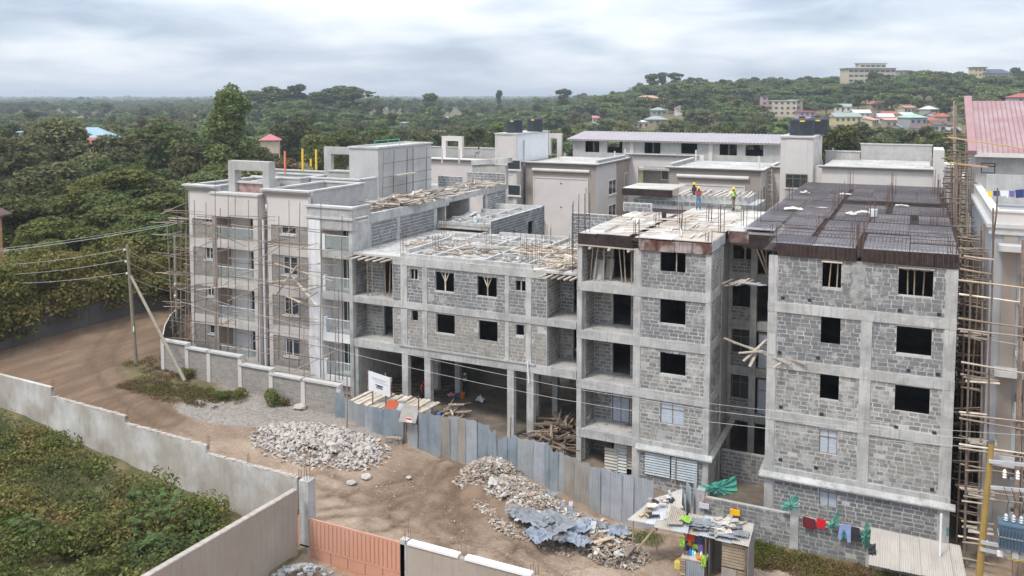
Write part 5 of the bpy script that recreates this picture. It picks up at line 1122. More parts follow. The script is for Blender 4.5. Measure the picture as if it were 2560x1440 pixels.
for k in range(nr_):
    a_, b_ = lerp(g0.x, g1.x, k / nr_), lerp(g0.x, g1.x, (k + 1) / nr_); w = b_ - a_
    mb = MB(); mb.hexa([(a_ + .012, GY - .045, .38), (b_ - w * .22, GY - .045, .38), (b_ - .004, GY + .015, .38), (a_ + .004, GY + .015, .38), (a_ + .012, GY - .045, gz1 - .1), (b_ - w * .22, GY - .045, gz1 - .1), (b_ - .004, GY + .015, gz1 - .1), (a_ + .004, GY + .015, gz1 - .1)]); mb.build('gate_slat', peach, G_)
for k in range(6): a_, b_ = lerp(g0.x, g1.x, k / 6), lerp(g0.x, g1.x, (k + 1) / 6); MB().box(a_ + .03, b_ - .03, GY - .03, GY + .01, -.28, .27).build('gate_panel', peach, G_)
for s in (0, 1): MB().tube((g0.x - .06 + .0, GY, gz1 + .25), (g0.x - .06, GY, gz1 + .33), .05).build('gate_cap', peach, G_) if s == 0 else None
W3 = thing('boundary_wall', (-14, GY, -.6), 'low tan rendered wall with white coping right of the peach gate', 'wall')
a = PY(1020, 1352, GY); b = PY(1330, 1438, GY); mid = PY(1148, 1388, GY); mid2 = PY(1165, 1392, GY)
MB().box(a.x, b.x + 7, GY - .1, GY + .14, -1.6, a.z - .12).build('wall_bay', render_t, W3); MB().box(a.x - .35, a.x, GY - .12, GY + .2, -1.6, a.z + .05).build('pillar', concrete, W3)
MB().box(a.x + .05, mid.x, GY - .16, GY + .2, a.z - .118, a.z).build('coping', white, W3); MB().box(mid2.x, b.x, GY - .16, GY + .2, a.z - .118, a.z).build('coping', white, W3)
for x, h, n in ((a.x - .2, 1.2, 1), (a.x - .1, .5, 3), ((mid.x + mid2.x) / 2, .6, 4), (b.x + .1, .55, 4)): starter(W3, x, GY + .03, a.z - .1, h, n, .12, .012)
T = thing('paving_block_pile', (-25, 30.5, 0), 'grey concrete paving blocks heaped against the tan wall near the gate', 'block pile')
pv = mat('paver', (.33, .33, .325), (.26, .26, .255), 3, .95, .4, 14, objr=.15); vb = MB().box(-.5, .5, -.5, .5, -.5, .5); vme = mesh_of(vb, [pv])
for k in range(110):
    a_ = random.uniform(0, 6.28); q_ = math.sqrt(random.random()); x = -24.6 + 1.7 * q_ * math.cos(a_); y = 29.6 + 1.3 * q_ * math.sin(a_); s = .24
    place(vme, 'paving_block', T, (x, y, .1 + .7 * max(0, 1 - q_ * 1.05)), (random.uniform(-.3, .3), random.uniform(-.3, .3), random.uniform(0, 3)), (.24, .15, .1))

# block wall in front of the left wing
W4 = thing('boundary_wall', (-43, 46.5, 1), 'stepped beige block wall with coping in front of the scaffolded wing', 'wall')
PYW = 46.5; bw4 = Bricks(BRW); mo = MB()
xs = [PY(x, 900, PYW).x for x in (408, 468, 522, 600, 677, 757, 846)]; zt4 = [3.55, 3.28, 3.28, 2.72, 2.42, 2.42]
for i in range(6):
    x0, x1 = xs[i], xs[i + 1]; zb = zg((x0 + x1) / 2, PYW) - .4
    mo.box(x0, x1, PYW + .03, PYW + .2, zb, zt4[i] - .14); bw4.fill('Y', PYW + .03, x0 + .2, x1 - .12, zb + .2, zt4[i] - .2, (), pu=.45, pz=.21, g=.025, proud=.012, prio=i)
    MB().box(x0 - .1, x1 - .02 if i < 5 and zt4[i + 1] == zt4[i] else x1 + .12, PYW - .12, PYW + .32, zt4[i] - .14, zt4[i]).build('coping', coping, W4)
for i in range(7): zt = zt4[max(0, i - 1)]; MB().box(xs[i] - .18, xs[i] + .16, PYW - .05, PYW + .26, zg(xs[i], PYW) - .4, zt - .142).build('pillar', plaster, W4)
mo.build('wall_core', MATS['mortar_warm'], W4, kind='stuff' if False else None); bw4.build(W4, 300)
# grey block wall at the foot of the dark-decked block
W5 = thing('boundary_wall', (-6, 46.4, -2), 'rough grey block wall under the washing lines at right', 'wall')
QY = 46.4; b5 = Bricks(BR); mo = MB(); xa, xb, xc, xd = PY(1745, 1228, QY).x, PY(1987, 1285, QY).x, PY(2172, 1330, QY).x, PY(2400, 1380, QY).x
for (x0, x1, z) in ((xa, xb, PY(1860, 1262, QY).z), (xb, xc, PY(2080, 1310, QY).z), (xc, xd, PY(2172, 1330, QY).z)):
    mo.box(x0, x1, QY + .03, QY + .22, -3, z); b5.fill('Y', QY + .03, x0 + .05, x1 - .05, -2.9, z - .04, (), g=.035, skip=.1, proud=.012, prio=random.random())
for px, t_ in ((1987, 1262), (2178, 1325), (1752, 1225)): p = PY(px, t_, QY); MB().box(p.x - .22, p.x + .22, QY - .04, QY + .3, -3, p.z).build('pillar', concrete, W5)
mo.build('wall_core', mortar_old, W5); b5.build(W5, 300)

# ================================================================= TIN SHEET FENCE
F_ = thing('tin_fence', (-22, 44.6, -.8), 'patched corrugated tin sheet fence across the site entrance', 'fence')
sh = [(838, 862, 978, 0), (862, 886, 997, 1), (886, 911, 1006, 1), (911, 934, 1013, 3), (933, 958, 1016, 0), (957, 983, 1018, 0), (982, 1008, 1022, 0), (1018, 1043, 1058, 1),
      (1046, 1074, 1030, 0), (1073, 1101, 1034, 0), (1100, 1123, 1038, 2), (1122, 1146, 1038, 1), (1145, 1161, 1043, 2), (1160, 1191, 1047, 3), (1192, 1222, 1058, 0), (1222, 1241, 1074, 0), (1240, 1266, 1095, 0), (1264, 1296, 1089, 0), (1295, 1331, 1095, 1), (1330, 1363, 1101, 3), (1361, 1378, 1108, 0),
      (1376, 1394, 1124, 0), (1392, 1409, 1130, 1), (1408, 1441, 1139, 2), (1439, 1474, 1151, 2), (1473, 1500, 1163, 1), (1498, 1529, 1168, 3), (1527, 1553, 1179, 3), (1552, 1583, 1184, 3), (1581, 1633, 1193, 3)]
for i, (a_, b_, t_, c) in enumerate(sh):
    Y = lerp(46.2, 44.7, min(1, i / 7)) if i < 8 else 44.55 + .05 * (i % 3)
    p, q_ = PY(a_, t_, Y), PY(b_, t_ + (b_ - a_) * .2, Y); w = q_.x - p.x + .04; zb = zg(p.x, Y) - .08; h = max(.9, (p.z + q_.z) / 2 - zb)
    gate_leaf = 8 <= i <= 13; sd = random.uniform(0, 6); rag = .12 if i in (15, 16, 17, 20, 21) else .03
    me_ = sheet_mesh(w, h, tin[c], max(4, int(w / .085)), top=lambda t, sd=sd, rag=rag, sl=(q_.z - p.z): (t - .5) * sl + rag * math.sin(t * 7 + sd), bend=random.uniform(-.04, .06))
    place(me_, 'tin_sheet', F_, ((p.x + q_.x) / 2, Y, zb), (random.uniform(-.03, .04), random.uniform(-.012, .012), random.uniform(-.05, .05)))
for px, t_, b_ in ((1009, 1040, 1110), (1045, 990, 1150), (1192, 1045, 1120), (1275, 1043, 1090), (866, 940, 1000), (1378, 1120, 1180), (1013, 1045, 1110)):
    p = PY(px, t_, 44.85); MB().tube((p.x, 44.85, zg(p.x, 44.8) - .1), (p.x + .05, 44.85, p.z), .05, .04, 6).build('post', pole_m, F_)
place(sheet_mesh(1.15, 1.1, tin[2], 12), 'tin_sheet', F_, (PY(1024, 1050, 44.5).x, 44.2, PY(1024, 1052, 44.5).z), (R(-40), 0, R(8)))
t = thing('notice_sign', (PY(1023, 1050, 44.1).x, 44.05, 1), 'small red and white paper notice on the tin fence gate', 'sign')
a, b = PY(1016, 1042, 44.0), PY(1031, 1057, 44.0); MB().box(a.x, b.x, 43.96, 43.98, b.z, a.z).build('board', white, t); MB().box(a.x + .02, b.x - .02, 43.952, 43.958, a.z - .14, a.z - .03).build('red_band', mat('red_paint', (.60, .05, .03), None, 2, .5), t)
# leaning dark sheets by the stall
t = thing('tin_screen', (-11.5, 43.5, -1), 'tall dark folded tin sheets standing between fence and stall', 'screen')
for k, (px, tp, bt, Y, rz) in enumerate(((1738, 1196, 1290, 43.2, -70), (1722, 1210, 1300, 42.6, -62), (1708, 1228, 1300, 42.2, -60))):
    p, q_ = PY(px, tp, Y), PY(px, bt, Y); place(sheet_mesh(.9, p.z - q_.z + .4, tin[0] if k else tin[1], 10), 'tin_sheet', t, (p.x, Y, q_.z - .4), (0, 0, R(rz)))
# site board behind the fence
t = thing('site_board', (PY(948, 960, 46.9).x, 46.9, .5), 'white site notice board with printed lines behind the tin fence', 'sign')
bx0, bx1, bz0, bz1 = PY(921, 960, 46.9).x, PY(976, 960, 46.9).x, PY(948, 970, 46.9).z - .25, PY(948, 935, 46.9).z + .1
def slantbox(x0, x1, z0, z1, y, sl, t_): return MB().hexa([(x0, y, z0), (x1, y, z0 - sl), (x1, y + t_, z0 - sl), (x0, y + t_, z0), (x0, y, z1), (x1, y, z1 - sl), (x1, y + t_, z1 - sl), (x0, y + t_, z1)])
slantbox(bx0, bx1, bz0, bz1, 46.9, .25, .04).build('board', white, t); slantbox(bx0 - .1, bx0, bz0, bz1 + .08, 46.88, 0, .07).build('edge', ply, t); slantbox(bx1, bx1 + .1, bz0 - .25, bz1 - .2, 46.88, 0, .07).build('edge', ply, t)
ink = mat('ink', (.05, .05, .06), None, 2, .8); inkl = mat('ink_light', (.45, .47, .50), None, 2, .8)
for k, (a_, b_, zz_, m_) in enumerate(((.15, .85, .80, inkl), (.2, .75, .72, inkl), (.3, .9, .62, inkl), (.32, .68, .44, ink), (.38, .62, .37, ink), (.36, .66, .30, ink))):
    x0, x1 = lerp(bx0, bx1, a_), lerp(bx0, bx1, b_); z = lerp(bz0, bz1, zz_) - .25 * (a_ + b_) / 2; w = .02 if m_ is inkl else .03
    slantbox(x0, x1, z - w, z + w, 46.885, .25 * (b_ - a_), .01).build('text_line', m_, t)
for a_ in (.15, .75): x = lerp(bx0, bx1, a_); MB().tube((x, 47, -.2), (x, 47, bz1), .05).build('post', pole_m, t)
# low timber-covered shelter behind the fence
t = thing('shelter', (-32.5, 47.6, 0), 'low shelter roof of loose boards just behind the tin fence', 'shelter')
for k in range(16): MB().bar((-34.6 + k * .36, 46.7, 1.05 + .2 * random.random()), (-34.0 + k * .36, 48.7, 1.45 + .15 * random.random()), .3, .04).build('board', wood_pale, t)
for x in (-34, -31.5, -29.2): MB().tube((x, 47, -.2), (x, 47, 1.1), .06).build('post', pole_m, t)
for k in range(4): place(sheet_mesh(.8, 1.0, [mat('tin_red', (.62, .16, .07), (.5, .14, .07), 2, .5), tin[3], tin[3], tin[2]][k], 8), 'tin_sheet', t, (PY(970 + 12 * k, 1005, 46).x, 46.0, 1.35 - .1 * k), (R(-60), 0, R(6)))

# black curved sheeting at the road bend
t = thing('black_screen', (-52.5, 50, 1.6), 'curved black sheeting screen with pale top edge at the road bend', 'screen')
cp = [PY(405, 850, 46.6), PY(412, 815, 48), PY(425, 790, 51), PY(445, 770, 56), PY(470, 760, 60)]
for a, b in zip(cp, cp[1:]):
    MB().hexa([(a.x, a.y, 1.2), (b.x, b.y, 1.2), (b.x, b.y + .06, 1.2), (a.x, a.y + .06, 1.2), a, b, b + Vector((0, .06, 0)), a + Vector((0, .06, 0))]).build('sheet', black, t); MB().bar(a + Vector((0, 0, .03)), b + Vector((0, 0, .03)), .07, .05).build('top_rail', trimw, t)

# ================================================================= POLES AND CABLES
def upole(name, base, top, r0, r1, label, m): o = MB().tube(base, top, r0, r1, 10).build(name, m, None, base); return tag(o, label, 'utility pole')
zp = zg(-46, 46) + .1; b_ = PZ(340, 908, 1.75); t_ = PY(318, 612, b_.y)
polem = mat('pole_pale', (.36, .33, .25), (.28, .255, .20), 3, .9, .2)
PL = thing('utility_pole', b_, 'wooden utility pole at the edge of the dirt road with three insulators', 'utility pole')
MB().tube(b_, t_, .15, .11, 10).build('pole', mat('pole_brown', (.27, .235, .17), (.22, .19, .14), 3, .9, .2), PL)
for k, py in enumerate((624, 653, 683)): p = PY(311 + k * 3, py, b_.y); MB().bar(p + Vector((.3, 0, 0)), p, .05, .05).build('bracket', alum, PL); MB().lathe(p - Vector((0, 0, .1)), [(.05, 0), (.08, .05), (.05, .12), (.07, .16)], 8).build('insulator', white, PL)
MB().box(b_.x - .05 + .03, b_.x + .07, b_.y - .16, b_.y - .13, b_.z + 2.5, b_.z + 2.9).build('plate', white, PL)
b2, t2 = PZ(462, 952, 1.35), PY(327, 690, b_.y - .1); upole('brace_pole', b2, t2, .13, .10, 'pale slanting strut pole propping the utility pole by the road', polem)
b3, t3 = PY(442, 800, 52), PY(437, 592, 52); PL2 = thing('utility_pole', (b3.x, 52, 1.7), 'pale green-grey pole standing at the left corner scaffold', 'utility pole'); MB().tube((b3.x, 52, 1.6), t3, .13, .10, 10).build('pole', mat('pole_green', (.30, .33, .26), (.25, .27, .21), 3, .9), PL2)
for py in (716, 745): p = PY(437, py, 51.8); MB().lathe(p, [(.08, 0), (.13, .06), (.13, .2), (.07, .28)], 10).build('insulator', white, PL2)
cab = mat('cable', (.42, .42, .40), None, 2, .6)
def cable(pts, label, r=.014, m=None): o = MB().path(pts, r, 4).build('cable', m or cab, None, pts[0]); return tag(o, label, 'cable', 'cables')
def sag(a, b, s, n=10): return [a.lerp(b, k / n) - Vector((0, 0, s * 4 * (k / n) * (1 - k / n))) for k in range(n + 1)]
cable(sag(PY(-60, 634, b_.y), PY(456, 556, 56), .25), 'upper bright overhead cable crossing in front of the trees at left', .022)
cable(sag(PY(-60, 628, b_.y), PY(456, 552, 56), .22), 'thin overhead cable just above the bright upper one', .014)
for k, (y0, y1) in enumerate(((664, 622), (688, 650), (708, 682))): cable(sag(PY(-60, y0, b_.y - 1), PY(310 + 3 * k, y1, b_.y), .3), ['top', 'middle', 'bottom'][k] + ' cable running left from the road pole insulators', .016)
for k, (y0, y1) in enumerate(((625, 678), (655, 706), (692, 732))): cable(sag(PY(316 + 3 * k, y0, b_.y), PY(440, y1, 52), .12), ['top', 'middle', 'bottom'][k] + ' cable from the road pole to the corner scaffold pole', .02)
cable([PY(*q, 46.0) for q in ((441, 720), (660, 790), (878, 848), (1021, 886), (1200, 925), (1400, 966), (1600, 998), (1777, 1027), (2080, 1062), (2380, 1093), (2480, 1103))], 'upper long cable crossing the whole front of the raw blocks', .012)
cable([PY(*q, 46.0) for q in ((441, 750), (660, 820), (878, 884), (1002, 914), (1200, 958), (1400, 998), (1600, 1030), (1777, 1055), (2080, 1090), (2380, 1114), (2480, 1122))], 'lower long cable crossing the whole front of the raw blocks', .012)
cable([PY(*q, 46.0) for q in ((1400, 938), (1500, 962), (1600, 980), (1777, 1009), (2080, 1045), (2380, 1076), (2560, 1088))], 'third cable above the two long ones on the right half', .010)
# transformer pole
TY = 43.4; pb_, pt_ = PY(2440, 1470, TY), PY(2479, 1106, TY)
PL3 = thing('utility_pole', (pb_.x, TY, zg(pb_.x, TY)), 'leaning ochre utility pole carrying a blue-grey transformer at the right corner', 'utility pole')
MB().tube((pb_.x, TY, zg(pb_.x, TY) - .3), (pt_.x, TY, pt_.z), .17, .12, 12).build('pole', mat('pole_ochre', (.36, .24, .07), (.30, .20, .07), 2, .8, .2), PL3); MB().tube((pt_.x, TY, pt_.z), (pt_.x, TY, pt_.z + .14), .14, .11, 12).build('cap', mat('cap_grey', (.10, .12, .14), None, 2, .6), PL3)
galv = mat('galvanised', (.58, .60, .62), (.50, .52, .55), 3, .45, metallic=.4)
for (x0, y0, x1, y1) in ((2472, 1153, 2600, 1166), (2476, 1218, 2600, 1230), (2452, 1355, 2600, 1381), (2450, 1372, 2600, 1405)):
    MB().bar(PY(x0, y0, TY - .18), PY(x1, y1, TY - .18), .12, .14).build('crossarm', galv, PL3)
for px, py in ((2512, 1172), (2545, 1175)): p = PY(px, py, TY - .2); MB().lathe(p - Vector((0, 0, .45)), [(.03, 0), (.09, .06), (.05, .12), (.09, .18), (.05, .24), (.09, .30), (.04, .42)], 10).build('insulator', alum, PL3)
TR = thing('transformer', PY(2528, 1360, TY - .7), 'blue-grey finned pole transformer with bushings at the lower right edge', 'transformer')
a, b = PY(2497, 1300, TY - .5), PY(2562, 1370, TY - .5); trm = mat('transformer_paint', (.10, .155, .21), (.08, .13, .18), 2, .5)
MB().box(a.x, b.x, TY - 1.0, TY - .3, b.z, a.z).build('tank', trm, TR); MB().box(a.x - .05, b.x + .05, TY - 1.05, TY - .25, a.z, a.z + .08).build('lid', trm, TR); MB().box(a.x - .03, b.x + .03, TY - 1.03, TY - .27, lerp(b.z, a.z, .48), lerp(b.z, a.z, .53)).build('band', galv, TR)
for k in range(3):
    x = lerp(a.x, b.x, .25 + .28 * k); MB().lathe((x, TY - .65, a.z + .08), [(.05, 0), (.10, .06), (.05, .1), (.10, .16), (.05, .2), (.09, .26), (.03, .36)], 10).build('bushing', galv, TR)
    MB().path([Vector((x, TY - .65, a.z + .44)), Vector((x + .1, TY - .4, a.z + .9)), Vector((x - .1, TY - .3, a.z + 1.5))], .015, 4).build('lead', ink, TR)
for k in range(9): x = lerp(a.x, b.x, k / 8); MB().box(x - .012, x + .012, TY - 1.12, TY - 1.005, b.z + .1, a.z - .1).build('fin', trm, TR)
for px, py in ((2500, 1384), (2538, 1390)): p = PY(px, py, TY - .35); MB().box(p.x - .12, p.x + .12, TY - .45, TY - .3, p.z - .1, p.z + .12).build('fuse_box', white, PL3)
MB().path([PY(2518, 1393, TY - .5), PY(2540, 1402, TY - .5), PY(2562, 1400, TY - .5)], .03, 5).build('yellow_lead', yellow, PL3)

# ================================================================= PILES
stm = [mat('quarry_stone', (.46, .41, .375), (.37, .33, .30), 3, .95, .4, 14), mat('quarry_stone_b', (.51, .46, .42), (.41, .37, .335), 3, .95, .4, 14), mat('quarry_stone_c', (.42, .375, .34), (.52, .475, .43), 3, .95, .4, 14)]
t = thing('stone_pile', (-33.3, 41.9, .3), 'heap of pale broken quarry stone on the grey gravel', 'stone pile')
rubble('s', t, -33.3, 41.9, .3, 4.3, 2.4, .62, 300, stm, .17, .37, 'stone', 11, zf=zg, flat=.6)
me = MB()
def bits(mb, cx, cy, rx, ry, n, s0, s1, seed, nm=3, h=0):
    rr = random.Random(seed)
    for k in range(n):
        a_ = rr.uniform(0, 6.283); q_ = rr.random() ** .6; x, y = cx + rx * q_ * math.cos(a_), cy + ry * q_ * math.sin(a_); z = zg(x, y) + h * max(0, 1 - q_ * q_) + .02; s = rr.uniform(s0, s1)
        i = len(mb.v); m = rr.randrange(nm)
        for _ in range(4): mb.v.append((x + rr.uniform(-s, s), y + rr.uniform(-s, s), z + rr.uniform(-.2, .9) * s))
        for f in ((0, 1, 2), (0, 3, 1), (1, 3, 2), (0, 2, 3)): mb.f.append(tuple(i + c for c in f)); mb.m.append(m)
bits(me, -33.3, 41.9, 5.0, 3.0, 2600, .06, .22, 2, 3, .6); me.build('small_stones', stm, t, kind='stuff')
mb = MB(); bits(mb, -39, 43.5, 8, 3.2, 2600, .02, .07, 3); bits(mb, -30, 40.6, 6, 2.5, 700, .02, .07, 4); bits(mb, -18, 39.5, 9, 4.5, 1500, .02, .06, 5); bits(mb, -12, 37.5, 6, 3, 900, .02, .07, 6)
o = mb.build('gravel', [stm[0], stm[2], mat('pebble_brown', (.33, .26, .20), (.25, .19, .15), 3, .95)], None); tag(o, 'small stones and chips scattered over the dirt yard', 'gravel'); o['kind'] = 'stuff'
for k, (px, py, w) in enumerate(((878, 1210, .35), (917, 1195, .38), (893, 1060, .3), (1022, 1195, .2), (750, 1020, .5), (985, 1100, .25))):
    p = PZ(px, py, zg(*PZ(px, py, 0).xy)); mb = MB(); v, f = bmesh_ico(1); mb.v = [tuple(p + Vector((c.x * w * random.uniform(.7, 1.2), c.y * w * random.uniform(.7, 1.1), c.z * w * .45 + w * .2))) for c in v]; mb.f = f; mb.m = [0] * 20
    tag(mb.build('stone', stm[k % 3], None, p), ['flat pale stone alone on the dirt below the stone heap', 'larger pale stone lying right of the flat one below the heap', 'pale stone behind the stone heap near the tin fence', 'small stone on the track in front of the tin gate', 'white block lying at the foot of the beige block wall', 'small pale stone at the right end of the stone heap'][k], 'stone')
# brick stack and sandy spill beside stone heap
t = thing('block_stack', PZ(975, 1100, 0), 'small stack of grey and orange blocks against the tin fence', 'block pile')
for k in range(16): p = PZ(965 + 8 * (k % 4), 1112, 0); MB().bar((p.x, p.y + .1 * (k % 2), .05 + .13 * (k // 4) + zg(*p.xy)), (p.x + .42, p.y + random.uniform(0, .2), .05 + .13 * (k // 4) + zg(*p.xy)), .2, .11).build('block', BRW[k % 4] if k != 13 else mat('brick_orange', (.55, .22, .12), None, 2, .9), t)
# rubbish and tarpaulin heap
t = thing('rubbish_heap', (-17.5, 41.5, -.6), 'long rubbish heap of chips, sacks and timber scraps along the tin fence', 'rubbish heap')
pale = [mat('scrap_pale', (.46, .40, .34), (.36, .30, .25), 3, .9), mat('scrap_wood', (.42, .32, .23), (.33, .25, .18), 3, .9), mat('scrap_white', (.56, .54, .51), (.45, .42, .38), 3, .8), mat('scrap_dark', (.24, .19, .155), (.30, .24, .20), 3, .9), mat('scrap_grey', (.44, .37, .31), (.36, .30, .25), 3, .8)]
mb = MB()
for (px, py, rx, ry, h, n) in ((1240, 1200, 2.2, 1.8, 1.1, 2600), (1290, 1235, 2.2, 1.8, 1.0, 2600), (1350, 1270, 2.4, 1.8, .9, 2400), (1430, 1300, 2.6, 1.7, .7, 2200), (1530, 1340, 2.0, 1.4, .5, 1500), (1190, 1215, 1.4, 1.0, .2, 700), (1260, 1270, 2.0, 1.0, .15, 1200), (1330, 1320, 2.5, 1.0, .1, 1200), (1390, 1260, 2.0, 1.0, .4, 1200), (1480, 1320, 2.0, 1.0, .4, 1200)):
    p = PZ(px, py, -.5); bits(mb, p.x, p.y, rx, ry, n, .05, .2, int(px), 5, h)
mb.build('loose_rubbish', pale, t, kind='stuff')
tarp = [mat('tarp_grey', (.25, .26, .28), (.18, .19, .205), 1.5, .7, .4, 6), mat('tarp_blue', (.29, .33, .385), (.22, .25, .30), 1.5, .6, .4, 6), mat('tarp_dark', (.13, .13, .14), (.18, .18, .19), 2, .6, .4, 6)]
def crumple(w, d, h, m, seed, n=9):
    rr = np.random.default_rng(seed); hh = rr.random((n, n)) * h; mb = MB()
    for i in range(n):
        for j in range(n): mb.v.append((w * (i / (n - 1) - .5) + rr.uniform(-.05, .05) * w, d * (j / (n - 1) - .5) + rr.uniform(-.06, .06) * d, hh[i, j] * (1 - .6 * max(abs(i / (n - 1) - .5), abs(j / (n - 1) - .5)) * 2)))
    for i in range(n - 1):
        for j in range(n - 1): mb.f.append((i * n + j, (i + 1) * n + j, (i + 1) * n + j + 1, i * n + j + 1)); mb.m.append(0)
    return mesh_of(mb, [m])
TP = thing('tarpaulin_heap', (-15.5, 41, -.6), 'torn grey and blue tarpaulins weighted with scraps over the rubbish', 'tarpaulin')
for k, (px, py, w, d, c) in enumerate(((1330, 1290, 2.0, 1.1, 0), (1375, 1300, 2.2, 1.4, 0), (1395, 1275, 1.6, 1.3, 0), (1300, 1283, 1.3, .8, 0), (1385, 1330, 1.1, .9, 2), (1420, 1320, 1.3, 1.8, 1), (1400, 1270, 1.4, .7, 0), (1440, 1345, 1.2, 1.0, 1), (1465, 1300, 1.1, .8, 1), (1345, 1335, 1.0, .8, 1), (1360, 1235, 1.2, .8, 0), (1490, 1310, 1.1, .7, 0), (1543, 1325, .9, 1.1, 1), (1425, 1295, .9, .6, 1), (1240, 1205, .7, .6, 0), (1265, 1215, .9, .7, 0), (1300, 1230, .8, .6, 0))):
    z = zg(*PZ(px, py, -1).xy) + .6; p = PZ(px, py, z + .1); o = place(crumple(w * 1.25, d * 1.3, .42, tarp[c] if k < 14 else pale[2], k, 11), 'sheet', TP, (p.x, p.y, z), (random.uniform(-.3, .1), random.uniform(-.2, .2), random.uniform(-.6, .6)))
for k in range(80):
    px = random.uniform(1250, 1570); py = 1215 + (px - 1290) * .42 + random.uniform(0, 90); z = zg(*PZ(px, py, -1).xy) + .65; p = PZ(px, py, z); a_ = random.uniform(0, 3.1); L = random.uniform(.3, 1.1)
    MB().bar(p, p + Vector((L * math.cos(a_), L * math.sin(a_), random.uniform(-.1, .2))), random.uniform(.06, .3), .04).build('scrap', random.choice([wood_pale, wood, pole_lt, concrete]), TP)
def timber_heap(label, cx, cy, z, rx, ry, h, n, seed, L0=.9, L1=2.6, ang=None, ms=None):
    rr = random.Random(seed); t = thing('timber_pile', (cx, cy, z), label, 'timber pile'); ms = ms or (wood, pole_m, wood_pale); base = []
    for m in ms: base.append(mesh_of(MB().box(-.5, .5, -.5, .5, -.5, .5), [m])); base.append(mesh_of(MB().tube((-.5, 0, 0), (.5, 0, 0), .5, .42, 6), [m]))
    for k in range(n):
        a_ = rr.uniform(0, 6.283); q_ = math.sqrt(rr.random()); x, y = cx + rx * q_ * math.cos(a_), cy + ry * q_ * math.sin(a_); L = rr.uniform(L0, L1)
        rz = rr.gauss(ang, .45) if ang is not None else rr.uniform(0, 3.14); w = rr.uniform(.07, .16)
        place(rr.choice(base), 'stick', t, (x, y, z + h * (1 - q_ * q_) * rr.random() + .05), (0, rr.uniform(-.18, .18), rz), (L, w, w * rr.uniform(.4, 1)))
    return t
rubble('s', C_ if False else A_, -38.3, 57, 13.3, 1.6, 6.5, .2, 90, gst, .1, .35, 'debris', 66)
timber_heap('long heap of weathered timber offcuts on the left wing roof edge', -37.4, 60, 13.5, 1.7, 7.5, .7, 210, 1, ang=1.4, ms=(mat('timber_grey', (.36, .31, .26), (.27, .23, .19), 3, .9, .3, objr=.4), pole_m, wood_pale))
timber_heap('smaller timber heap at the back of the left wing roof', -37.5, 71.5, 13.6, 1.4, 3.2, .5, 80, 2, ang=1.2, ms=(MATS['timber_grey'], wood_pale, wood_pale))
timber_heap('pale planks fanned out on the low block roof beside the tall block', -20.6, 51.6, 11.05, 1.2, 1.5, .5, 46, 3, 1.6, 3.2, ang=.9, ms=(wood_pale, wood_pale, wood_pale))
timber_heap('scattered boards and sticks over the middle of the low block roof', -28, 54.5, 11.05, 5.5, 3.6, .12, 60, 14, .8, 2.8, ang=.2, ms=(wood_pale, wood, MATS['timber_grey']))
timber_heap('pale boards lying flat along the right rear of the low block roof', -23, 55.5, 11.05, 2.6, 2.0, .2, 50, 4, 1.4, 3.4, ang=.1, ms=(wood_pale, wood, wood_pale))
timber_heap('dark tangle of broken branches and boards under the low block', -20.6, 50.6, -.3, 1.5, 2.6, 1.6, 150, 5, ang=None, ms=(pole_m, mat('timber_dark', (.15, .11, .085), (.2, .15, .11), 3, .9), wood))
timber_heap('long dark timbers stacked in the shade of the ground floor, left', -33.2, 54, .1, 2.2, 2.6, .8, 60, 6, 2.5, 4.5, ang=.5, ms=(MATS['timber_dark'], pole_m, MATS['timber_dark']))
timber_heap('grey planks on the earth in the middle of the open ground floor', -31, 61.5, .9, 3.6, 2.0, .7, 80, 7, 1.2, 3.2, ang=.3, ms=(MATS['timber_dark'], MATS['timber_grey'], wood))
mb = MB(); rr_ = random.Random(40)
for k in range(2600):
    q_ = rr_.choice(((-27, 56.5, 3.4, 1.6), (-24, 52, 3, 1.5), (-31, 53.5, 3.5, 2.5), (-33.5, 57.5, 2, 2.5), (-22, 57, 2.4, 2.5), (-27.5, 59.4, 6, 1.2))); x, y, s_ = rr_.gauss(q_[0], q_[2] * .6), rr_.gauss(q_[1], q_[3] * .6), rr_.uniform(.03, .13)
    if not (-35.8 < x < -19.3 and FY + .3 < y < 61): continue
    i = len(mb.v); [mb.v.append((x + rr_.uniform(-s_, s_), y + rr_.uniform(-s_, s_), 11.01 + rr_.uniform(0, 1.1) * s_)) for _ in range(4)]
    for f in ((0, 1, 2), (0, 3, 1), (1, 3, 2), (0, 2, 3)): mb.f.append(tuple(i + c for c in f)); mb.m.append(k % 3)
mb.build('roof_debris', [concrete, gst[1], wood], M_, kind='stuff')
timber_heap('leaning sticks beside a column in the open ground floor', -28.6, 50.4, -.1, .7, .9, 1.2, 26, 8, 1, 2, ang=1.2, ms=(wood, pole_m, wood_pale))
timber_heap('few boards and rubble in the open rear room of the left wing', -37.0, 66.0, 11.05, .9, 3, .3, 40, 9, .6, 1.8, ms=(MATS['timber_grey'], wood_pale, concrete_new))

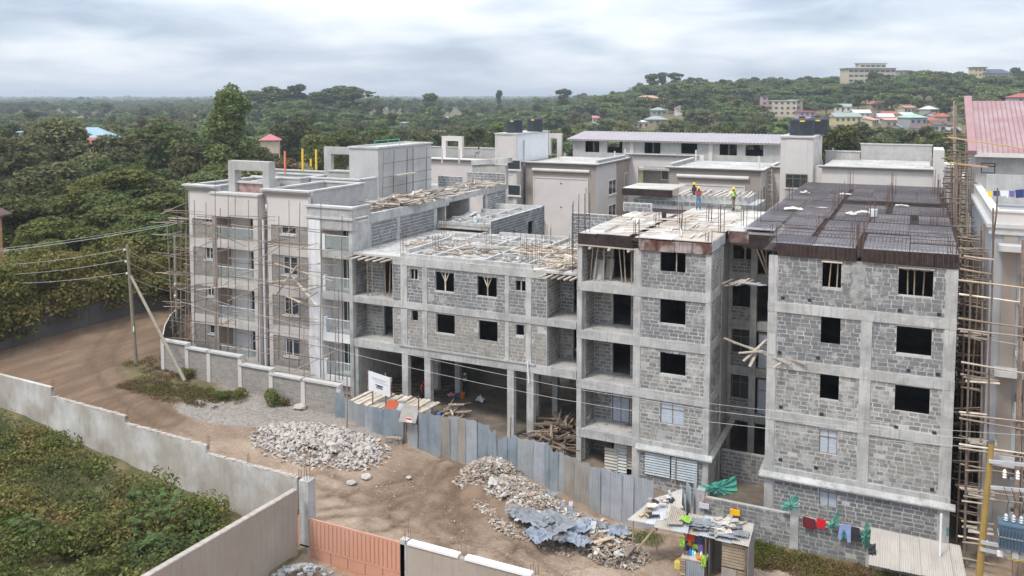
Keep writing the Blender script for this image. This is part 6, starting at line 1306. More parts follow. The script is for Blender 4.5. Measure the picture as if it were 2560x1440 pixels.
# ================================================================= VEGETATION
def leafmat(name, a, b, c3=None, isl=.45, objr=.22, sc=.35):
    m = mat(name, a, b, sc, .75, island=isl, objr=objr, spec=.15, c3=c3, s3=.5); nt = m.node_tree; bs = nt.nodes['Principled BSDF']
    tr = nt.nodes.new('ShaderNodeBsdfTranslucent'); mx_ = nt.nodes.new('ShaderNodeMixShader'); mx_.inputs[0].default_value = .36
    src = bs.inputs['Base Color'].links[0].from_socket; nt.links.new(src, tr.inputs[0]); out = nt.nodes['Material Output']
    nt.links.new(bs.outputs[0], mx_.inputs[1]); nt.links.new(tr.outputs[0], mx_.inputs[2]); nt.links.new(mx_.outputs[0], out.inputs[0]); return m
LF = {'broad': leafmat('leaf_broad', (.135, .145, .062), (.18, .185, .082)), 'dark': leafmat('leaf_dark', (.095, .112, .038), (.14, .155, .052)), 'acacia': leafmat('leaf_acacia', (.11, .15, .05), (.155, .19, .066)),
      'euc': leafmat('leaf_euc', (0.110, 0.121, 0.050), (0.162, 0.162, 0.070)), 'bright': leafmat('leaf_bright', (.15, .185, .06), (.20, .235, .085)), 'olive': leafmat('leaf_olive', (.135, .155, .042), (.185, .20, .06)),
      'brown': leafmat('leaf_brown', (.17, .115, .065), (.25, .18, .10)), 'hedge': leafmat('leaf_hedge', (.165, .185, .05), (.235, .24, .075), c3=(.30, .26, .08)), 'weed': leafmat('leaf_weed', (0.117, 0.134, 0.034), (0.203, 0.185, 0.054), c3=(0.211, 0.137, 0.062), sc=.5), 'far': leafmat('leaf_far', (.10, .14, .048), (.15, .185, .07), sc=.03, isl=.5)}
bark = mat('bark', (.16, .13, .10), (.11, .09, .07), 4, .95, .3)
def leafmesh(name, blobs, n, size, m, seed=0, up=.35, flat=0.0, fill=.35, aspect=.6, extra=None):
    r = np.random.default_rng(seed); B = np.array([b[:6] for b in blobs], float); vol = (B[:, 3] * B[:, 4] + B[:, 3] * B[:, 5]) ** .9; k = r.choice(len(B), n, p=vol / vol.sum())
    d = r.normal(size=(n, 3)); d[:, 2] = np.where((d[:, 2] < 0) & (r.random(n) < up), -d[:, 2], d[:, 2]); d /= np.linalg.norm(d, axis=1)[:, None]
    rad = np.where(r.random(n) < fill, r.random(n) ** .5, .82 + .25 * r.random(n)); rad *= 1 + .12 * np.sin(d[:, 0] * 7 + k) * np.sin(d[:, 1] * 6 + 2 * k) + .08 * np.sin(d[:, 2] * 9 + k)
    P = B[k, :3] + d * rad[:, None] * B[k, 3:6]
    nrm = d * .6 + r.normal(size=(n, 3)) * .55; nrm[:, 2] += .35 + flat; nrm /= np.linalg.norm(nrm, axis=1)[:, None]
    t = np.cross(nrm, r.normal(size=(n, 3))); t /= np.linalg.norm(t, axis=1)[:, None]; b = np.cross(nrm, t); s = size * r.uniform(.55, 1.35, n)[:, None]
    t = t * s; b = b * s * aspect; V = np.stack([P - t, P - b * .9 + t * .1, P + t, P + b], 1).reshape(-1, 3)
    me = bpy.data.meshes.new(name); nv = len(V); base = np.arange(nv, dtype=np.int32)
    ex = extra.v if extra else []; V2 = np.concatenate([V, np.array(ex, float).reshape(-1, 3)]) if ex else V
    lt = np.full(n, 4, np.int32); lv = base
    if extra:
        lt = np.concatenate([lt, np.array([len(f) for f in extra.f], np.int32)]); lv = np.concatenate([base, np.array([i + nv for f in extra.f for i in f], np.int32)])
    me.vertices.add(len(V2)); me.vertices.foreach_set('co', V2.astype(np.float32).ravel()); me.loops.add(len(lv)); me.loops.foreach_set('vertex_index', lv)
    me.polygons.add(len(lt)); ls = np.concatenate([[0], np.cumsum(lt)[:-1]]).astype(np.int32); me.polygons.foreach_set('loop_start', ls); me.polygons.foreach_set('loop_total', lt)
    me.materials.append(m)
    if extra: me.materials.append(bark); me.polygons.foreach_set('material_index', np.concatenate([np.zeros(n, np.int32), np.ones(len(extra.f), np.int32)]))
    me.update(); return me
def limbs(h, blobs, r=.28, seed=0):
    rr = random.Random(seed); mb = MB(); top = Vector((rr.uniform(-.4, .4), rr.uniform(-.4, .4), h * .45)); mb.tube((0, 0, -.5), top, r, r * .6, 7)
    for b in blobs[:9]: c = Vector(b[:3]); mid = top.lerp(c, .5) + Vector((rr.uniform(-.3, .3), rr.uniform(-.3, .3), -.2)); mb.tube(top - Vector((0, 0, rr.uniform(0, h * .15))), mid, r * .45, r * .3, 5); mb.tube(mid, c, r * .3, r * .12, 5)
    return mb
def blobs_for(kind, seed):
    r = random.Random(seed); L = []
    if kind in ('broad', 'dark'):
        for k in range(15): a = r.uniform(0, 6.28); q = r.random() ** .6 * 3.3; z = r.uniform(4, 10.2); f = 1 - abs(z - 6.8) / 6.5; L.append((q * f * math.cos(a), q * f * math.sin(a), z, r.uniform(1.1, 2.1), r.uniform(1.1, 2.1), r.uniform(.8, 1.5)))
    elif kind == 'acacia':
        for k in range(14): a = r.uniform(0, 6.28); q = r.random() ** .5 * 4.6; L.append((q * math.cos(a), q * math.sin(a), 6.8 - .10 * q * q * .5 + r.uniform(-.9, .4), r.uniform(1.3, 2.5), r.uniform(1.3, 2.5), r.uniform(.3, .55)))
    elif kind == 'euc':
        for k in range(13): z = 4 + 10.5 * r.random(); a = r.uniform(0, 6.28); q = r.random() * 1.9; L.append((q * math.cos(a), q * math.sin(a), z, r.uniform(.8, 1.6), r.uniform(.8, 1.6), r.uniform(.8, 1.5)))
    elif kind == 'tall':
        for k in range(46): t = r.random(); z = 1.5 + 20 * t; w = 4.6 * (1 - .72 * max(0, t - .45) / .55) * (.8 + .2 * min(1, t / .25)); a = r.uniform(0, 6.28); q = r.random() ** .5 * w * .75; L.append((q * math.cos(a), q * math.sin(a), z, r.uniform(1.2, 2.0), r.uniform(1.2, 2.0), r.uniform(1.4, 2.4)))
    elif kind == 'shrub':
        for k in range(9): a = r.uniform(0, 6.28); q = r.random() * 1.2; L.append((q * math.cos(a), q * math.sin(a), r.uniform(.6, 1.8), r.uniform(.5, .9), r.uniform(.5, .9), r.uniform(.4, .8)))
    return L
H0 = {'broad': 11.5, 'dark': 11.5, 'acacia': 7.6, 'euc': 15.2, 'tall': 22.5, 'shrub': 2.4}
CR = {}
def proto(kind, leaf, lod, seed):
    key = (kind, leaf, lod, seed)
    if key not in CR:
        bl = blobs_for(kind, seed); n = {0: 17000, 1: 7500, 2: 3000, 3: 1100}[lod]; sz = {0: .185, 1: .26, 2: .42, 3: .68}[lod]
        if kind == 'tall': n, sz = 46000, .25
        if kind == 'shrub': sz *= .45; n //= 2
        if kind == 'acacia': sz *= .85
        lb = limbs(H0[kind] if kind != 'acacia' else 9, bl, .3 if kind != 'shrub' else .05, seed)
        if lod == 0 or kind == 'tall': CR[key] = (leafmesh('crown', bl, n, sz, LF[leaf], seed), mesh_of(lb, [bark]))
        else: CR[key] = (leafmesh('tree', bl, n, sz, LF[leaf], seed, extra=lb), None)
    return CR[key]
NT = 0
def tree(px, D, h, kind, leaf=None, label=None, lod=None, seed=None, sx=1.0, group=None, name=None, cat='tree'):
    global NT; NT += 1; leaf = leaf or kind; lod = (0 if D < 125 else 1 if D < 260 else 2) if lod is None else lod
    if kind == 'tall': lod = 0
    p = PD(px, D); s = h / H0[kind]; z = zg(p.x, p.y) - .2; cr, tk = proto(kind, leaf, lod, (seed if seed is not None else NT) % (3 if lod else 2)); rz = random.uniform(0, 6.28)
    nm = name or {'broad': 'broadleaf_tree', 'dark': 'broadleaf_tree', 'acacia': 'acacia_tree', 'euc': 'eucalyptus_tree', 'tall': 'cypress_tree', 'shrub': 'shrub'}[kind]
    if tk is None: o = place(cr, nm, None, (p.x, p.y, z), (0, 0, rz), (s * sx, s * sx, s))
    else:
        o = bpy.data.objects.new(nm, None); COL.objects.link(o); o.location = (p.x, p.y, z); o.rotation_euler = (0, 0, rz); o.scale = (s * sx, s * sx, s)
        for m_, n_ in ((cr, 'crown'), (tk, 'trunk')): c = bpy.data.objects.new(n_, m_); COL.objects.link(c); c.parent = o
    tag(o, label or 'x', cat, group); return o
def ht(px, ytop, D): p = PD(px, D); return CAMZ + (HOR - ytop) / FPX * D - zg(p.x, p.y)
def tr(px, ytop, D, kind, leaf, label, sx=1.0, group=None, **k): return tree(px, D, max(2, ht(px, ytop, D)), kind, leaf, label, sx=sx, group=group, **k)
tr(576, 222, 150, 'tall', 'bright', 'tall bright green conical tree standing above all others at left', 1.15)
NG = 'trees between the road hedge and the village at left'
for (px, yt, D, kd, lf, sx, lab) in (
    (20, 330, 150, 'broad', 'broad', 1.3, 'grey-green broadleaf tree at the left picture edge'), (140, 283, 165, 'broad', 'broad', 1.2, 'tall ragged grey-green tree left of the blue roof'), (60, 320, 185, 'broad', 'euc', 1.2, 'pale grey-green tree behind the left edge tree'),
    (300, 330, 170, 'broad', 'broad', 1.1, 'round grey-green tree right of the red tiled roof'), (430, 295, 165, 'broad', 'dark', 1.35, 'large dark tree left of the tall conical tree'), (365, 300, 200, 'broad', 'brown', .9, 'reddish brown tree between the blue roof and the large dark tree'),
    (490, 350, 150, 'broad', 'broad', 1.0, 'ragged tree just left of the tall conical tree'), (660, 355, 160, 'broad', 'broad', .9, 'low tree right of the tall conical tree below the pink roof'), (740, 285, 240, 'broad', 'dark', 1.3, 'dark broad tree behind the pink-roofed house'),
    (800, 330, 190, 'broad', 'olive', 1.0, 'yellow-green tree behind the roof posts'), (860, 318, 210, 'broad', 'olive', .9, 'olive tree left of the bare concrete tower'), (960, 312, 230, 'broad', 'olive', 1.1, 'olive tree behind the bare concrete tower'),
    (1050, 322, 220, 'broad', 'broad', 1.0, 'grey-green tree right behind the bare concrete tower'), (1180, 305, 230, 'broad', 'broad', 1.2, 'broad grey tree left of the white tank tower'), (1230, 300, 250, 'broad', 'olive', 1.0, 'yellowish tree close left of the white tank tower'),
    (280, 405, 105, 'broad', 'olive', 1.6, 'smooth rounded olive tree in the middle of the left woods'), (60, 470, 100, 'dark', 'dark', 1.5, 'dark spreading tree at the far left above the hedge'), (180, 440, 108, 'dark', 'dark', 1.5, 'dark spreading tree above the yellow bush'),
    (300, 460, 100, 'dark', 'dark', 1.5, 'dark spreading tree in the middle above the road'), (400, 440, 105, 'dark', 'dark', 1.5, 'dark spreading tree just left of the scaffold'), (470, 420, 118, 'dark', 'broad', 1.3, 'dark green tree behind the scaffold corner'),
    (110, 400, 128, 'dark', 'broad', 1.4, 'grey-brown tree above the dark spreading ones at left'), (340, 395, 130, 'dark', 'dark', 1.4, 'dark tree right of the rounded olive tree'), (230, 420, 122, 'dark', 'broad', 1.3, 'mixed green tree behind the rounded olive tree'), (540, 400, 128, 'dark', 'olive', 1.2, 'olive green tree at the foot of the conical tree'),
    (620, 395, 125, 'dark', 'broad', 1.2, 'dull green tree behind the portal of the left wing'), (700, 385, 135, 'broad', 'brown', 1.0, 'brownish tree behind the orange-red roof post'), (60, 560, 92, 'dark', 'olive', .8, 'olive shrubby tree beside the orange house wall'), (215, 374, 150, 'broad', 'broad', 1.2, 'grey-green tree hiding the walls of the red tiled house'), (255, 385, 146, 'broad', 'dark', 1.0, 'darker tree beside the red tiled roof'), 
    (150, 530, 84, 'dark', 'olive', 1.5, 'big yellow-green bushy tree above the hedge'), (260, 560, 86, 'dark', 'olive', 1.3, 'second yellow-green bushy tree above the hedge, nearer the pole'), (390, 520, 90, 'dark', 'dark', 1.4, 'low dark tree behind the road pole'), (350, 470, 94, 'dark', 'dark', 1.5, 'dense dark tree behind the pole cables'),
    (90, 590, 78, 'broad', 'dark', 1.1, 'low dark tree behind the yellowish hedge at left'), (2140 + 0, 300, 300, 'dark', 'dark', 1.2, 'large dark tree in the village beside the track'), (2080, 305, 170, 'dark', 'dark', 1.0, 'dark bushy tree just right of the taupe tank tower'), (2200, 318, 330, 'dark', 'dark', 1.3, 'dark village tree left of the mint roofed house'),
    (2245, 340, 220, 'dark', 'dark', 1.1, 'dark tree behind the rear parapet of the painted block'), (2330, 345, 215, 'dark', 'dark', 1.2, 'dark green tree behind the plain fin wall'), (2290, 365, 190, 'shrub', 'olive', 1.2, 'low light green bush behind the rear parapet'), (2190, 355, 200, 'dark', 'broad', .8, 'small round tree left behind the rear parapet'),
    (1990, 300, 330, 'acacia', 'acacia', 1.2, 'flat topped acacia left of the taupe tank tower'), (1680, 292, 330, 'broad', 'broad', 1.3, 'grey-green tree above the tin roof, left of the kiosk'), (1840, 300, 320, 'broad', 'olive', 1.1, 'yellowish tree above the tin roof, right of the kiosk'), (1560, 300, 330, 'broad', 'broad', 1.1, 'grey tree above the tin roof near its left end'),
    (1890, 280, 350, 'broad', 'broad', 1.1, 'tree below the concrete frame house'), (1740, 305, 300, 'broad', 'broad', .9, 'small tree above the middle of the tin roof'), (2535, 168, 690, 'dark', 'dark', 1.4, 'round dark tree on the hilltop beside the slate roof'), (1630, 180, 690, 'euc', 'dark', 1.5, 'leaning clumped tree on the skyline, leftmost of the hill group'),
    (1655, 178, 700, 'euc', 'dark', 1.6, 'tall clumped tree on the skyline, second of the hill group'), (1685, 182, 700, 'euc', 'dark', 1.9, 'broad dark tree in the skyline hill group'), (1725, 190, 700, 'euc', 'dark', 1.4, 'rightmost tree of the skyline hill group'),
    (665, 213, 560, 'broad', 'dark', 1.9, 'dark round tree on the left skyline beside the conical tree'), (700, 222, 560, 'broad', 'dark', 1.8, 'wide skyline tree right of the conical tree'), (750, 205, 560, 'euc', 'dark', 1.6, 'lone tall skyline tree with a narrow clumped crown'), (820, 218, 560, 'broad', 'dark', 2.2, 'left half of the broad skyline grove'), (870, 212, 570, 'broad', 'dark', 2.3, 'right half of the broad skyline grove'), (1075, 228, 620, 'euc', 'acacia', 1.7, 'greener skyline tree over the centre of the plain'), (1248, 222, 700, 'euc', 'dark', .8, 'thin lone tree on the skyline above the tank tower'), (1410, 222, 640, 'euc', 'dark', 1.4, 'skyline tree just right of the white tank tower')):
    tr(px, yt, D, kd, lf, lab, sx)
# random fill trees (still single trees)
HS = []     # house clearings: (px, D, halfwidth px)
villages = [(1950, 2440, 330, 520), (1560, 1700, 340, 470)]
rr = random.Random(5); cnt = 0
kinds = [('broad', 'broad'), ('broad', 'dark'), ('acacia', 'acacia'), ('euc', 'euc'), ('dark', 'dark'), ('broad', 'olive')]
ktxt = {'broad': 'round leafy', 'acacia': 'flat topped acacia', 'euc': 'slender eucalyptus', 'dark': 'spreading'}
while cnt < 205:
    px = rr.uniform(-120, 2680); D = 150 + 330 * rr.random() ** .8
    if px < 620 and D < 190: continue
    if 640 < px < 2440 and D < 240: continue
    vil = any(a < px < b and c < D < d for a, b, c, d in villages)
    if vil and rr.random() < .35: continue
    kd, lf = rr.choice(kinds if px < 1500 else kinds + [('acacia', 'acacia')] * 3)
    h = {'broad': 9, 'dark': 8.5, 'acacia': 7.5, 'euc': 13}[kd] * rr.uniform(.75, 1.15)
    if px < 640: h *= 1.15
    if vil: h *= .6
    reg = 'left plain' if px < 640 else 'middle plain' if px < 1400 else 'hill foot' if px < 2000 else 'village slope'
    tone = {'broad': 'grey-green', 'dark': 'dark green', 'acacia': 'fresh green', 'euc': 'pale green', 'olive': 'yellow-green'}[lf]; dist = 'nearer' if D < 250 else 'mid-distance' if D < 370 else 'farther'; size = 'small' if h < 7.6 else 'tall' if h > 10.5 else 'medium'; tree(px, D, h, kd, lf, f'{size} {tone} {ktxt[kd]} tree, {dist} part of the {reg}', lod=2, sx=rr.uniform(1, 1.35), group=f'{size} {tone} {ktxt[kd]} trees in the {dist} part of the {reg}'); cnt += 1
# distant woods as one mass
def forest(name, n, label, dmin, dmax, q, size, hh, seed, pxr=(-500, 3000), power=1.0, flat=.5, inst=None):
    r = np.random.default_rng(seed); px = r.uniform(*pxr, n); u = r.random(n) ** power; D = np.sqrt(dmin ** 2 + u * (dmax ** 2 - dmin ** 2))
    x = _f0.x * D + _rt.x * (px - 1280) / FPX * D; y = _f0.y * D + _rt.y * (px - 1280) / FPX * D; keep = np.ones(n, bool)
    for a, b, c, d in villages: keep &= ~((px > a) & (px < b) & (D > c) & (D < d) & (r.random(n) < .78))
    for a, w, c, d in HS: keep &= ~((abs(px - a) < w) & (D > c - 60) & (D < d + 9))
    x, y, D = x[keep], y[keep], D[keep]; n = len(x); z = zgv(x, y); pt = np.sin(x * .021 + np.sin(y * .017) * 2) * np.cos(y * .013 + x * .006); h = hh * r.uniform(.55, 1.15, n) * (1 + .25 * pt) * np.where(r.random(n) < .05, 1.25, 1); w = h * r.uniform(.34, .66, n); fl = (r.random(n) < flat)
    if not inst:
        k = np.repeat(np.arange(n), q); N_ = n * q; d = r.normal(size=(N_, 3)); d[:, 2] = abs(d[:, 2]); d /= np.linalg.norm(d, axis=1)[:, None]
        P = np.stack([x[k], y[k], z[k] + h[k] * .45], -1) + d * r.uniform(.7, 1.05, N_)[:, None] * np.stack([w[k] * 1.4, w[k] * 1.4, h[k] * .5], 1)
        nrm = d * .6 + r.normal(size=(N_, 3)) * .6; nrm[:, 2] += .3; nrm /= np.linalg.norm(nrm, axis=1)[:, None]; t = np.cross(nrm, r.normal(size=(N_, 3))); t /= np.linalg.norm(t, axis=1)[:, None]; b = np.cross(nrm, t)
        s = (size * r.uniform(.6, 1.3, N_) * (D[k] / dmin) ** .5)[:, None]; V = np.stack([P - t * s, P - b * s * .8, P + t * s, P + b * s * .8], 1).reshape(-1, 3)
        me = bpy.data.meshes.new(name); me.vertices.add(len(V)); me.vertices.foreach_set('co', V.astype(np.float32).ravel()); me.loops.add(len(V)); me.loops.foreach_set('vertex_index', np.arange(len(V), dtype=np.int32)); me.polygons.add(N_)
        me.polygons.foreach_set('loop_start', np.arange(0, len(V), 4, dtype=np.int32)); me.polygons.foreach_set('loop_total', np.full(N_, 4, dtype=np.int32)); me.materials.append(LF['far']); me.update(); o = bpy.data.objects.new(name, me); COL.objects.link(o)
    else:       # woodland grown from the same tree models as the single trees
        me = bpy.data.meshes.new(name); me.vertices.add(n); me.vertices.foreach_set('co', np.stack([x, y, z - .3], -1).astype(np.float32).ravel())
        kk = r.integers(0, len(inst), n)
        for nm_, ty, v_ in (('sc', 'FLOAT', h / 10), ('rz', 'FLOAT', r.uniform(0, 6.28, n)), ('ix', 'INT', kk)): at_ = me.attributes.new(nm_, ty, 'POINT'); at_.data.foreach_set('value', v_.astype(np.int32 if ty == 'INT' else np.float32))
        o = bpy.data.objects.new(name, me); COL.objects.link(o); g = bpy.data.node_groups.new(name, 'GeometryNodeTree'); g.interface.new_socket('Geometry', in_out='INPUT', socket_type='NodeSocketGeometry'); g.interface.new_socket('Geometry', in_out='OUTPUT', socket_type='NodeSocketGeometry')
        gi, go_, ip, jn = g.nodes.new('NodeGroupInput'), g.nodes.new('NodeGroupOutput'), g.nodes.new('GeometryNodeInstanceOnPoints'), g.nodes.new('GeometryNodeJoinGeometry')
        for c in inst: oi = g.nodes.new('GeometryNodeObjectInfo'); oi.inputs['Object'].default_value = c[0]; oi.inputs['As Instance'].default_value = True; oi.transform_space = 'ORIGINAL'; tf = g.nodes.new('GeometryNodeTransform'); tf.inputs['Scale'].default_value = (10 / H0[c[1]],) * 3; g.links.new(oi.outputs['Geometry'], tf.inputs[0]); g.links.new(tf.outputs[0], jn.inputs[0])
        def na(nm_, ty): q_ = g.nodes.new('GeometryNodeInputNamedAttribute'); q_.data_type = ty; q_.inputs[0].default_value = nm_; return q_.outputs[0]
        cr_ = g.nodes.new('ShaderNodeCombineXYZ'); g.links.new(na('rz', 'FLOAT'), cr_.inputs[2]); ip.inputs['Pick Instance'].default_value = True
        cs_ = g.nodes.new('ShaderNodeCombineXYZ'); sa = na('sc', 'FLOAT'); mw = g.nodes.new('ShaderNodeMath'); mw.operation = 'MULTIPLY'; mw.inputs[1].default_value = 1.3; g.links.new(sa, mw.inputs[0]); g.links.new(mw.outputs[0], cs_.inputs[0]); g.links.new(mw.outputs[0], cs_.inputs[1]); g.links.new(sa, cs_.inputs[2])
        g.links.new(gi.outputs[0], ip.inputs['Points']); g.links.new(jn.outputs[0], ip.inputs['Instance']); g.links.new(na('ix', 'INT'), ip.inputs['Instance Index']); g.links.new(cr_.outputs[0], ip.inputs['Rotation']); g.links.new(cs_.outputs[0], ip.inputs['Scale']); g.links.new(ip.outputs[0], go_.inputs[0])
        md = o.modifiers.new('grow', 'NODES'); md.node_group = g
    tag(o, label, 'forest'); o['kind'] = 'stuff'; return o

# ================================================================= HOUSES
def zt(px, y, D): return CAMZ + (HOR - y) / FPX * D
def rc(name, c, c2=None): return mat(name, c, c2 or tuple(v * .85 for v in c), 1.2, .7, .1)
ROOFS = {'red': rc('roof_red', (.42, .11, .085)), 'pink': rc('roof_pink', (.50, .17, .19)), 'blue': rc('roof_blue', (.10, .30, .55)), 'lblue': rc('roof_pale_blue', (.30, .42, .52)), 'mint': rc('roof_mint', (.35, .50, .42)), 'brown': rc('roof_brown', (.17, .10, .085)), 'grey': rc('roof_grey', (.33, .36, .36)), 'white': rc('roof_white', (.62, .63, .63)), 'peach': rc('roof_peach', (.58, .33, .24)), 'tile': rc('roof_tile', (.38, .13, .09)), 'slate': rc('roof_slate', (.10, .11, .14)), 'green': rc('roof_green', (.10, .38, .30)), 'gg': rc('roof_greygreen', (.30, .36, .32))}
WALLS = {'cream': rc('wall_cream', (.58, .50, .38)), 'white': rc('wall_white', (.66, .65, .62)), 'grey': rc('wall_grey', (.36, .35, .35)), 'tan': rc('wall_tan', (.40, .32, .25)), 'orange': rc('wall_orange', (.70, .38, .18)), 'yellow': rc('wall_yellow', (.62, .52, .30)), 'pinkw': rc('wall_pink', (.48, .33, .33)), 'dk': rc('wall_dark', (.14, .12, .11))}
def house(px, D, w, d, h, roof, wall, label, rot=0, kind='hip', rh=2.0, eave=.5, floors=1, nwin=3, z=None, cat='house', name='house', gab=None):
    p = PD(px, D); z0 = zg(p.x, p.y) if z is None else z
    if z is None and not (floors * 2.5 < h < floors * 3.6):      # set the house where the slope gives it a natural height
        top = CAMZ - (h + z0); yy = HOR + top * FPX / D; best = None; D1 = 230.0
        while D1 < 760:
            q_ = PD(px, D1); e = abs(zt(px, yy, D1) - zg(q_.x, q_.y) - floors * 3.0)
            if best is None or e < best[0]: best = (e, D1)
            D1 += 5
        D1 = best[1]; k_ = D1 / D; w *= k_; d *= min(k_, 1.3); rh *= k_; D = D1; p = PD(px, D); z0 = zg(p.x, p.y); h = min(floors * 3.6, max(floors * 2.4, zt(px, yy, D) - z0))
    t = thing(name, (p.x, p.y, z0), label, cat, None, R(YAW + rot)); HS.append((px, w / D * FPX * .6 + 4, D + 32 if D > 600 else D - d, D + d))
    def b(mb, n, m, lb=None):
        o = MB.build(mb, n, m, None, (0, 0, 0)); o.parent = t; return o
    b(MB().box(-w / 2, w / 2, -d / 2, d / 2, -2, h), 'wall', WALLS[wall])
    a, c = w / 2 + eave, d / 2 + eave; mb = MB()
    if kind == 'hip':
        r_ = max(0.2, a - c * 1.0); mb.v = [(-a, -c, h), (a, -c, h), (a, c, h), (-a, c, h), (-r_, 0, h + rh), (r_, 0, h + rh), (-a, -c, h - .15), (a, -c, h - .15), (a, c, h - .15), (-a, c, h - .15)]
        mb.f = [(0, 1, 5, 4), (1, 2, 5), (2, 3, 4, 5), (3, 0, 4), (0, 6, 7, 1), (1, 7, 8, 2), (2, 8, 9, 3), (3, 9, 6, 0), (9, 8, 7, 6)]; mb.m = [0] * 9
    elif kind == 'gable':
        mb.v = [(-a, -c, h), (a, -c, h), (a, c, h), (-a, c, h), (-a, 0, h + rh), (a, 0, h + rh), (-a, -c, h - .15), (a, -c, h - .15), (a, c, h - .15), (-a, c, h - .15)]
        mb.f = [(0, 1, 5, 4), (2, 3, 4, 5), (0, 6, 7, 1), (2, 8, 9, 3), (9, 8, 7, 6)]; mb.m = [0] * 5
        g = MB()
        for s in (-1, 1): g.face([(s * w / 2, -d / 2, h), (s * w / 2, d / 2, h), (s * w / 2, 0, h + rh * .9)])
        b(g, 'gable', WALLS[gab or wall])
    elif kind == 'shed': mb.hexa([(-a, -c, h), (a, -c, h), (a, c, h + rh), (-a, c, h + rh), (-a, -c, h + .15), (a, -c, h + .15), (a, c, h + rh + .15), (-a, c, h + rh + .15)])
    else: mb.box(-a, a, -c, c, h, h + .4)
    b(mb, 'roof', ROOFS[roof])
    fh = h / floors; ww_ = .38 if name == 'office_building' else .22; glass_far = mat('glass_far', (.10, .13, .18), (.06, .08, .11), .3, .3)
    for f in range(floors):
        for k in range(nwin): x = lerp(-w / 2, w / 2, (k + .5) / nwin); b(MB().box(x - w / nwin * ww_, x + w / nwin * ww_, -d / 2 - .06, -d / 2 - .005, fh * f + .9, fh * f + min(2.3, fh - .4)), 'window', glass_far)
    if floors == 1 and nwin > 1: b(MB().box(-w * .04 - .45, -w * .04 + .45, -d / 2 - .08, -d / 2 - .065, 0, 2.1), 'door', ROOFS['brown'])
    return t
house(228, 205, 11, 8, zt(228, 345, 205), 'lblue', 'tan', 'house with a large pale blue roof among the left trees', 12, 'hip', 2.6, z=0, nwin=2)
house(232, 180, 7, 7, zt(232, 378, 180), 'tile', 'cream', 'red tiled roof below the pale blue one at left', -20, 'gable', 2.9, z=0)
house(95, 225, 7, 6, zt(95, 330, 225), 'lblue', 'white', 'small pale blue-green roof half hidden at far left', 5, 'shed', .9, z=0)
house(675, 215, 4.4, 4, zt(675, 349, 215), 'pink', 'cream', 'pink pyramid roof right of the tall conical tree', 10, 'hip', 1.4, z=0, nwin=1); house(662, 175, 5, 4, 3.0, 'red', 'tan', 'low dull red roof below the pink pyramid roof', 0, 'shed', .8)
house(715, 172, 3, 3, 5.2, 'pink', 'white', 'small reddish roof beside the brownish tree', 20, 'gable', 1)
house(443, 560, 8, 6, zt(443, 283, 560) - zg(*PD(443, 560).xy), 'blue', 'white', 'bright blue hip roof far out on the left plain', 0, 'hip', 1.6, nwin=1)
house(55, 520, 13, 8, 4.5, 'white', 'grey', 'pale flat-roofed building far away at the left edge', 5, 'flat', floors=1); house(110, 200, 6, 5, 6.5, 'tile', 'tan', 'small tan roof peeping through trees at far left', 0, 'shed', .6)
house(995, 400, 8, 6, zt(995, 307, 400) - zg(*PD(995, 400).xy), 'white', 'grey', 'two-storey grey and white house in the trees behind the bare concrete tower', -8, 'flat', floors=2, nwin=4)
for k, (px, y, D, w, r_, wl_, lb) in enumerate(((1300, 279, 470, 9, 'peach', 'tan', 'long tan building above the tanks of the white tower'), (1128, 297, 430, 4.5, 'white', 'white', 'tiny white roof in the trees over the portal frame'), (1235, 296, 430, 6, 'grey', 'tan', 'low tan roof strip left of the tanks'), (1345, 282, 480, 5, 'peach', 'tan', 'second tan building right of the long one above the tanks'), (1460, 320, 330, 5, 'red', 'tan', 'low red roof at the left end of the tin roof'), (1485, 322, 320, 5.5, 'pink', 'tan', 'second low pink roof near the left end of the tin roof'), (1505, 313, 330, 3, 'green', 'white', 'small green roof above the tin roof'), (1496, 295, 360, 5, 'pink', 'white', 'pink gabled house above the tin roof left end'), (1380, 318, 330, 6, 'red', 'tan', 'low red roof right of the white tank tower'))):
    house(px, D, w, 5, max(1.5, zt(px, y, D) - zg(*PD(px, D).xy)), r_, wl_, lb, random.uniform(-15, 15), 'shed' if k % 2 else 'hip', .9)
house(1530, 560, 6.5, 5, zt(1530, 250, 560) - zg(*PD(1530, 560).xy), 'blue', 'white', 'bright blue shed roof on the hill flank', 0, 'shed', 1.2, nwin=1)
house(1620, 520, 15, 9, zt(1620, 246, 520) - zg(*PD(1620, 520).xy), 'peach', 'cream', 'large cream house with a peach hip roof on the hill flank', 6, 'hip', 1.8, floors=2, nwin=4)
house(1645, 420, 7, 6, zt(1645, 275, 420) - zg(*PD(1645, 420).xy), 'gg', 'grey', 'grey-green roof below the peach-roofed house', 0, 'hip', 1.4); house(1640, 340, 8, 6, zt(1640, 298, 340) - zg(*PD(1640, 340).xy), 'gg', 'tan', 'wide grey-green roof with a blue barrel above the tin roof', 5, 'hip', 1.3); house(1600, 330, 6, 5, zt(1600, 305, 330) - zg(*PD(1600, 330).xy), 'white', 'cream', 'low pale roof left of the wide grey-green one', 0, 'shed', .6)
house(1785, 345, 4.6, 4, zt(1785, 294, 345) - zg(*PD(1785, 345).xy), 'red', 'tan', 'small tan kiosk with a red roof on the dirt slope', -15, 'shed', .9, nwin=2)
house(1950, 420, 14, 8, zt(1950, 252, 420) - zg(*PD(1950, 420).xy), 'white', 'cream', 'unfinished cream frame house with an upper deck on the hill flank', -6, 'flat', floors=3, nwin=5); house(1908, 415, 3, 3, zt(1908, 240, 415) - zg(*PD(1908, 415).xy), 'slate', 'pinkw', 'narrow pink stair tower beside the unfinished frame house', 0, 'flat', floors=4, nwin=1, name='tower', cat='tower')
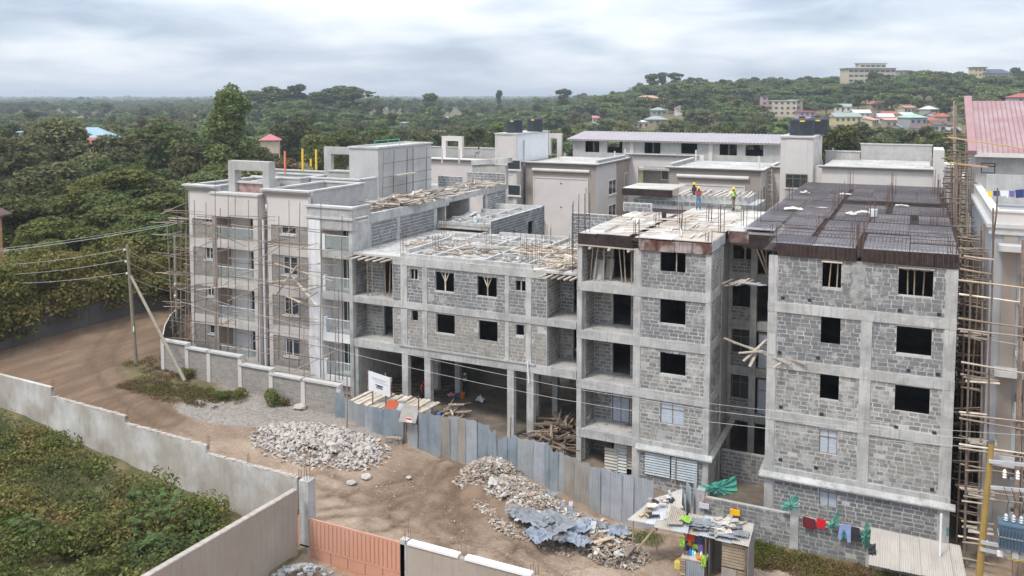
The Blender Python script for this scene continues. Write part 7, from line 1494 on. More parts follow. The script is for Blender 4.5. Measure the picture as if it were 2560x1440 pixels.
house(1988, 400, 5, 5, zt(1988, 250, 400) - zg(*PD(1988, 400).xy), 'grey', 'tan', 'plain tan block right of the unfinished frame house', 0, 'flat', floors=3, nwin=1); house(2012, 380, 7, 6, zt(2012, 279, 380) - zg(*PD(2012, 380).xy), 'pink', 'pinkw', 'pink walled house behind the taupe tank tower', 0, 'flat', floors=2)
house(2058, 345, 8, 6, zt(2058, 292, 345) - zg(*PD(2058, 345).xy), 'slate', 'grey', 'grey two-storey house with a balcony right of the tanks', -8, 'flat', floors=2, nwin=3); house(2110, 400, 13, 8, zt(2110, 291, 400) - zg(*PD(2110, 400).xy), 'gg', 'yellow', 'long yellow house with a grey-green roof in the village', 6, 'gable', 1.8, floors=2, nwin=5)
house(2280, 410, 9.5, 9, zt(2280, 293, 410) - zg(*PD(2280, 410).xy), 'mint', 'grey', 'grey house with a mint green hip roof', 14, 'hip', 1.9, floors=2, nwin=3); house(2340, 385, 11, 7, zt(2340, 311, 385) - zg(*PD(2340, 385).xy), 'brown', 'white', 'brown roof with an orange gable', 24, 'gable', 2.0, gab='orange'); house(2305, 365, 8, 6, zt(2305, 320, 365) - zg(*PD(2305, 365).xy), 'brown', 'white', 'dark brown roof in front of the orange gable', 0, 'hip', 2)
house(2225, 330, 8.5, 6, zt(2225, 345, 330) - zg(*PD(2225, 330).xy), 'red', 'white', 'white walled house with a bright red roof patch', 30, 'gable', 2.2); house(2165, 340, 9, 6, zt(2165, 345, 340) - zg(*PD(2165, 340).xy), 'red', 'tan', 'low red corrugated roofs left of the white walled house', -12, 'gable', 1.5); house(2150, 300, 9, 5, zt(2150, 368, 300) - zg(*PD(2150, 300).xy), 'white', 'white', 'long pale roofs in front of the low red roofs', 10, 'gable', 1.4)
house(2255, 350, 8, 6, zt(2255, 330, 350) - zg(*PD(2255, 350).xy), 'brown', 'white', 'dark maroon roof behind the white walled house', 10, 'hip', 1.6); house(2352, 330, 5, 5, zt(2352, 336, 330) - zg(*PD(2352, 330).xy), 'white', 'white', 'small white roof near the tall scaffold poles', 30, 'gable', 1.3); house(2300, 310, 7, 5, zt(2300, 340, 310) - zg(*PD(2300, 310).xy), 'grey', 'white', 'pale grey roof behind the fin wall', -20, 'gable', 1.3); house(2230, 430, 9, 6, zt(2230, 300, 430) - zg(*PD(2230, 430).xy), 'peach', 'tan', 'tan roof left of the mint roof', 0, 'shed', 1)
house(2380, 400, 6, 5, zt(2380, 325, 400) - zg(*PD(2380, 400).xy), 'grey', 'tan', 'grey roof behind the tall scaffold poles', 0, 'gable', 1.3); house(2090, 300, 6, 5, zt(2090, 322, 300) - zg(*PD(2090, 300).xy), 'brown', 'cream', 'brown roof right of the taupe tank tower', 15, 'gable', 1.2)
for k, (px, y, w, r_, wl_, kd, lb) in enumerate(((2010, 330, 7, 'grey', 'white', 'gable', 'pale gabled roof just left of the dark village tree'), (2185, 326, 6, 'brown', 'cream', 'hip', 'small brown hip roof in the middle of the village'), (2210, 365, 7, 'white', 'white', 'gable', 'white roof low in the village behind the rear parapet'), (2270, 355, 6, 'white', 'tan', 'shed', 'white shed roof right of the low village white roof'), (2315, 300, 7, 'tile', 'tan', 'gable', 'tan brown roof right of the mint green roof'), (2130, 335, 5, 'tile', 'cream', 'hip', 'small tile roof beside the village track'), (2365, 312, 6, 'brown', 'white', 'gable', 'brown gable close to the tall scaffold poles'), (2175, 300, 7, 'peach', 'cream', 'shed', 'long peach roof behind the village trees'), (2330, 360, 6, 'red', 'white', 'gable', 'small red roof behind the fin wall'), (2240, 318, 6, 'grey', 'grey', 'gable', 'grey gable left below the mint roof'))):
    house(px, 400, w, 5, max(1.2, zt(px, y, 400) - zg(*PD(px, 400).xy)) if 7.5 < zt(px, y, 400) else 9, ROOFS and r_, wl_, lb, -20 + 9 * k, kd, 1.5)
for k, (px, D, w, r_, wl_, kd, lb) in enumerate(((2075, 455, 9, 'brown', 'cream', 'hip', 'brown hip roof high in the village behind the tanks'), (2105, 505, 9, 'gg', 'white', 'gable', 'grey-green roof on the slope above the yellow house'), (2150, 470, 9, 'white', 'white', 'gable', 'white gable high in the village, left of the mint roof'), (2190, 500, 10, 'tile', 'tan', 'hip', 'tile roof on the upper village slope'), (2215, 455, 8, 'red', 'white', 'gable', 'red gable in the upper village'), (2260, 480, 9, 'peach', 'cream', 'gable', 'peach gable right above the mint roof'), (2320, 470, 9, 'white', 'grey', 'hip', 'pale hip roof right above the brown ones'), (2355, 440, 8, 'red', 'tan', 'hip', 'red hip roof left of the scaffold poles'), (2395, 465, 10, 'tile', 'white', 'gable', 'tile gable behind the scaffold poles'), (1880, 430, 8, 'tile', 'cream', 'hip', 'tile roof left of the unfinished frame house'), (1700, 500, 8, 'pink', 'white', 'gable', 'pinkish gable right of the peach hip roof'), (1420, 470, 7, 'tile', 'cream', 'gable', 'tile gable above the white tank tower right side'))):
    house(px, D, w, 6, 3.1, r_, wl_, lb, -25 + 11 * k, kd, 1.7)
# hilltop buildings
hz = zt(2165, 190, 640)
t = house(2165, 640, 36, 14, zt(2165, 172, 640) - zg(*PD(2165, 640).xy), 'white', 'cream', 'long modern cream building with blue glass on the hilltop', 4, 'flat', floors=4, nwin=9, eave=1.2, name='office_building', cat='building'); house(2172, 650, 20, 8, zt(2172, 160, 650) - zg(*PD(2172, 650).xy), 'gg', 'cream', 'set-back upper storey of the long hilltop building', 4, 'flat', floors=5, nwin=5, eave=1.0, name='office_building', cat='building')
house(2252, 660, 8, 6, zt(2252, 168, 660) - zg(*PD(2252, 660).xy), 'slate', 'tan', 'small blue-grey block right of the long hilltop building', 0, 'flat', floors=3, nwin=2)
house(2438, 640, 9, 8, zt(2438, 170, 640) - zg(*PD(2438, 640).xy), 'slate', 'yellow', 'yellow stair tower of the hilltop house group', 0, 'flat', floors=4, nwin=3, eave=1, name='tower', cat='tower'); house(2480, 640, 22, 10, zt(2480, 184, 640) - zg(*PD(2480, 640).xy), 'slate', 'grey', 'grey hilltop house with a slate hip roof', 5, 'hip', 3.2, floors=3, nwin=7)
house(2555, 330, 10, 7, zt(2555, 243, 330) - zg(*PD(2555, 330).xy), 'red', 'grey', 'grey block house with a red roof above the pink metal roof', 10, 'hip', 1.5, floors=3, nwin=4)
# near orange house at the left edge
hl = PD(-6, 84); t = house(-82, 84, 3.6, 4, zt(-14, 543, 84) - zg(hl.x, hl.y), 'brown', z=zg(hl.x, hl.y), wall='orange', label='orange-edged house with a maroon tiled roof at the left edge', rot=0, kind='hip', rh=2.2, eave=.7, floors=2, nwin=1) #, 'orange', 'orange-edged house with a maroon tiled roof at the left edge', 0, 'hip', 2.2, .7, floors=2, nwin=1)
SRC = []
for k_, (kd, lf, px, lb) in enumerate((('broad', 'broad', 2650, 'grey-green round leafy'), ('dark', 'dark', 2700, 'dark spreading'), ('acacia', 'acacia', 2750, 'fresh green flat topped'), ('broad', 'dark', 2800, 'dark round leafy'), ('euc', 'euc', 2850, 'pale slender'), ('acacia', 'olive', 2900, 'olive flat topped'), ('broad', 'far', 2950, 'mid green round leafy'))):
    SRC.append((tree(px, 420, H0[kd] * .9, kd, lf, lb + ' tree standing right of the far village, outside the view', lod=3, seed=k_), kd))
rnd = [SRC[i] for i in (0, 1, 3, 4, 6, 2)]; flt = [SRC[i] for i in (2, 5, 2, 6, 0, 3)]
forest('near_forest', 1700, 'mixed woodland covering the plain and lower slopes', 240, 560, 0, 0, 10, 21, inst=rnd)
forest('hill_forest', 2600, 'dense acacia woodland covering the hill', 430, 900, 0, 0, 9.5, 22, pxr=(1300, 3200), inst=flt)
forest('far_forest', 6500, 'continuous woodland of the distant plain', 500, 2200, 0, 0, 12, 23, power=.9, inst=rnd)
forest('horizon_forest', 3500, 'farthest tree line along the horizon', 2200, 5200, 22, 4.0, 13, 24, pxr=(-600, 2200))
for px, h in ((92, 20), (240, 12), (770, 18), (1030, 10)):
    p = PD(px, 2600); z = zg(p.x, p.y); t = thing('radio_mast', (p.x, p.y, z), f'thin radio mast on the horizon, {dict([(92, "far left"), (240, "second from left"), (770, "beside the tall skyline tree"), (1030, "near the middle")])[px]}', 'mast', 'radio masts')
    MB().tube((p.x, p.y, z), (p.x, p.y, z + 22 + h), .5, .3, 5).build('mast_pole', mat('mast', (.35, .36, .38)), t)

# ================================================================= HEDGE, WEEDS, SHRUBS
HX = -65.6
hb = []
rr = random.Random(3)
for k in range(150): y = rr.uniform(30, 92); hb.append((HX - rr.uniform(.2, 6.0), y, zg(HX, y) + rr.uniform(2.0, 6.2) * (1 if y < 80 else .8), rr.uniform(1, 2), rr.uniform(1.1, 2.2), rr.uniform(.8, 1.5)))
for k in range(80): y = rr.uniform(30, 92); hb.append((HX + rr.uniform(-.5, .5), y, zg(HX, y) + rr.uniform(1.6, 3.4), rr.uniform(.6, 1.2), rr.uniform(.9, 1.6), rr.uniform(.7, 1.3)))
t = thing('hedge', (HX - 2, 58, 1.8), 'long overgrown yellow-green flowering hedge along the dirt road', 'hedge')
o = bpy.data.objects.new('foliage', leafmesh('hedge_foliage', [(b[0] - t.location.x, b[1] - 58, b[2] - 1.8, *b[3:]) for b in hb], 95000, .17, LF['hedge'], 4, up=.5, fill=.2)); COL.objects.link(o); o.parent = t; o['kind'] = 'stuff'
fl = leafmesh('f', [(b[0] - t.location.x, b[1] - 58, b[2] - 1.8, b[3] * 1.03, b[4] * 1.03, b[5] * 1.03) for b in hb[::6]], 420, .12, mat('petal', (.75, .42, .04), (.60, .12, .05), .6, .7), 5, fill=0); o = bpy.data.objects.new('blossom', fl); COL.objects.link(o); o.parent = t; o['kind'] = 'stuff'
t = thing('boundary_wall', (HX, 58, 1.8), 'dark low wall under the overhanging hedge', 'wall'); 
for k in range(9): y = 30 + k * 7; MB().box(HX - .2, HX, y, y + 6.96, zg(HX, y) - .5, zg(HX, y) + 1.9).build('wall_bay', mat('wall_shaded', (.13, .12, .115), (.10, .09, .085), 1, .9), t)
# weeds in the plot
wb = []; rr = random.Random(8)
while len(wb) < 1300:
    x = rr.uniform(-66, -27.6); y = rr.uniform(14, 39)
    if not in_plot(x + .5, y + 1.5) or math.hypot(x, y) < 22: continue
    n_ = math.sin(x * .45 + 1.3) * math.cos(y * .5) + rr.uniform(-.4, .4)
    if n_ < -1.0 and rr.random() < .7: continue
    s = rr.uniform(.4, 1.05) * (1 + .35 * max(0, n_)); wb.append((x, y, .3 + s * .55, s, s, s * .85))
def wcl(b): v = math.sin(b[0] * .55 + 2.2) + math.cos(b[1] * .8 + b[0] * .2) + random.uniform(-.5, .5); return 0 if v < -.5 else 1 if v < .75 else 2
wk = [wcl(b) for b in wb]
for kk, (lf_, n_w, sz_, lb) in enumerate((('dark', 62000, .085, 'dark green low weeds in the walled plot'), ('weed', 130000, .095, 'tangled mid-green and brown weeds in the walled plot'), ('olive', 70000, .10, 'yellow-green leafy weeds in the walled plot'))):
    o = bpy.data.objects.new('weeds', leafmesh('weeds', [b if kk < 2 else (b[0], b[1], b[2] + .15, b[3] * 1.1, b[4] * 1.1, b[5] * 1.2) for b, k_ in zip(wb, wk) if k_ == kk], n_w, sz_, LF[lf_], 9 + kk, up=.8, fill=.25)); COL.objects.link(o); tag(o, lb, 'weeds'); o['kind'] = 'stuff'
wb2 = [b for b in wb if math.sin(b[0] * .9 + 4) * math.cos(b[1] * .7 + 2) > .45]
o = bpy.data.objects.new('dry_weeds', leafmesh('dry', [(b[0], b[1], b[2] + .15, b[3], b[4], b[5]) for b in wb2], 16000, .09, LF['brown'], 10, up=.8, aspect=.25, fill=.2)); COL.objects.link(o); tag(o, 'reddish dry stalks among the green weeds', 'weeds'); o['kind'] = 'stuff'
o = bpy.data.objects.new('creeper_flowers', leafmesh('fl', wb[::5], 260, .06, mat('petal_violet', (.14, .06, .40), (.60, .50, .60), 1, .7), 12, up=1, fill=0)); COL.objects.link(o); tag(o, 'tiny violet and pale flowers among the weeds', 'flowers'); o['kind'] = 'stuff'
# big-leaved plants near the corner
def bigleaf(x, y, s, label, n=70, seed=0, lf='dark'):
    rr = random.Random(seed); t = thing('castor_plant', (x, y, .3), label, 'plant'); m = leafmat('leaf_castor', (.085, .13, .045), (.12, .165, .06)); star = MB()
    pts = []
    for k in range(14): a = 2 * math.pi * k / 14; r_ = 1 if k % 2 == 0 else .42; pts.append((r_ * math.cos(a), r_ * math.sin(a), -.12 * r_))
    for k in range(14): star.face([(0, 0, .05), pts[k], pts[(k + 1) % 14]])
    me = mesh_of(star, [m])
    for k in range(5): MB().tube((x, y, .2), (x + rr.uniform(-.9, .9) * s, y + rr.uniform(-.9, .9) * s, .3 + 1.2 * s), .04, .02, 5).build('stem', pole_lt, t)
    for k in range(n): a = rr.uniform(0, 6.28); q = rr.random() ** .5 * 1.5 * s; z = .5 + (1.6 * s) * (1 - (q / (1.6 * s)) ** 2) * rr.uniform(.55, 1); place(me, 'leaf', t, (x + q * math.cos(a), y + q * math.sin(a), z), (rr.uniform(-.5, .5), rr.uniform(-.5, .5), rr.uniform(0, 6)), (rr.uniform(.16, .32),) * 3)
for k, (px, py, s, lb) in enumerate(((420, 1310, 1.5, 'large dark green castor plant nearest the wall corner'), (370, 1260, 1.1, 'castor plant left of the largest one by the corner'), (480, 1265, .8, 'small castor plant close to the tan wall'), (60, 1325, .9, 'broad-leaved plant at the left picture edge'), (400, 1375, 1.0, 'lower castor plant beside the tan wall'))):
    p = PZ(px, py, 1.2); bigleaf(p.x, p.y, s, lb, int(90 * s), k)
def shrub(px, py, z, w, h, leaf, label, n=1500, size=.07, seed=1, name='shrub'):
    p = PZ(px, py, z); rr = random.Random(seed); bl = [(rr.uniform(-.5, .5) * w, rr.uniform(-.4, .4) * w, h * rr.uniform(.25, .8), w * .35, w * .35, h * .3) for _ in range(7)]
    t = thing(name, (p.x, p.y, zg(p.x, p.y)), label, 'shrub'); o = bpy.data.objects.new('foliage', leafmesh('foliage', bl, n, size, LF[leaf], seed)); COL.objects.link(o); o.parent = t
    st_ = MB(); [st_.tube((0, 0, -.1), b[:3], .025, .012, 4) for b in bl]; o = MB.build(st_, 'stem', bark, None, (0, 0, 0)); o.parent = t
shrub(680, 1003, .7, 1.0, 1.0, 'bright', 'rounded green bush at the foot of the beige block wall', 2600, .06, 1); shrub(708, 1006, .7, .5, .6, 'weed', 'small bush right against the rounded green one', 700, .06, 2)
shrub(1195, 1150, -.3, .7, 1.1, 'bright', 'thin light green bush growing against the tin fence', 1100, .05, 3); shrub(1228, 1230, -.5, .5, .3, 'bright', 'tiny bright green tuft at the edge of the rubbish', 500, .05, 4); shrub(468, 935, 1.3, 1.0, .7, 'weed', 'low bush beside the foot of the strut pole', 900, .06, 5)
shrub(560, 985, 1.0, 1.1, .6, 'weed', 'low weedy bush in front of the beige block wall', 900, .06, 6); shrub(605, 985, .9, 1.0, .6, 'weed', 'second low weedy bush nearer the rounded green one', 900, .06, 7); shrub(428, 905, 1.6, .6, .5, 'weed', 'small bush at the far end of the block wall', 500, .06, 8)
def scrub(name, label, boxes, n, size, leaf, seed):
    rr = random.Random(seed); bl = []
    for (px, py, w, d, h, k) in boxes:
        for _ in range(k): p = PZ(px, py, zg(*PZ(px, py, 0).xy)); x, y = p.x + rr.uniform(-w, w), p.y + rr.uniform(-d, d); bl.append((x, y, zg(x, y) + h * .3, rr.uniform(.2, .5), rr.uniform(.2, .5), h * rr.uniform(.4, 1)))
    o = bpy.data.objects.new(name, leafmesh(name, bl, n, size, LF[leaf], seed, up=.9)); COL.objects.link(o); tag(o, label, 'weeds'); o['kind'] = 'stuff'
scrub('verge_weeds', 'brown and green rubbish-strewn weeds along the road verge', [(380, 960, 2.0, 1.2, .22, 40), (430, 985, 2.2, 1.0, .2, 45), (500, 985, 2.6, .8, .2, 40), (370, 900, 1.2, 1.5, .2, 24), (560, 990, 2, .5, .2, 20)], 8000, .05, 'olive', 30)
scrub('verge_dry_weeds', 'dry tan stalks mixed into the road verge', [(390, 965, 2.4, 1.4, .15, 40), (470, 985, 3.2, 1.0, .15, 40), (430, 930, 2, 1, .12, 20)], 11000, .045, 'brown', 31)
scrub('grass_strip', 'green and reddish weeds at the foot of the grey block wall', [(1960, 1380, 1.6, .8, .25, 60), (2040, 1410, 1.8, .8, .25, 60), (2120, 1435, 1.6, .6, .25, 50), (1900, 1375, .6, 1.2, .25, 30), (2230, 1440, 2.0, .8, .2, 30)], 26000, .05, 'weed', 32)
scrub('dry_grass_strip', 'dry reddish patches in the weeds at the foot of the grey block wall', [(2090, 1405, 1.6, .5, .25, 40), (1980, 1400, 1.2, .5, .25, 30), (2160, 1440, 1.2, .4, .2, 20)], 8000, .045, 'brown', 33)
scrub('yard_tufts', 'small green tufts along the edge of the rubbish heap', [(1360, 1330, .8, .3, .12, 12), (1420, 1350, .8, .3, .12, 12), (1470, 1372, .8, .25, .12, 10), (1600, 1330, .9, .8, .25, 24), (1500, 1390, .5, .3, .1, 8)], 5500, .045, 'bright', 34)

# ================================================================= STALL, ROOFS, LAUNDRY
def V(px, py, z): return PZ(px, py, z)
def tinroof(parent, quad, n, ms, name='tin_sheet', amp=.02, th=0):      # quad: back-left, back-right, front-right, front-left
    a, b, c, d = [Vector(q) for q in quad]
    for k in range(n):
        t0, t1 = k / n, (k + 1) / n + .01; P, Q, S, T_ = a.lerp(b, t0), a.lerp(b, t1), d.lerp(c, t1), d.lerp(c, t0); w = (Q - P).length; m = max(5, int(w / .085)) * 4; mb = MB(); nn = (Q - P).cross(T_ - P).normalized(); nn = nn if nn.z > 0 else -nn
        jt = random.uniform(-.02, .04)
        for i in range(m + 1):
            u = i / m; o_ = nn * (amp * math.sin(u * m * math.pi / 2) + jt); mb.v += [tuple(P.lerp(Q, u) + o_), tuple(P.lerp(Q, u).lerp(T_.lerp(S, u), .5) + o_ + nn * random.uniform(-.006, .006)), tuple(T_.lerp(S, u) + o_)]
        for i in range(m):
            for j in (0, 1): mb.f.append((3 * i + j, 3 * i + 3 + j, 3 * i + 4 + j, 3 * i + 1 + j)); mb.m.append(0)
        mb.build(name, ms[k % len(ms)], parent)
rt = thing('lean_to_roof', V(2290, 1400, -2), 'large pale corrugated roof at the foot of the dark-decked block', 'roof')
q = (V(2178, 1318, .0), V(2398, 1365, .0), V(2416, 1462, -.35), V(2171, 1412, -.35)); tinroof(rt, q, 9, [mat('tin_cream', (.50, .46, .41), (.44, .40, .36), .9, .6, .1, metallic=.1, c3=(.56, .52, .47), s3=.6), mat('tin_cream_b', (.47, .43, .385), (.52, .48, .43), 1.1, .6, .1, metallic=.1)], amp=.022)
for p in (V(2183, 1440, -1.5), V(2250, 1450, -1.5), q[0], q[1]): MB().tube((p.x, p.y, -2.3), (p.x, p.y, -.25), .05).build('post', pole_m, rt)
pp = V(2350, 1380, .1); tag(MB().tube((pp.x, pp.y, -.1), (pp.x, pp.y + .0, 2.0), .05, .05, 8).build('vent_pipe', white, None, (pp.x, pp.y, -.1)), 'pale vent pipe standing out of the big corrugated roof', 'pipe')
t = thing('stall', V(1790, 1420, -1.5), 'roadside stall with sheet-and-tarp roof, goods on its counter', 'stall')
zr0, zr1 = .85, .62
A_l, A_r, F_r, F_l = V(1722, 1282, zr0), V(1884, 1310, zr0), V(1870, 1368, zr1), V(1706, 1330, zr1)
tinroof(t, (A_l, A_r, F_r, F_l), 4, [tin[2], tin[1], tin[3]])
gz_ = -1.55
for x, y, h in ((F_l.x + .1, F_l.y + .1, .55), (lerp(F_l.x, F_r.x, .36), lerp(F_l.y, F_r.y, .36) + .1, .55), (F_r.x - .1, F_r.y + .1, .5), (A_l.x + .1, A_l.y - .1, .8), (A_r.x - .1, A_r.y - .1, .8)): MB().tube((x, y, gz_ - .3), (x, y, h), .05).build('post', pole_m, t)
cx0, cx1, cy = F_l.x + .1, lerp(F_l.x, F_r.x, .36), F_l.y + .15
MB().box(cx0 - .1, cx1 + .05, cy - .35, cy + .5, -.62, -.55).build('counter', wood_pale, t)
place(sheet_mesh(cx1 - cx0 - .1, .9, tin[0], 9), 'tin_sheet', t, ((cx0 + cx1) / 2 + .05, cy - .32, gz_ + .0)); 
for k in range(6): MB().box(cx0 - .15, cx0 + .12, cy - .36, cy - .3, gz_ + .1 + k * .14, gz_ + .2 + k * .14).build('slat', wood, t)
bx0, bx1 = lerp(F_l.x, F_r.x, .60), F_r.x - .05
for k in range(8): MB().box(bx0, bx1, cy + .0, cy + .05, gz_ + .85 + k * .15, gz_ + .97 + k * .15).build('slat', mat('timber_tan', (.38, .31, .23), (.28, .22, .16), 3, .85, .3), t)
place(sheet_mesh((bx1 - bx0) * .6, .95, tin[2], 8), 'tin_sheet', t, (lerp(bx0, bx1, .3), cy - .02, gz_ - .15))
for k in range(6): MB().box(lerp(bx0, bx1, .62), bx1, cy + .0, cy + .05, gz_ - .05 + k * .14, gz_ + .06 + k * .14).build('slat', MATS['timber_tan'], t)
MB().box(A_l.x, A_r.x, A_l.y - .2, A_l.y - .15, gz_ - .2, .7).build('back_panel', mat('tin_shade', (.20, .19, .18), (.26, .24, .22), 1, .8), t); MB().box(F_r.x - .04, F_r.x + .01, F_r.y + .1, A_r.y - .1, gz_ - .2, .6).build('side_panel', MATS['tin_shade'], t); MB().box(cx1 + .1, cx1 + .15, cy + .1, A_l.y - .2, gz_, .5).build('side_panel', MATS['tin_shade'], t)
for k, (fx, fy, w, d, c) in enumerate(((.15, .45, 1.5, 1.2, 0), (.35, .35, 1.3, 1.0, 0), (.28, .65, 1.1, .7, 2), (.62, .75, 1.4, .7, 0), (.72, .3, .9, .7, 2), (.55, .25, .9, .6, 1), (.88, .55, .7, .8, 0), (.5, .5, .9, .7, 1))):
    p = A_l.lerp(A_r, fx).lerp(F_l.lerp(F_r, fx), fy); place(crumple(w, d, .16, tarp[0] if c == 0 else tarp[2] if c == 2 else PP[0], 50 + k), 'tarp', t, p + Vector((0, 0, .05)), (-.12, 0, random.uniform(-.3, .3)))
for k in range(26):
    p = A_l.lerp(A_r, random.uniform(.4, .97)).lerp(F_l.lerp(F_r, .5), random.uniform(.0, .9)) + Vector((0, random.uniform(-.2, .2), .12)); a_ = random.uniform(0, 3)
    MB().bar(p, p + Vector((.4 * math.cos(a_), .4 * math.sin(a_), .02)), random.uniform(.08, .3), .04).build('scrap', random.choice([wood_pale, concrete_new, wood, PP[2]]), t)
# goods: each bottle or packet is its own thing
cols = {'blue': (.03, .22, .55), 'sky blue': (.25, .55, .75), 'red': (.60, .05, .03), 'orange': (.75, .22, .03), 'green': (.10, .45, .08), 'white': (.75, .75, .75), 'lime': (.27, .48, .05), 'purple': (.18, .12, .35), 'navy': (.03, .05, .16), 'yellow': (.80, .60, .06)}
cm = {k: mat('goods_' + k.replace(' ', '_'), v, None, 2, .4, spec=.5) for k, v in cols.items()}
for k, (px, py, z, c, s) in enumerate(((1727, 1382, -.5, 'blue', .13), (1733, 1386, -.5, 'sky blue', .12), (1740, 1383, -.5, 'white', .10), (1747, 1388, -.5, 'green', .09), (1756, 1385, -.5, 'white', .12))):
    p = V(px, py, z); o = MB().lathe((p.x, cy + .0, -.548), [(s * .6, 0), (s * .6, s * 1.8), (s * .25, s * 2.3), (s * .25, s * 2.7)], 10).build('bottle', cm[c], None, (p.x, cy, -.548)); tag(o, ['blue bottle at the left end of the stall counter', 'sky blue bottle second from left on the counter', 'white bottle in the middle of the stall counter', 'green bottle right of the middle white one', 'white bottle at the right end of the stall counter'][k], 'bottle')
for k, (px, py, c, w, h) in enumerate(((1724, 1340, 'red', .35, .35), (1722, 1356, 'orange', .3, .3), (1748, 1350, 'navy', .3, .4), (1716, 1362, 'navy', .28, .5), (1738, 1366, 'lime', .3, .22), (1752, 1370, 'purple', .28, .4), (1758, 1340, 'navy', .25, .3), (1732, 1346, 'red', .2, .3))):
    p = PY(px, py, cy + .25); mb = MB(); mb.hexa([(p.x - w / 2, cy + .2, p.z - h / 2), (p.x + w / 2, cy + .22, p.z - h / 2), (p.x + w / 2, cy + .3, p.z - h / 2), (p.x - w / 2, cy + .3, p.z - h / 2), (p.x - w * .4, cy + .22, p.z + h / 2), (p.x + w * .42, cy + .2, p.z + h / 2), (p.x + w * .4, cy + .28, p.z + h / 2), (p.x - w * .4, cy + .28, p.z + h / 2)])
    tag(mb.build('packet', cm[c], None, (p.x, cy + .25, p.z)), f'{c} packet hanging in the stall, ' + ['top left', 'below the red one', 'centre', 'lower left', 'above the bottles', 'right, above the bottles', 'top right', 'small, beside the red one'][k], 'packet')
MB_g = MB().lathe((V(1752, 1393, -.5).x, cy - .15, -.548), [(.16, 0), (.22, .12), (.2, .12)], 12).build('bowl', cm['orange'], None, (V(1752, 1393, -.5).x, cy - .15, -.548)); tag(MB_g, 'orange bowl on the stall counter edge', 'bowl')
for nm, px, py, c, lb in (('bag', 1706, 1352, 'lime', 'lime green bag hanging from the left stall post'), ('cloth', 1759, 1402, 'lime', 'pale green cloth hung over the right end of the counter')):
    p = PY(px, py, cy - .4); me_ = crumple(.25, .5, .12, cm[c], 77, 6); o = place(me_, nm, None, p, (R(85), 0, 0)); tag(o, lb, nm)
p = V(1694, 1420, gz_ + .0); j = thing('jerrycan', (p.x, p.y, gz_), 'yellow jerrycan standing on the ground left of the stall', 'jerrycan')
for k, (dx, dz) in enumerate(((0, 0), (.12, .0))):
    if k: j = thing('jerrycan', (p.x + .12, p.y + .35, gz_), 'second yellow jerrycan half hidden behind the first by the stall', 'jerrycan')
    x, y = p.x + dx, p.y + .35 * k; ym = mat('jerry_yellow', (.80, .68, .18), (.74, .60, .14), 3, .5)
    mb = MB(); mb.hexa([(x - .14, y - .1, gz_), (x + .14, y - .1, gz_), (x + .14, y + .1, gz_), (x - .14, y + .1, gz_), (x - .15, y - .11, gz_ + .34), (x + .15, y - .11, gz_ + .34), (x + .15, y + .11, gz_ + .34), (x - .15, y + .11, gz_ + .34)]); mb.hexa([(x - .15, y - .11, gz_ + .341), (x + .15, y - .11, gz_ + .341), (x + .15, y + .11, gz_ + .341), (x - .15, y + .11, gz_ + .341), (x - .08, y - .06, gz_ + .43), (x + .12, y - .06, gz_ + .43), (x + .12, y + .06, gz_ + .43), (x - .08, y + .06, gz_ + .43)]); mb.build('body', ym, j)
    MB().bar((x - .02, y, gz_ + .47), (x + .1, y, gz_ + .47), .04, .03).build('handle', ym, j); MB().tube((x - .1, y, gz_ + .38), (x - .12, y, gz_ + .48), .035, .035, 8).build('cap', cm['red'], j)
for px, py, c, lb in ((1553, 1378, 'navy', 'black basin on the ground left of the shelter posts'), (1577, 1382, 'red', 'dull red basin beside the black one')):
    p = V(px, py, -1.35); o = thing('basin', p, lb, 'basin'); m_ = mat('basin_black', (.03, .03, .035), None, 2, .5) if c == 'navy' else mat('basin_red', (.32, .07, .05), None, 2, .5)
    MB().lathe((p.x, p.y, p.z), [(.20, 0), (.31, .24), (.33, .25), (.30, .245), (.19, .03)], 18).build('bowl', m_, o); MB().lathe((p.x, p.y, p.z + .1), [(.01, 0), (.22, .003)], 14).build('water', mat('dark_water', (.02, .02, .02), None, 2, .1), o)
# lean-to left of the stall
t = thing('shelter', V(1650, 1370, -1.4), 'tilted open shelter of patched tin sheets on bent posts, left of the stall', 'shelter')
a, b, c, d = V(1632, 1248, 1.2), V(1706, 1222, 1.9), V(1700, 1322, .75), V(1568, 1300, .85)
tinroof(t, (a, b, c, d), 3, [tin[2], tin[3], tin[2]]); tinroof(t, (V(1640, 1300, .95), V(1725, 1300, .95), V(1718, 1334, .72), V(1634, 1318, .8)), 2, [tin[2], tin[1]]); tinroof(t, (V(1678, 1262, 1.5), V(1716, 1280, 1.2), V(1705, 1312, .98), V(1665, 1310, 1.0)), 1, [tin[4]])
for (px, py, z0, px2, py2, z1) in ((1582, 1396, -1.45, 1581, 1306, .75), (1641, 1402, -1.5, 1638, 1334, .6), (1597, 1398, -1.45, 1597, 1380, -1.0)): p, q_ = V(px, py, z0), V(px2, py2, z1); MB().tube(p - Vector((0, 0, .2)), Vector((p.x, p.y, z1)), .045).build('post', pole_lt, t)
MB().tube(V(1588, 1380, -1.0), V(1636, 1322, .55), .06).build('brace', wood, t); MB().bar(V(1640, 1330, .6), V(1712, 1342, .55), .06, .08).build('beam', wood, t)
for k in range(26):
    p = a.lerp(b, random.random()).lerp(d.lerp(c, random.random()), random.uniform(.1, .95)) + Vector((0, 0, .1)); a_ = random.uniform(0, 3); MB().bar(p, p + Vector((.35 * math.cos(a_), .35 * math.sin(a_), .04)), random.uniform(.08, .35), .05).build('scrap', random.choice([wood_pale, concrete_new, wood, tin[4], black]), t)
p = V(1714, 1300, 1.05); tag(place(crumple(.55, .5, .3, cm['lime'], 90, 7), 'cloth', None, p), 'bunched lime cloth between the shelter and stall roofs', 'cloth')
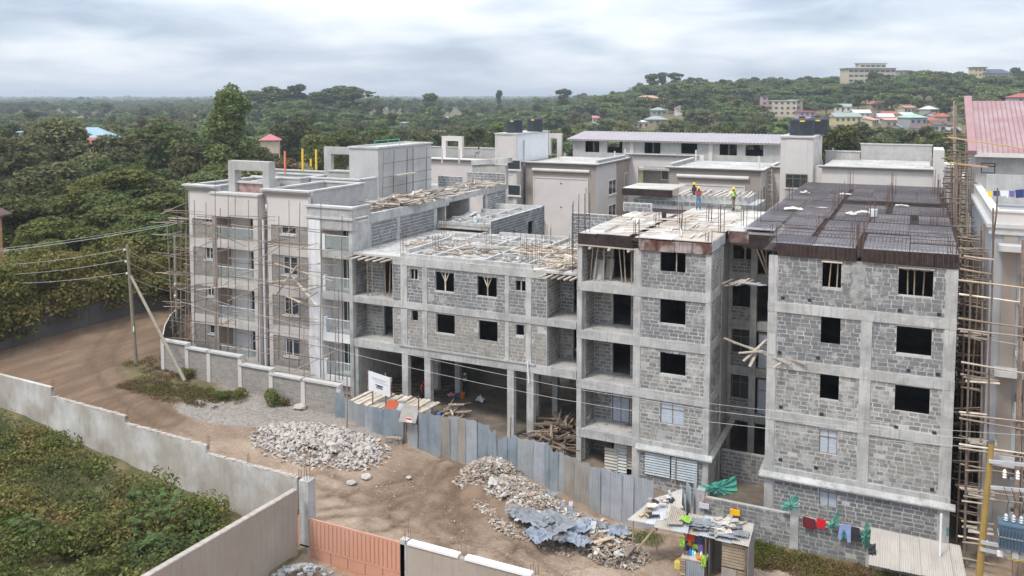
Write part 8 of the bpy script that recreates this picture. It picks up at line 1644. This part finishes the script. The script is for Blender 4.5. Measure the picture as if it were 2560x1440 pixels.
# bags on the wall above the stall
for nm, px0, px1, py0, py1, c, lb in (('bag', 1825, 1850, 1272, 1291, 'yellow', 'bright yellow bag hanging on the grey wall behind the stall'), ('bag', 1747, 1773, 1256, 1274, 'sky blue', 'pale blue printed bag hanging on the grey wall left of the yellow bag')):
    a, b = PY(px0, py0, 46.25), PY(px1, py1, 46.25); o = thing(nm, ((a.x + b.x) / 2, 46.25, b.z), lb, 'bag')
    MB().hexa([(a.x, 46.2, b.z), (b.x, 46.2, b.z + .03), (b.x, 46.35, b.z + .03), (a.x, 46.35, b.z), (a.x + .02, 46.22, a.z), (b.x - .02, 46.22, a.z), (b.x - .02, 46.32, a.z), (a.x + .02, 46.32, a.z)]).build('body', mat('bag_yellow', (.85, .52, .02), (.85, .42, .02), 3, .5) if c == 'yellow' else mat('bag_print', (.50, .65, .75), (.62, .50, .55), 9, .5), o)
    MB().path([Vector((lerp(a.x, b.x, .35), 46.27, a.z)), Vector(((a.x + b.x) / 2, 46.3, a.z + .18)), Vector((lerp(a.x, b.x, .65), 46.27, a.z))], .02, 5).build('handle', cm['red'], o)
# laundry
ly = 46.15
def garment(nm, pts, m, label, cat):
    P = [PY(x, y, ly) for x, y in pts]; mb = MB(); n = len(P); f = [(p.x, ly + .02 * math.sin(i * 2), p.z) for i, p in enumerate(P)]; bk = [(x, y + .04, z) for x, y, z in f]
    mb.face(f); mb.face(bk[::-1])
    for i in range(n): j_ = (i + 1) % n; mb.face([f[i], bk[i], bk[j_], f[j_]])
    return tag(mb.build(nm, m, None, (P[0].x, ly, P[0].z)), label, cat)
garment('towel', ((2007, 1291), (2039, 1300), (2037, 1325), (2007, 1317)), mat('maroon_cloth', (.16, .02, .03), (.12, .015, .025), 4, .9), 'dark maroon towel on the line above the grey wall', 'towel')
garment('towel', ((2041, 1297), (2065, 1301), (2064, 1323), (2042, 1319)), mat('red_cloth', (.62, .02, .03), (.52, .015, .02), 4, .9), 'bright red cloth hanging right of the maroon towel', 'cloth')
garment('jeans', ((2099, 1311), (2127, 1314), (2127, 1356), (2119, 1357), (2113, 1330), (2102, 1350), (2094, 1346)), mat('denim_light', (.30, .37, .62), (.25, .31, .55), 4, .9), 'light blue trousers hanging upside down on the line', 'trousers')
garment('shirt', ((2128, 1316), (2149, 1322), (2150, 1352), (2140, 1355), (2127, 1350)), mat('black_cloth', (.03, .03, .035), (.05, .05, .055), 4, .9), 'black garment hanging right of the light blue trousers', 'shirt')
netm = mat('net_green', (.05, .27, .21), (.09, .38, .30), 5, .8, alpha=.78)
def net(pts, label, y=46.12): 
    P = [PY(x, yy, y) for x, yy in pts]; c = sum(P, Vector()) / len(P); mb = MB()
    for i in range(len(P)):
        p, q_ = P[i], P[(i + 1) % len(P)]
        for k in range(8):
            R_ = []
            for e in (k, k + 1):
                v = p.lerp(q_, e / 8); w_ = .07 * math.sin(e * 1.9 + i * 2); R_.append([(v.lerp(c, f).x, y + w_ * (1 - f) - .10 * f + .03 * math.sin(f * 9 + e), v.lerp(c, f).z - .05 * math.sin(f * 3.1)) for f in (0, .3, .6, .97)])
            for f in range(3): mb.face([R_[0][f], R_[1][f], R_[1][f + 1], R_[0][f + 1]])
    return tag(mb.build('netting', netm, None, tuple(c), smooth=True), label, 'netting')
net(((2063, 1318), (2082, 1296), (2097, 1272), (2099, 1298), (2094, 1320), (2080, 1324)), 'green netting pulled up to a point right of the red cloth'); net(((2160, 1318), (2168, 1298), (2176, 1318), (2174, 1365), (2163, 1375), (2152, 1345)), 'green netting knotted at the corner of the big corrugated roof'); net(((2104, 1335), (2110, 1322), (2116, 1345), (2105, 1350)), 'scrap of green netting behind the light blue trousers')
net(((1951, 1266), (1985, 1236), (1996, 1240), (1996, 1270), (1980, 1276), (1956, 1277)), 'green netting draped over the pillar of the grey wall'); net(((1744, 1215), (1790, 1205), (1840, 1190), (1844, 1232), (1800, 1238), (1745, 1228)), 'long green netting stretched across the recess opening', 47.5)
net(((2366, 1318), (2373, 1318), (2373, 1340), (2365, 1340)), 'short green strip tied at the foot of the dark-decked block'); tag(place(crumple(.35, .6, .2, MATS['black_cloth'], 91, 7), 'shirt', None, PY(2180, 1376, 43.9), (R(70), 0, .3)), 'small black rag on the left edge of the big corrugated roof', 'rag')
cable([PY(*q_, 46.2) for q_ in ((1990, 1285), (2040, 1297), (2100, 1311), (2150, 1319), (2172, 1316))], 'washing line above the grey wall', .012)
# laundry and barrels on the terrace of the right-edge building
ly = 52.5
for k, (pts, c, lb) in enumerate(((((2467, 478), (2481, 478), (2481, 492), (2472, 493)), 'yellow', 'yellow cloth on the terrace line at the right edge'), (((2483, 477), (2499, 477), (2499, 490), (2484, 490)), 'navy', 'dark cloth right of the yellow one on the terrace'), (((2500, 476), (2522, 477), (2520, 496), (2514, 490), (2503, 491)), 'white', 'white shirt on the terrace line'), (((2523, 477), (2537, 477), (2536, 493), (2524, 492)), 'purple', 'slate cloth on the terrace line'), (((2538, 475), (2560, 473), (2560, 494), (2540, 495)), 'navy', 'dark blue trousers at the right end of the terrace line'))):
    P = [PY(x, y, ly) for x, y in pts]; mb = MB(); mb.face(P); mb.face([p + Vector((0, .04, 0)) for p in P][::-1]); tag(mb.build('laundry', cm[c], None, P[0]), lb, 'clothes')
# buckets, sheets and bags on the decks
def bucket(px, py, z, r, h, m, lb): p = V(px, py, z); o = MB().lathe(p, [(r * .8, 0), (r, h), (r * .9, h), (r * .75, .05)], 12).build('bucket', m, None, p); tag(o, lb, 'bucket')
bucket(2183, 541, 13.95, .28, .5, white, 'white paint bucket on the dark mesh deck'); bucket(1660, 546, 13.7, .18, .4, black, 'small black bucket on the pale boarded deck')
for px, py, w, d, h, c, lb in ((2127, 536, .8, .4, .3, 2, 'crumpled white bag left of the rolled sacks on the dark deck'), (2160, 536, 1.1, .5, .45, 2, 'white rolled sacks beside the paint bucket'), (1983, 523, 1.3, .8, .25, 2, 'pale cement paper lying on the dark deck'), (2012, 483, .8, .3, .4, 2, 'folded yellowish paper standing on the far dark deck'), (2113, 486, .9, .4, .2, 2, 'pale scrap on the far dark deck'), (2255, 515, .9, .3, .2, 2, 'crooked pale board on the dark deck'), (2055, 520, .9, .2, .1, 2, 'thin pale offcut on the dark deck')):
    p = V(px, py, 13.98); tag(place(crumple(w, d, h, mat('paper_sack', (.66, .62, .55), (.58, .54, .47), 4, .8), int(px), 7), 'sack', None, p, (0, 0, random.uniform(-.4, .4))), lb, 'sack')
# goods on the earth floor
p = PY(1200, 1000, 52); tag(place(crumple(.6, .6, .5, white, 93, 7), 'sack', None, PZ(1201, 1003, .05)), 'white bag on the earth under the low block', 'bag'); bucket(1155, 995, 0, .22, .42, cm['orange'], 'orange bucket on the earth under the low block'); tag(place(crumple(.5, .5, .5, cm['blue'], 94, 7), 'sack', None, PZ(1143, 992, .1)), 'blue bundle beside the orange bucket', 'bag'); tag(place(crumple(.5, .4, .4, mat('pink_cloth', (.62, .25, .33), None, 2, .8), 95, 7), 'cloth', None, PZ(1128, 990, .3)), 'pink cloth on a heap under the low block', 'cloth')
p = PZ(1056, 1018, .1); bucket(1056, 1024, .1, .2, .45, yellow, 'yellow container beside the second ground-floor column')

# ================================================================= PEOPLE
skin_m = mat('skin', (.075, .042, .028), (.09, .05, .034), 5, .6)
def cloth_m(n, c): return mat('cloth_' + n, c, tuple(v * .8 for v in c), 6, .9)
def person(x, y, z, heading, label, shirt, trousers, helmet=None, vest=None, pose='stand', s=1.0, sleeves=True, hatw=False):
    t = thing('person', (x, y, z), label, 'person', None, heading); H = 1.75 * s
    J = {'pel': (0, 0, .95), 'sp': (0, .01, 1.12), 'ch': (0, 0, 1.32), 'nk': (0, -.01, 1.50), 'hd': (0, -.02, 1.60), 'ht': (0, -.02, 1.73)}
    L = {'hipL': (-.09, 0, .90), 'kneeL': (-.11, -.02, .50), 'ankL': (-.12, .02, .09), 'toeL': (-.13, -.15, .04), 'hipR': (.09, 0, .90), 'kneeR': (.11, -.02, .50), 'ankR': (.12, .02, .09), 'toeR': (.13, -.15, .04)}
    Ar = {'shL': (-.19, 0, 1.42), 'elL': (-.27, .02, 1.14), 'wrL': (-.25, -.10, .90), 'shR': (.19, 0, 1.42), 'elR': (.27, .02, 1.14), 'wrR': (.25, -.10, .90)}
    if pose == 'hip': Ar['elR'] = (.38, .06, 1.18); Ar['wrR'] = (.20, -.05, 1.0)
    if pose == 'walk': L.update(kneeL=(-.10, -.16, .52), ankL=(-.10, -.22, .12), toeL=(-.10, -.38, .07), kneeR=(.10, .10, .50), ankR=(.10, .32, .14), toeR=(.10, .22, .04)); Ar.update(wrL=(-.24, .14, .93), wrR=(.22, -.26, 1.0))
    if pose == 'work': Ar.update(elL=(-.25, -.12, 1.16), wrL=(-.10, -.30, 1.12), elR=(.25, -.12, 1.16), wrR=(.10, -.30, 1.12))
    if pose == 'bend':
        for k_ in ('sp', 'ch', 'nk', 'hd', 'ht'): xx, yy, z_ = J[k_]; J[k_] = (xx, yy - (z_ - .95) * .8, .95 + (z_ - .95) * .62)
        Ar.update(shL=(-.19, -.36, 1.22), elL=(-.22, -.42, .94), wrL=(-.14, -.50, .70), shR=(.19, -.36, 1.22), elR=(.22, -.42, .94), wrR=(.14, -.50, .70))
    if pose == 'sit':
        for D_ in (J, Ar):
            for k_ in D_: xx, yy, z_ = D_[k_]; D_[k_] = (xx, yy, z_ - .45)
        J['pel'] = (0, 0, .48); L.update(hipL=(-.09, 0, .45), hipR=(.09, 0, .45), kneeL=(-.13, -.42, .50), kneeR=(.13, -.42, .50), ankL=(-.13, -.42, .10), ankR=(.13, -.42, .10), toeL=(-.13, -.57, .05), toeR=(.13, -.57, .05)); Ar.update(wrL=(-.12, -.35, .62), wrR=(.12, -.35, .62))
    P = {**J, **L, **Ar}; rad = dict(pel=.15, sp=.135, ch=.155, nk=.055, hd=.088, ht=.075, shL=.07, shR=.07, elL=.045, elR=.045, wrL=.03, wrR=.03, hipL=.10, hipR=.10, kneeL=.065, kneeR=.065, ankL=.045, ankR=.045, toeL=.04, toeR=.04)
    E_l = [('pel', 'sp'), ('sp', 'ch'), ('ch', 'nk'), ('nk', 'hd'), ('hd', 'ht'), ('ch', 'shL'), ('shL', 'elL'), ('elL', 'wrL'), ('ch', 'shR'), ('shR', 'elR'), ('elR', 'wrR'), ('pel', 'hipL'), ('hipL', 'kneeL'), ('kneeL', 'ankL'), ('ankL', 'toeL'), ('pel', 'hipR'), ('hipR', 'kneeR'), ('kneeR', 'ankR'), ('ankR', 'toeR')]
    for sd, sg in (('L', -1), ('R', 1)):      # palm, four fingers and a thumb
        w = Vector(P['wr' + sd]); dr = (w - Vector(P['el' + sd])).normalized(); pm_ = w + dr * .07; P['pm' + sd] = tuple(pm_); rad['pm' + sd] = .034; E_l.append(('wr' + sd, 'pm' + sd))
        for k_ in range(4): m1 = pm_ + dr * .05 + Vector((0, (k_ - 1.5) * .02, 0)); m2 = m1 + dr * (.035 + .01 * (k_ in (1, 2))) + Vector((-sg * .02, 0, 0)); a_, b_ = f'f{k_}{sd}', f'g{k_}{sd}'; P[a_], P[b_] = tuple(m1), tuple(m2); rad[a_] = .010; rad[b_] = .008; E_l += [('pm' + sd, a_), (a_, b_)]
        th_ = w + dr * .05 + Vector((0, -.05, 0)); P['t' + sd] = tuple(th_); rad['t' + sd] = .010; E_l.append(('wr' + sd, 't' + sd))
    names = list(P); me = bpy.data.meshes.new('body'); me.from_pydata([Vector(P[k_]) * s for k_ in names], [(names.index(a_), names.index(b_)) for a_, b_ in E_l], []); o = bpy.data.objects.new('body', me); COL.objects.link(o)
    sk = o.modifiers.new('skin', 'SKIN'); 
    if not me.skin_vertices: pass
    for k_, sv in zip(names, me.skin_vertices[0].data): sv.radius = (rad[k_] * s, rad[k_] * s * (.8 if k_ in ('pel', 'sp', 'ch') else 1)); sv.use_root = (k_ == 'pel')
    ss_ = o.modifiers.new('sub', 'SUBSURF'); ss_.levels = 1; ss_.render_levels = 1
    dg = bpy.context.evaluated_depsgraph_get(); dg.update(); nm_ = bpy.data.meshes.new_from_object(o.evaluated_get(dg)); o.modifiers.clear(); o.data = nm_
    nm_.materials.clear(); [nm_.materials.append(m_) for m_ in (skin_m, shirt, trousers, black)]
    keys = {'s': [Vector(P[k_]) * s for k_ in ('sp', 'ch', 'shL', 'shR', 'elL', 'elR')], 't': [Vector(P[k_]) * s for k_ in ('pel', 'hipL', 'hipR', 'kneeL', 'kneeR')], 'b': [Vector(P[k_]) * s for k_ in ('toeL', 'toeR', 'ankL', 'ankR')], 'k': [Vector(P[k_]) * s for k_ in ('hd', 'ht', 'wrL', 'wrR', 'pmL', 'pmR', 'nk')]}
    for pl in nm_.polygons: c = pl.center; pl.material_index = min((min((c - q_).length for q_ in v), {'k': 0, 's': 1, 't': 2, 'b': 3}[kk]) for kk, v in keys.items())[1]; pl.use_smooth = True
    o.parent = t; hd = Vector(P['hd']) * s
    f = MB()
    for sx in (-1, 1): f.lathe(hd + Vector((sx * .032, -.083, .02)) * s, [(.001, -.01), (.012, 0), (.001, .01)], 6)
    q_ = MB.build(f, 'eyes', white, None, (0, 0, 0)); q_.parent = t; q_ = MB().hexa([hd + Vector(v) * s for v in ((-.016, -.08, -.03), (.016, -.08, -.03), (.012, -.11, -.03), (-.012, -.11, -.03), (-.008, -.08, .02), (.008, -.08, .02), (.006, -.09, .02), (-.006, -.09, .02))]).build('nose', skin_m, None, (0, 0, 0)); q_.parent = t
    q_ = MB().box(-.025 * s, .025 * s, (hd.y / s - .094) * s, (hd.y / s - .08) * s, hd.z - .052 * s, hd.z - .042 * s).build('mouth', mat('lips', (.10, .03, .025)), None, (0, 0, 0)); q_.parent = t
    ht_ = hd + Vector((0, 0, .035)) * s
    if helmet: q_ = MB().lathe(ht_, [(.165 * s, 0), (.165 * s, .012), (.125 * s, .02), (.122 * s, .08), (.09 * s, .135), (.03 * s, .155)], 14).build('helmet', helmet, None, (0, 0, 0)); q_.parent = t
    else: q_ = MB().lathe(ht_, [(.098 * s, -.03), (.105 * s, .03), (.08 * s, .085), (.02 * s, .105)], 12).build('hair', white if hatw else black, None, (0, 0, 0)); q_.parent = t
    if vest:
        c0, c1 = Vector(P['sp']) * s, Vector(P['nk']) * s; mb = MB(); n = 12; i = 0; rings = []
        for fr, r_ in ((0, .165), (.35, .175), (.7, .18), (.95, .15)):
            c = c0.lerp(c1, fr); rings.append([(c.x + r_ * s * math.cos(2 * math.pi * k_ / n), c.y + r_ * .82 * s * math.sin(2 * math.pi * k_ / n), c.z) for k_ in range(n)])
        for a_, b_ in zip(rings, rings[1:]):
            for k_ in range(n): mb.face([a_[k_], a_[(k_ + 1) % n], b_[(k_ + 1) % n], b_[k_]])
        q_ = mb.build('vest', vest, None, (0, 0, 0)); q_.parent = t
    return t
yh = mat('helmet_yellow', (.85, .55, .02), None, 2, .35); bh = mat('helmet_blue', (.02, .16, .50), None, 2, .35); hv = mat('hi_vis', (.50, .75, .05), (.45, .68, .05), 3, .8)
p = V(1746, 524, 13.66); person(p.x, p.y, 13.64, R(20), 'worker in a faded red jacket and jeans with a yellow helmet on the pale deck', cloth_m('red', (.42, .10, .11)), cloth_m('jeans', (.12, .24, .38)), yh, None, 'work')
p2 = PD(1738, 66.0); person(p2.x, p2.y, 13.66, R(-40), 'worker mostly hidden behind the red jacket, only yellow helmet showing', cloth_m('dark', (.05, .06, .06)), cloth_m('dark', (.05, .06, .06)), yh, None)
p = V(1834, 526, 13.72); person(p.x, p.y, 13.66, R(-60), 'worker in a lime vest and yellow helmet with hand on hip at the deck edge', cloth_m('grey', (.14, .16, .20)), cloth_m('khaki', (.20, .17, .12)), yh, hv, 'hip')
p = V(1843, 524, 13.72); tag(place(crumple(.5, .6, .5, mat('sack_lime', (.60, .68, .42), (.7, .7, .62), 5, .8), 97, 7), 'sack', None, p), 'white and lime sack beside the worker in the lime vest', 'sack')
p = PY(1097, 1035, 46.6); person(p.x, 46.6, zg(p.x, 46.6), R(30), 'worker in a blue helmet and lime vest just behind the tin fence', cloth_m('teal', (.02, .25, .32)), cloth_m('teal', (.02, .25, .32)), bh, hv)
p = PZ(1163, 988, .1); person(p.x, p.y, .05, R(10), 'person in dark clothes, pale cap and reflective strips under the low block', cloth_m('dark', (.05, .06, .06)), cloth_m('dark', (.05, .06, .06)), None, mat('strip_dark', (.08, .09, .08), (.4, .5, .4), 9, .8), 'work', hatw=True)
p = PZ(1053, 1000, .1); person(p.x, p.y, .1, R(60), 'worker in orange clothes and red helmet beside the second column', cloth_m('orange', (.62, .13, .05)), cloth_m('dark', (.05, .06, .06)), mat('helmet_red', (.60, .04, .03), None, 2, .4), None, 'bend')
p = PZ(1344, 1008, -.1); person(p.x, p.y, -.25, R(-70), 'person in a brown top striding across the earth behind the right columns', cloth_m('brown', (.20, .07, .05)), cloth_m('dark', (.05, .06, .06)), None, None, 'walk')
p = PY(1685, 390, 106.5); person(p.x, 106.5, 13.1, R(25), 'person in white standing in front of the long tin roof storey', cloth_m('white', (.75, .75, .76)), cloth_m('white', (.75, .75, .76)), mat('helmet_white', (.8, .8, .8), None, 2, .4), None)
p = PY(1186, 400, 95); person(p.x, 96.2, 14.45, R(-60), 'person in grey crouching on the roof edge left of the white tank tower', cloth_m('grey2', (.30, .30, .34)), cloth_m('slate', (.20, .24, .32)), None, None, 'sit')

# ================================================================= SKY-SIDE AIR: even thin haze round the whole site
hzb = MB().box(-9800, 9800, -9800, 9800, -6, 75).build('haze', mat('haze_dummy', (1, 1, 1)), None); hzb['kind'] = 'stuff'; hzb['label'] = 'thin pale haze in the air over the plain'; hzb['category'] = 'haze'
hm = bpy.data.materials.new('haze_air'); hm.use_nodes = True; nt = hm.node_tree; nt.nodes.clear(); vo = nt.nodes.new('ShaderNodeVolumePrincipled'); oo = nt.nodes.new('ShaderNodeOutputMaterial')
vo.inputs['Color'].default_value = (.80, .87, .95, 1); vo.inputs['Density'].default_value = .00028; vo.inputs['Anisotropy'].default_value = .3; nt.links.new(vo.outputs[0], oo.inputs['Volume']); hzb.data.materials.clear(); hzb.data.materials.append(hm)
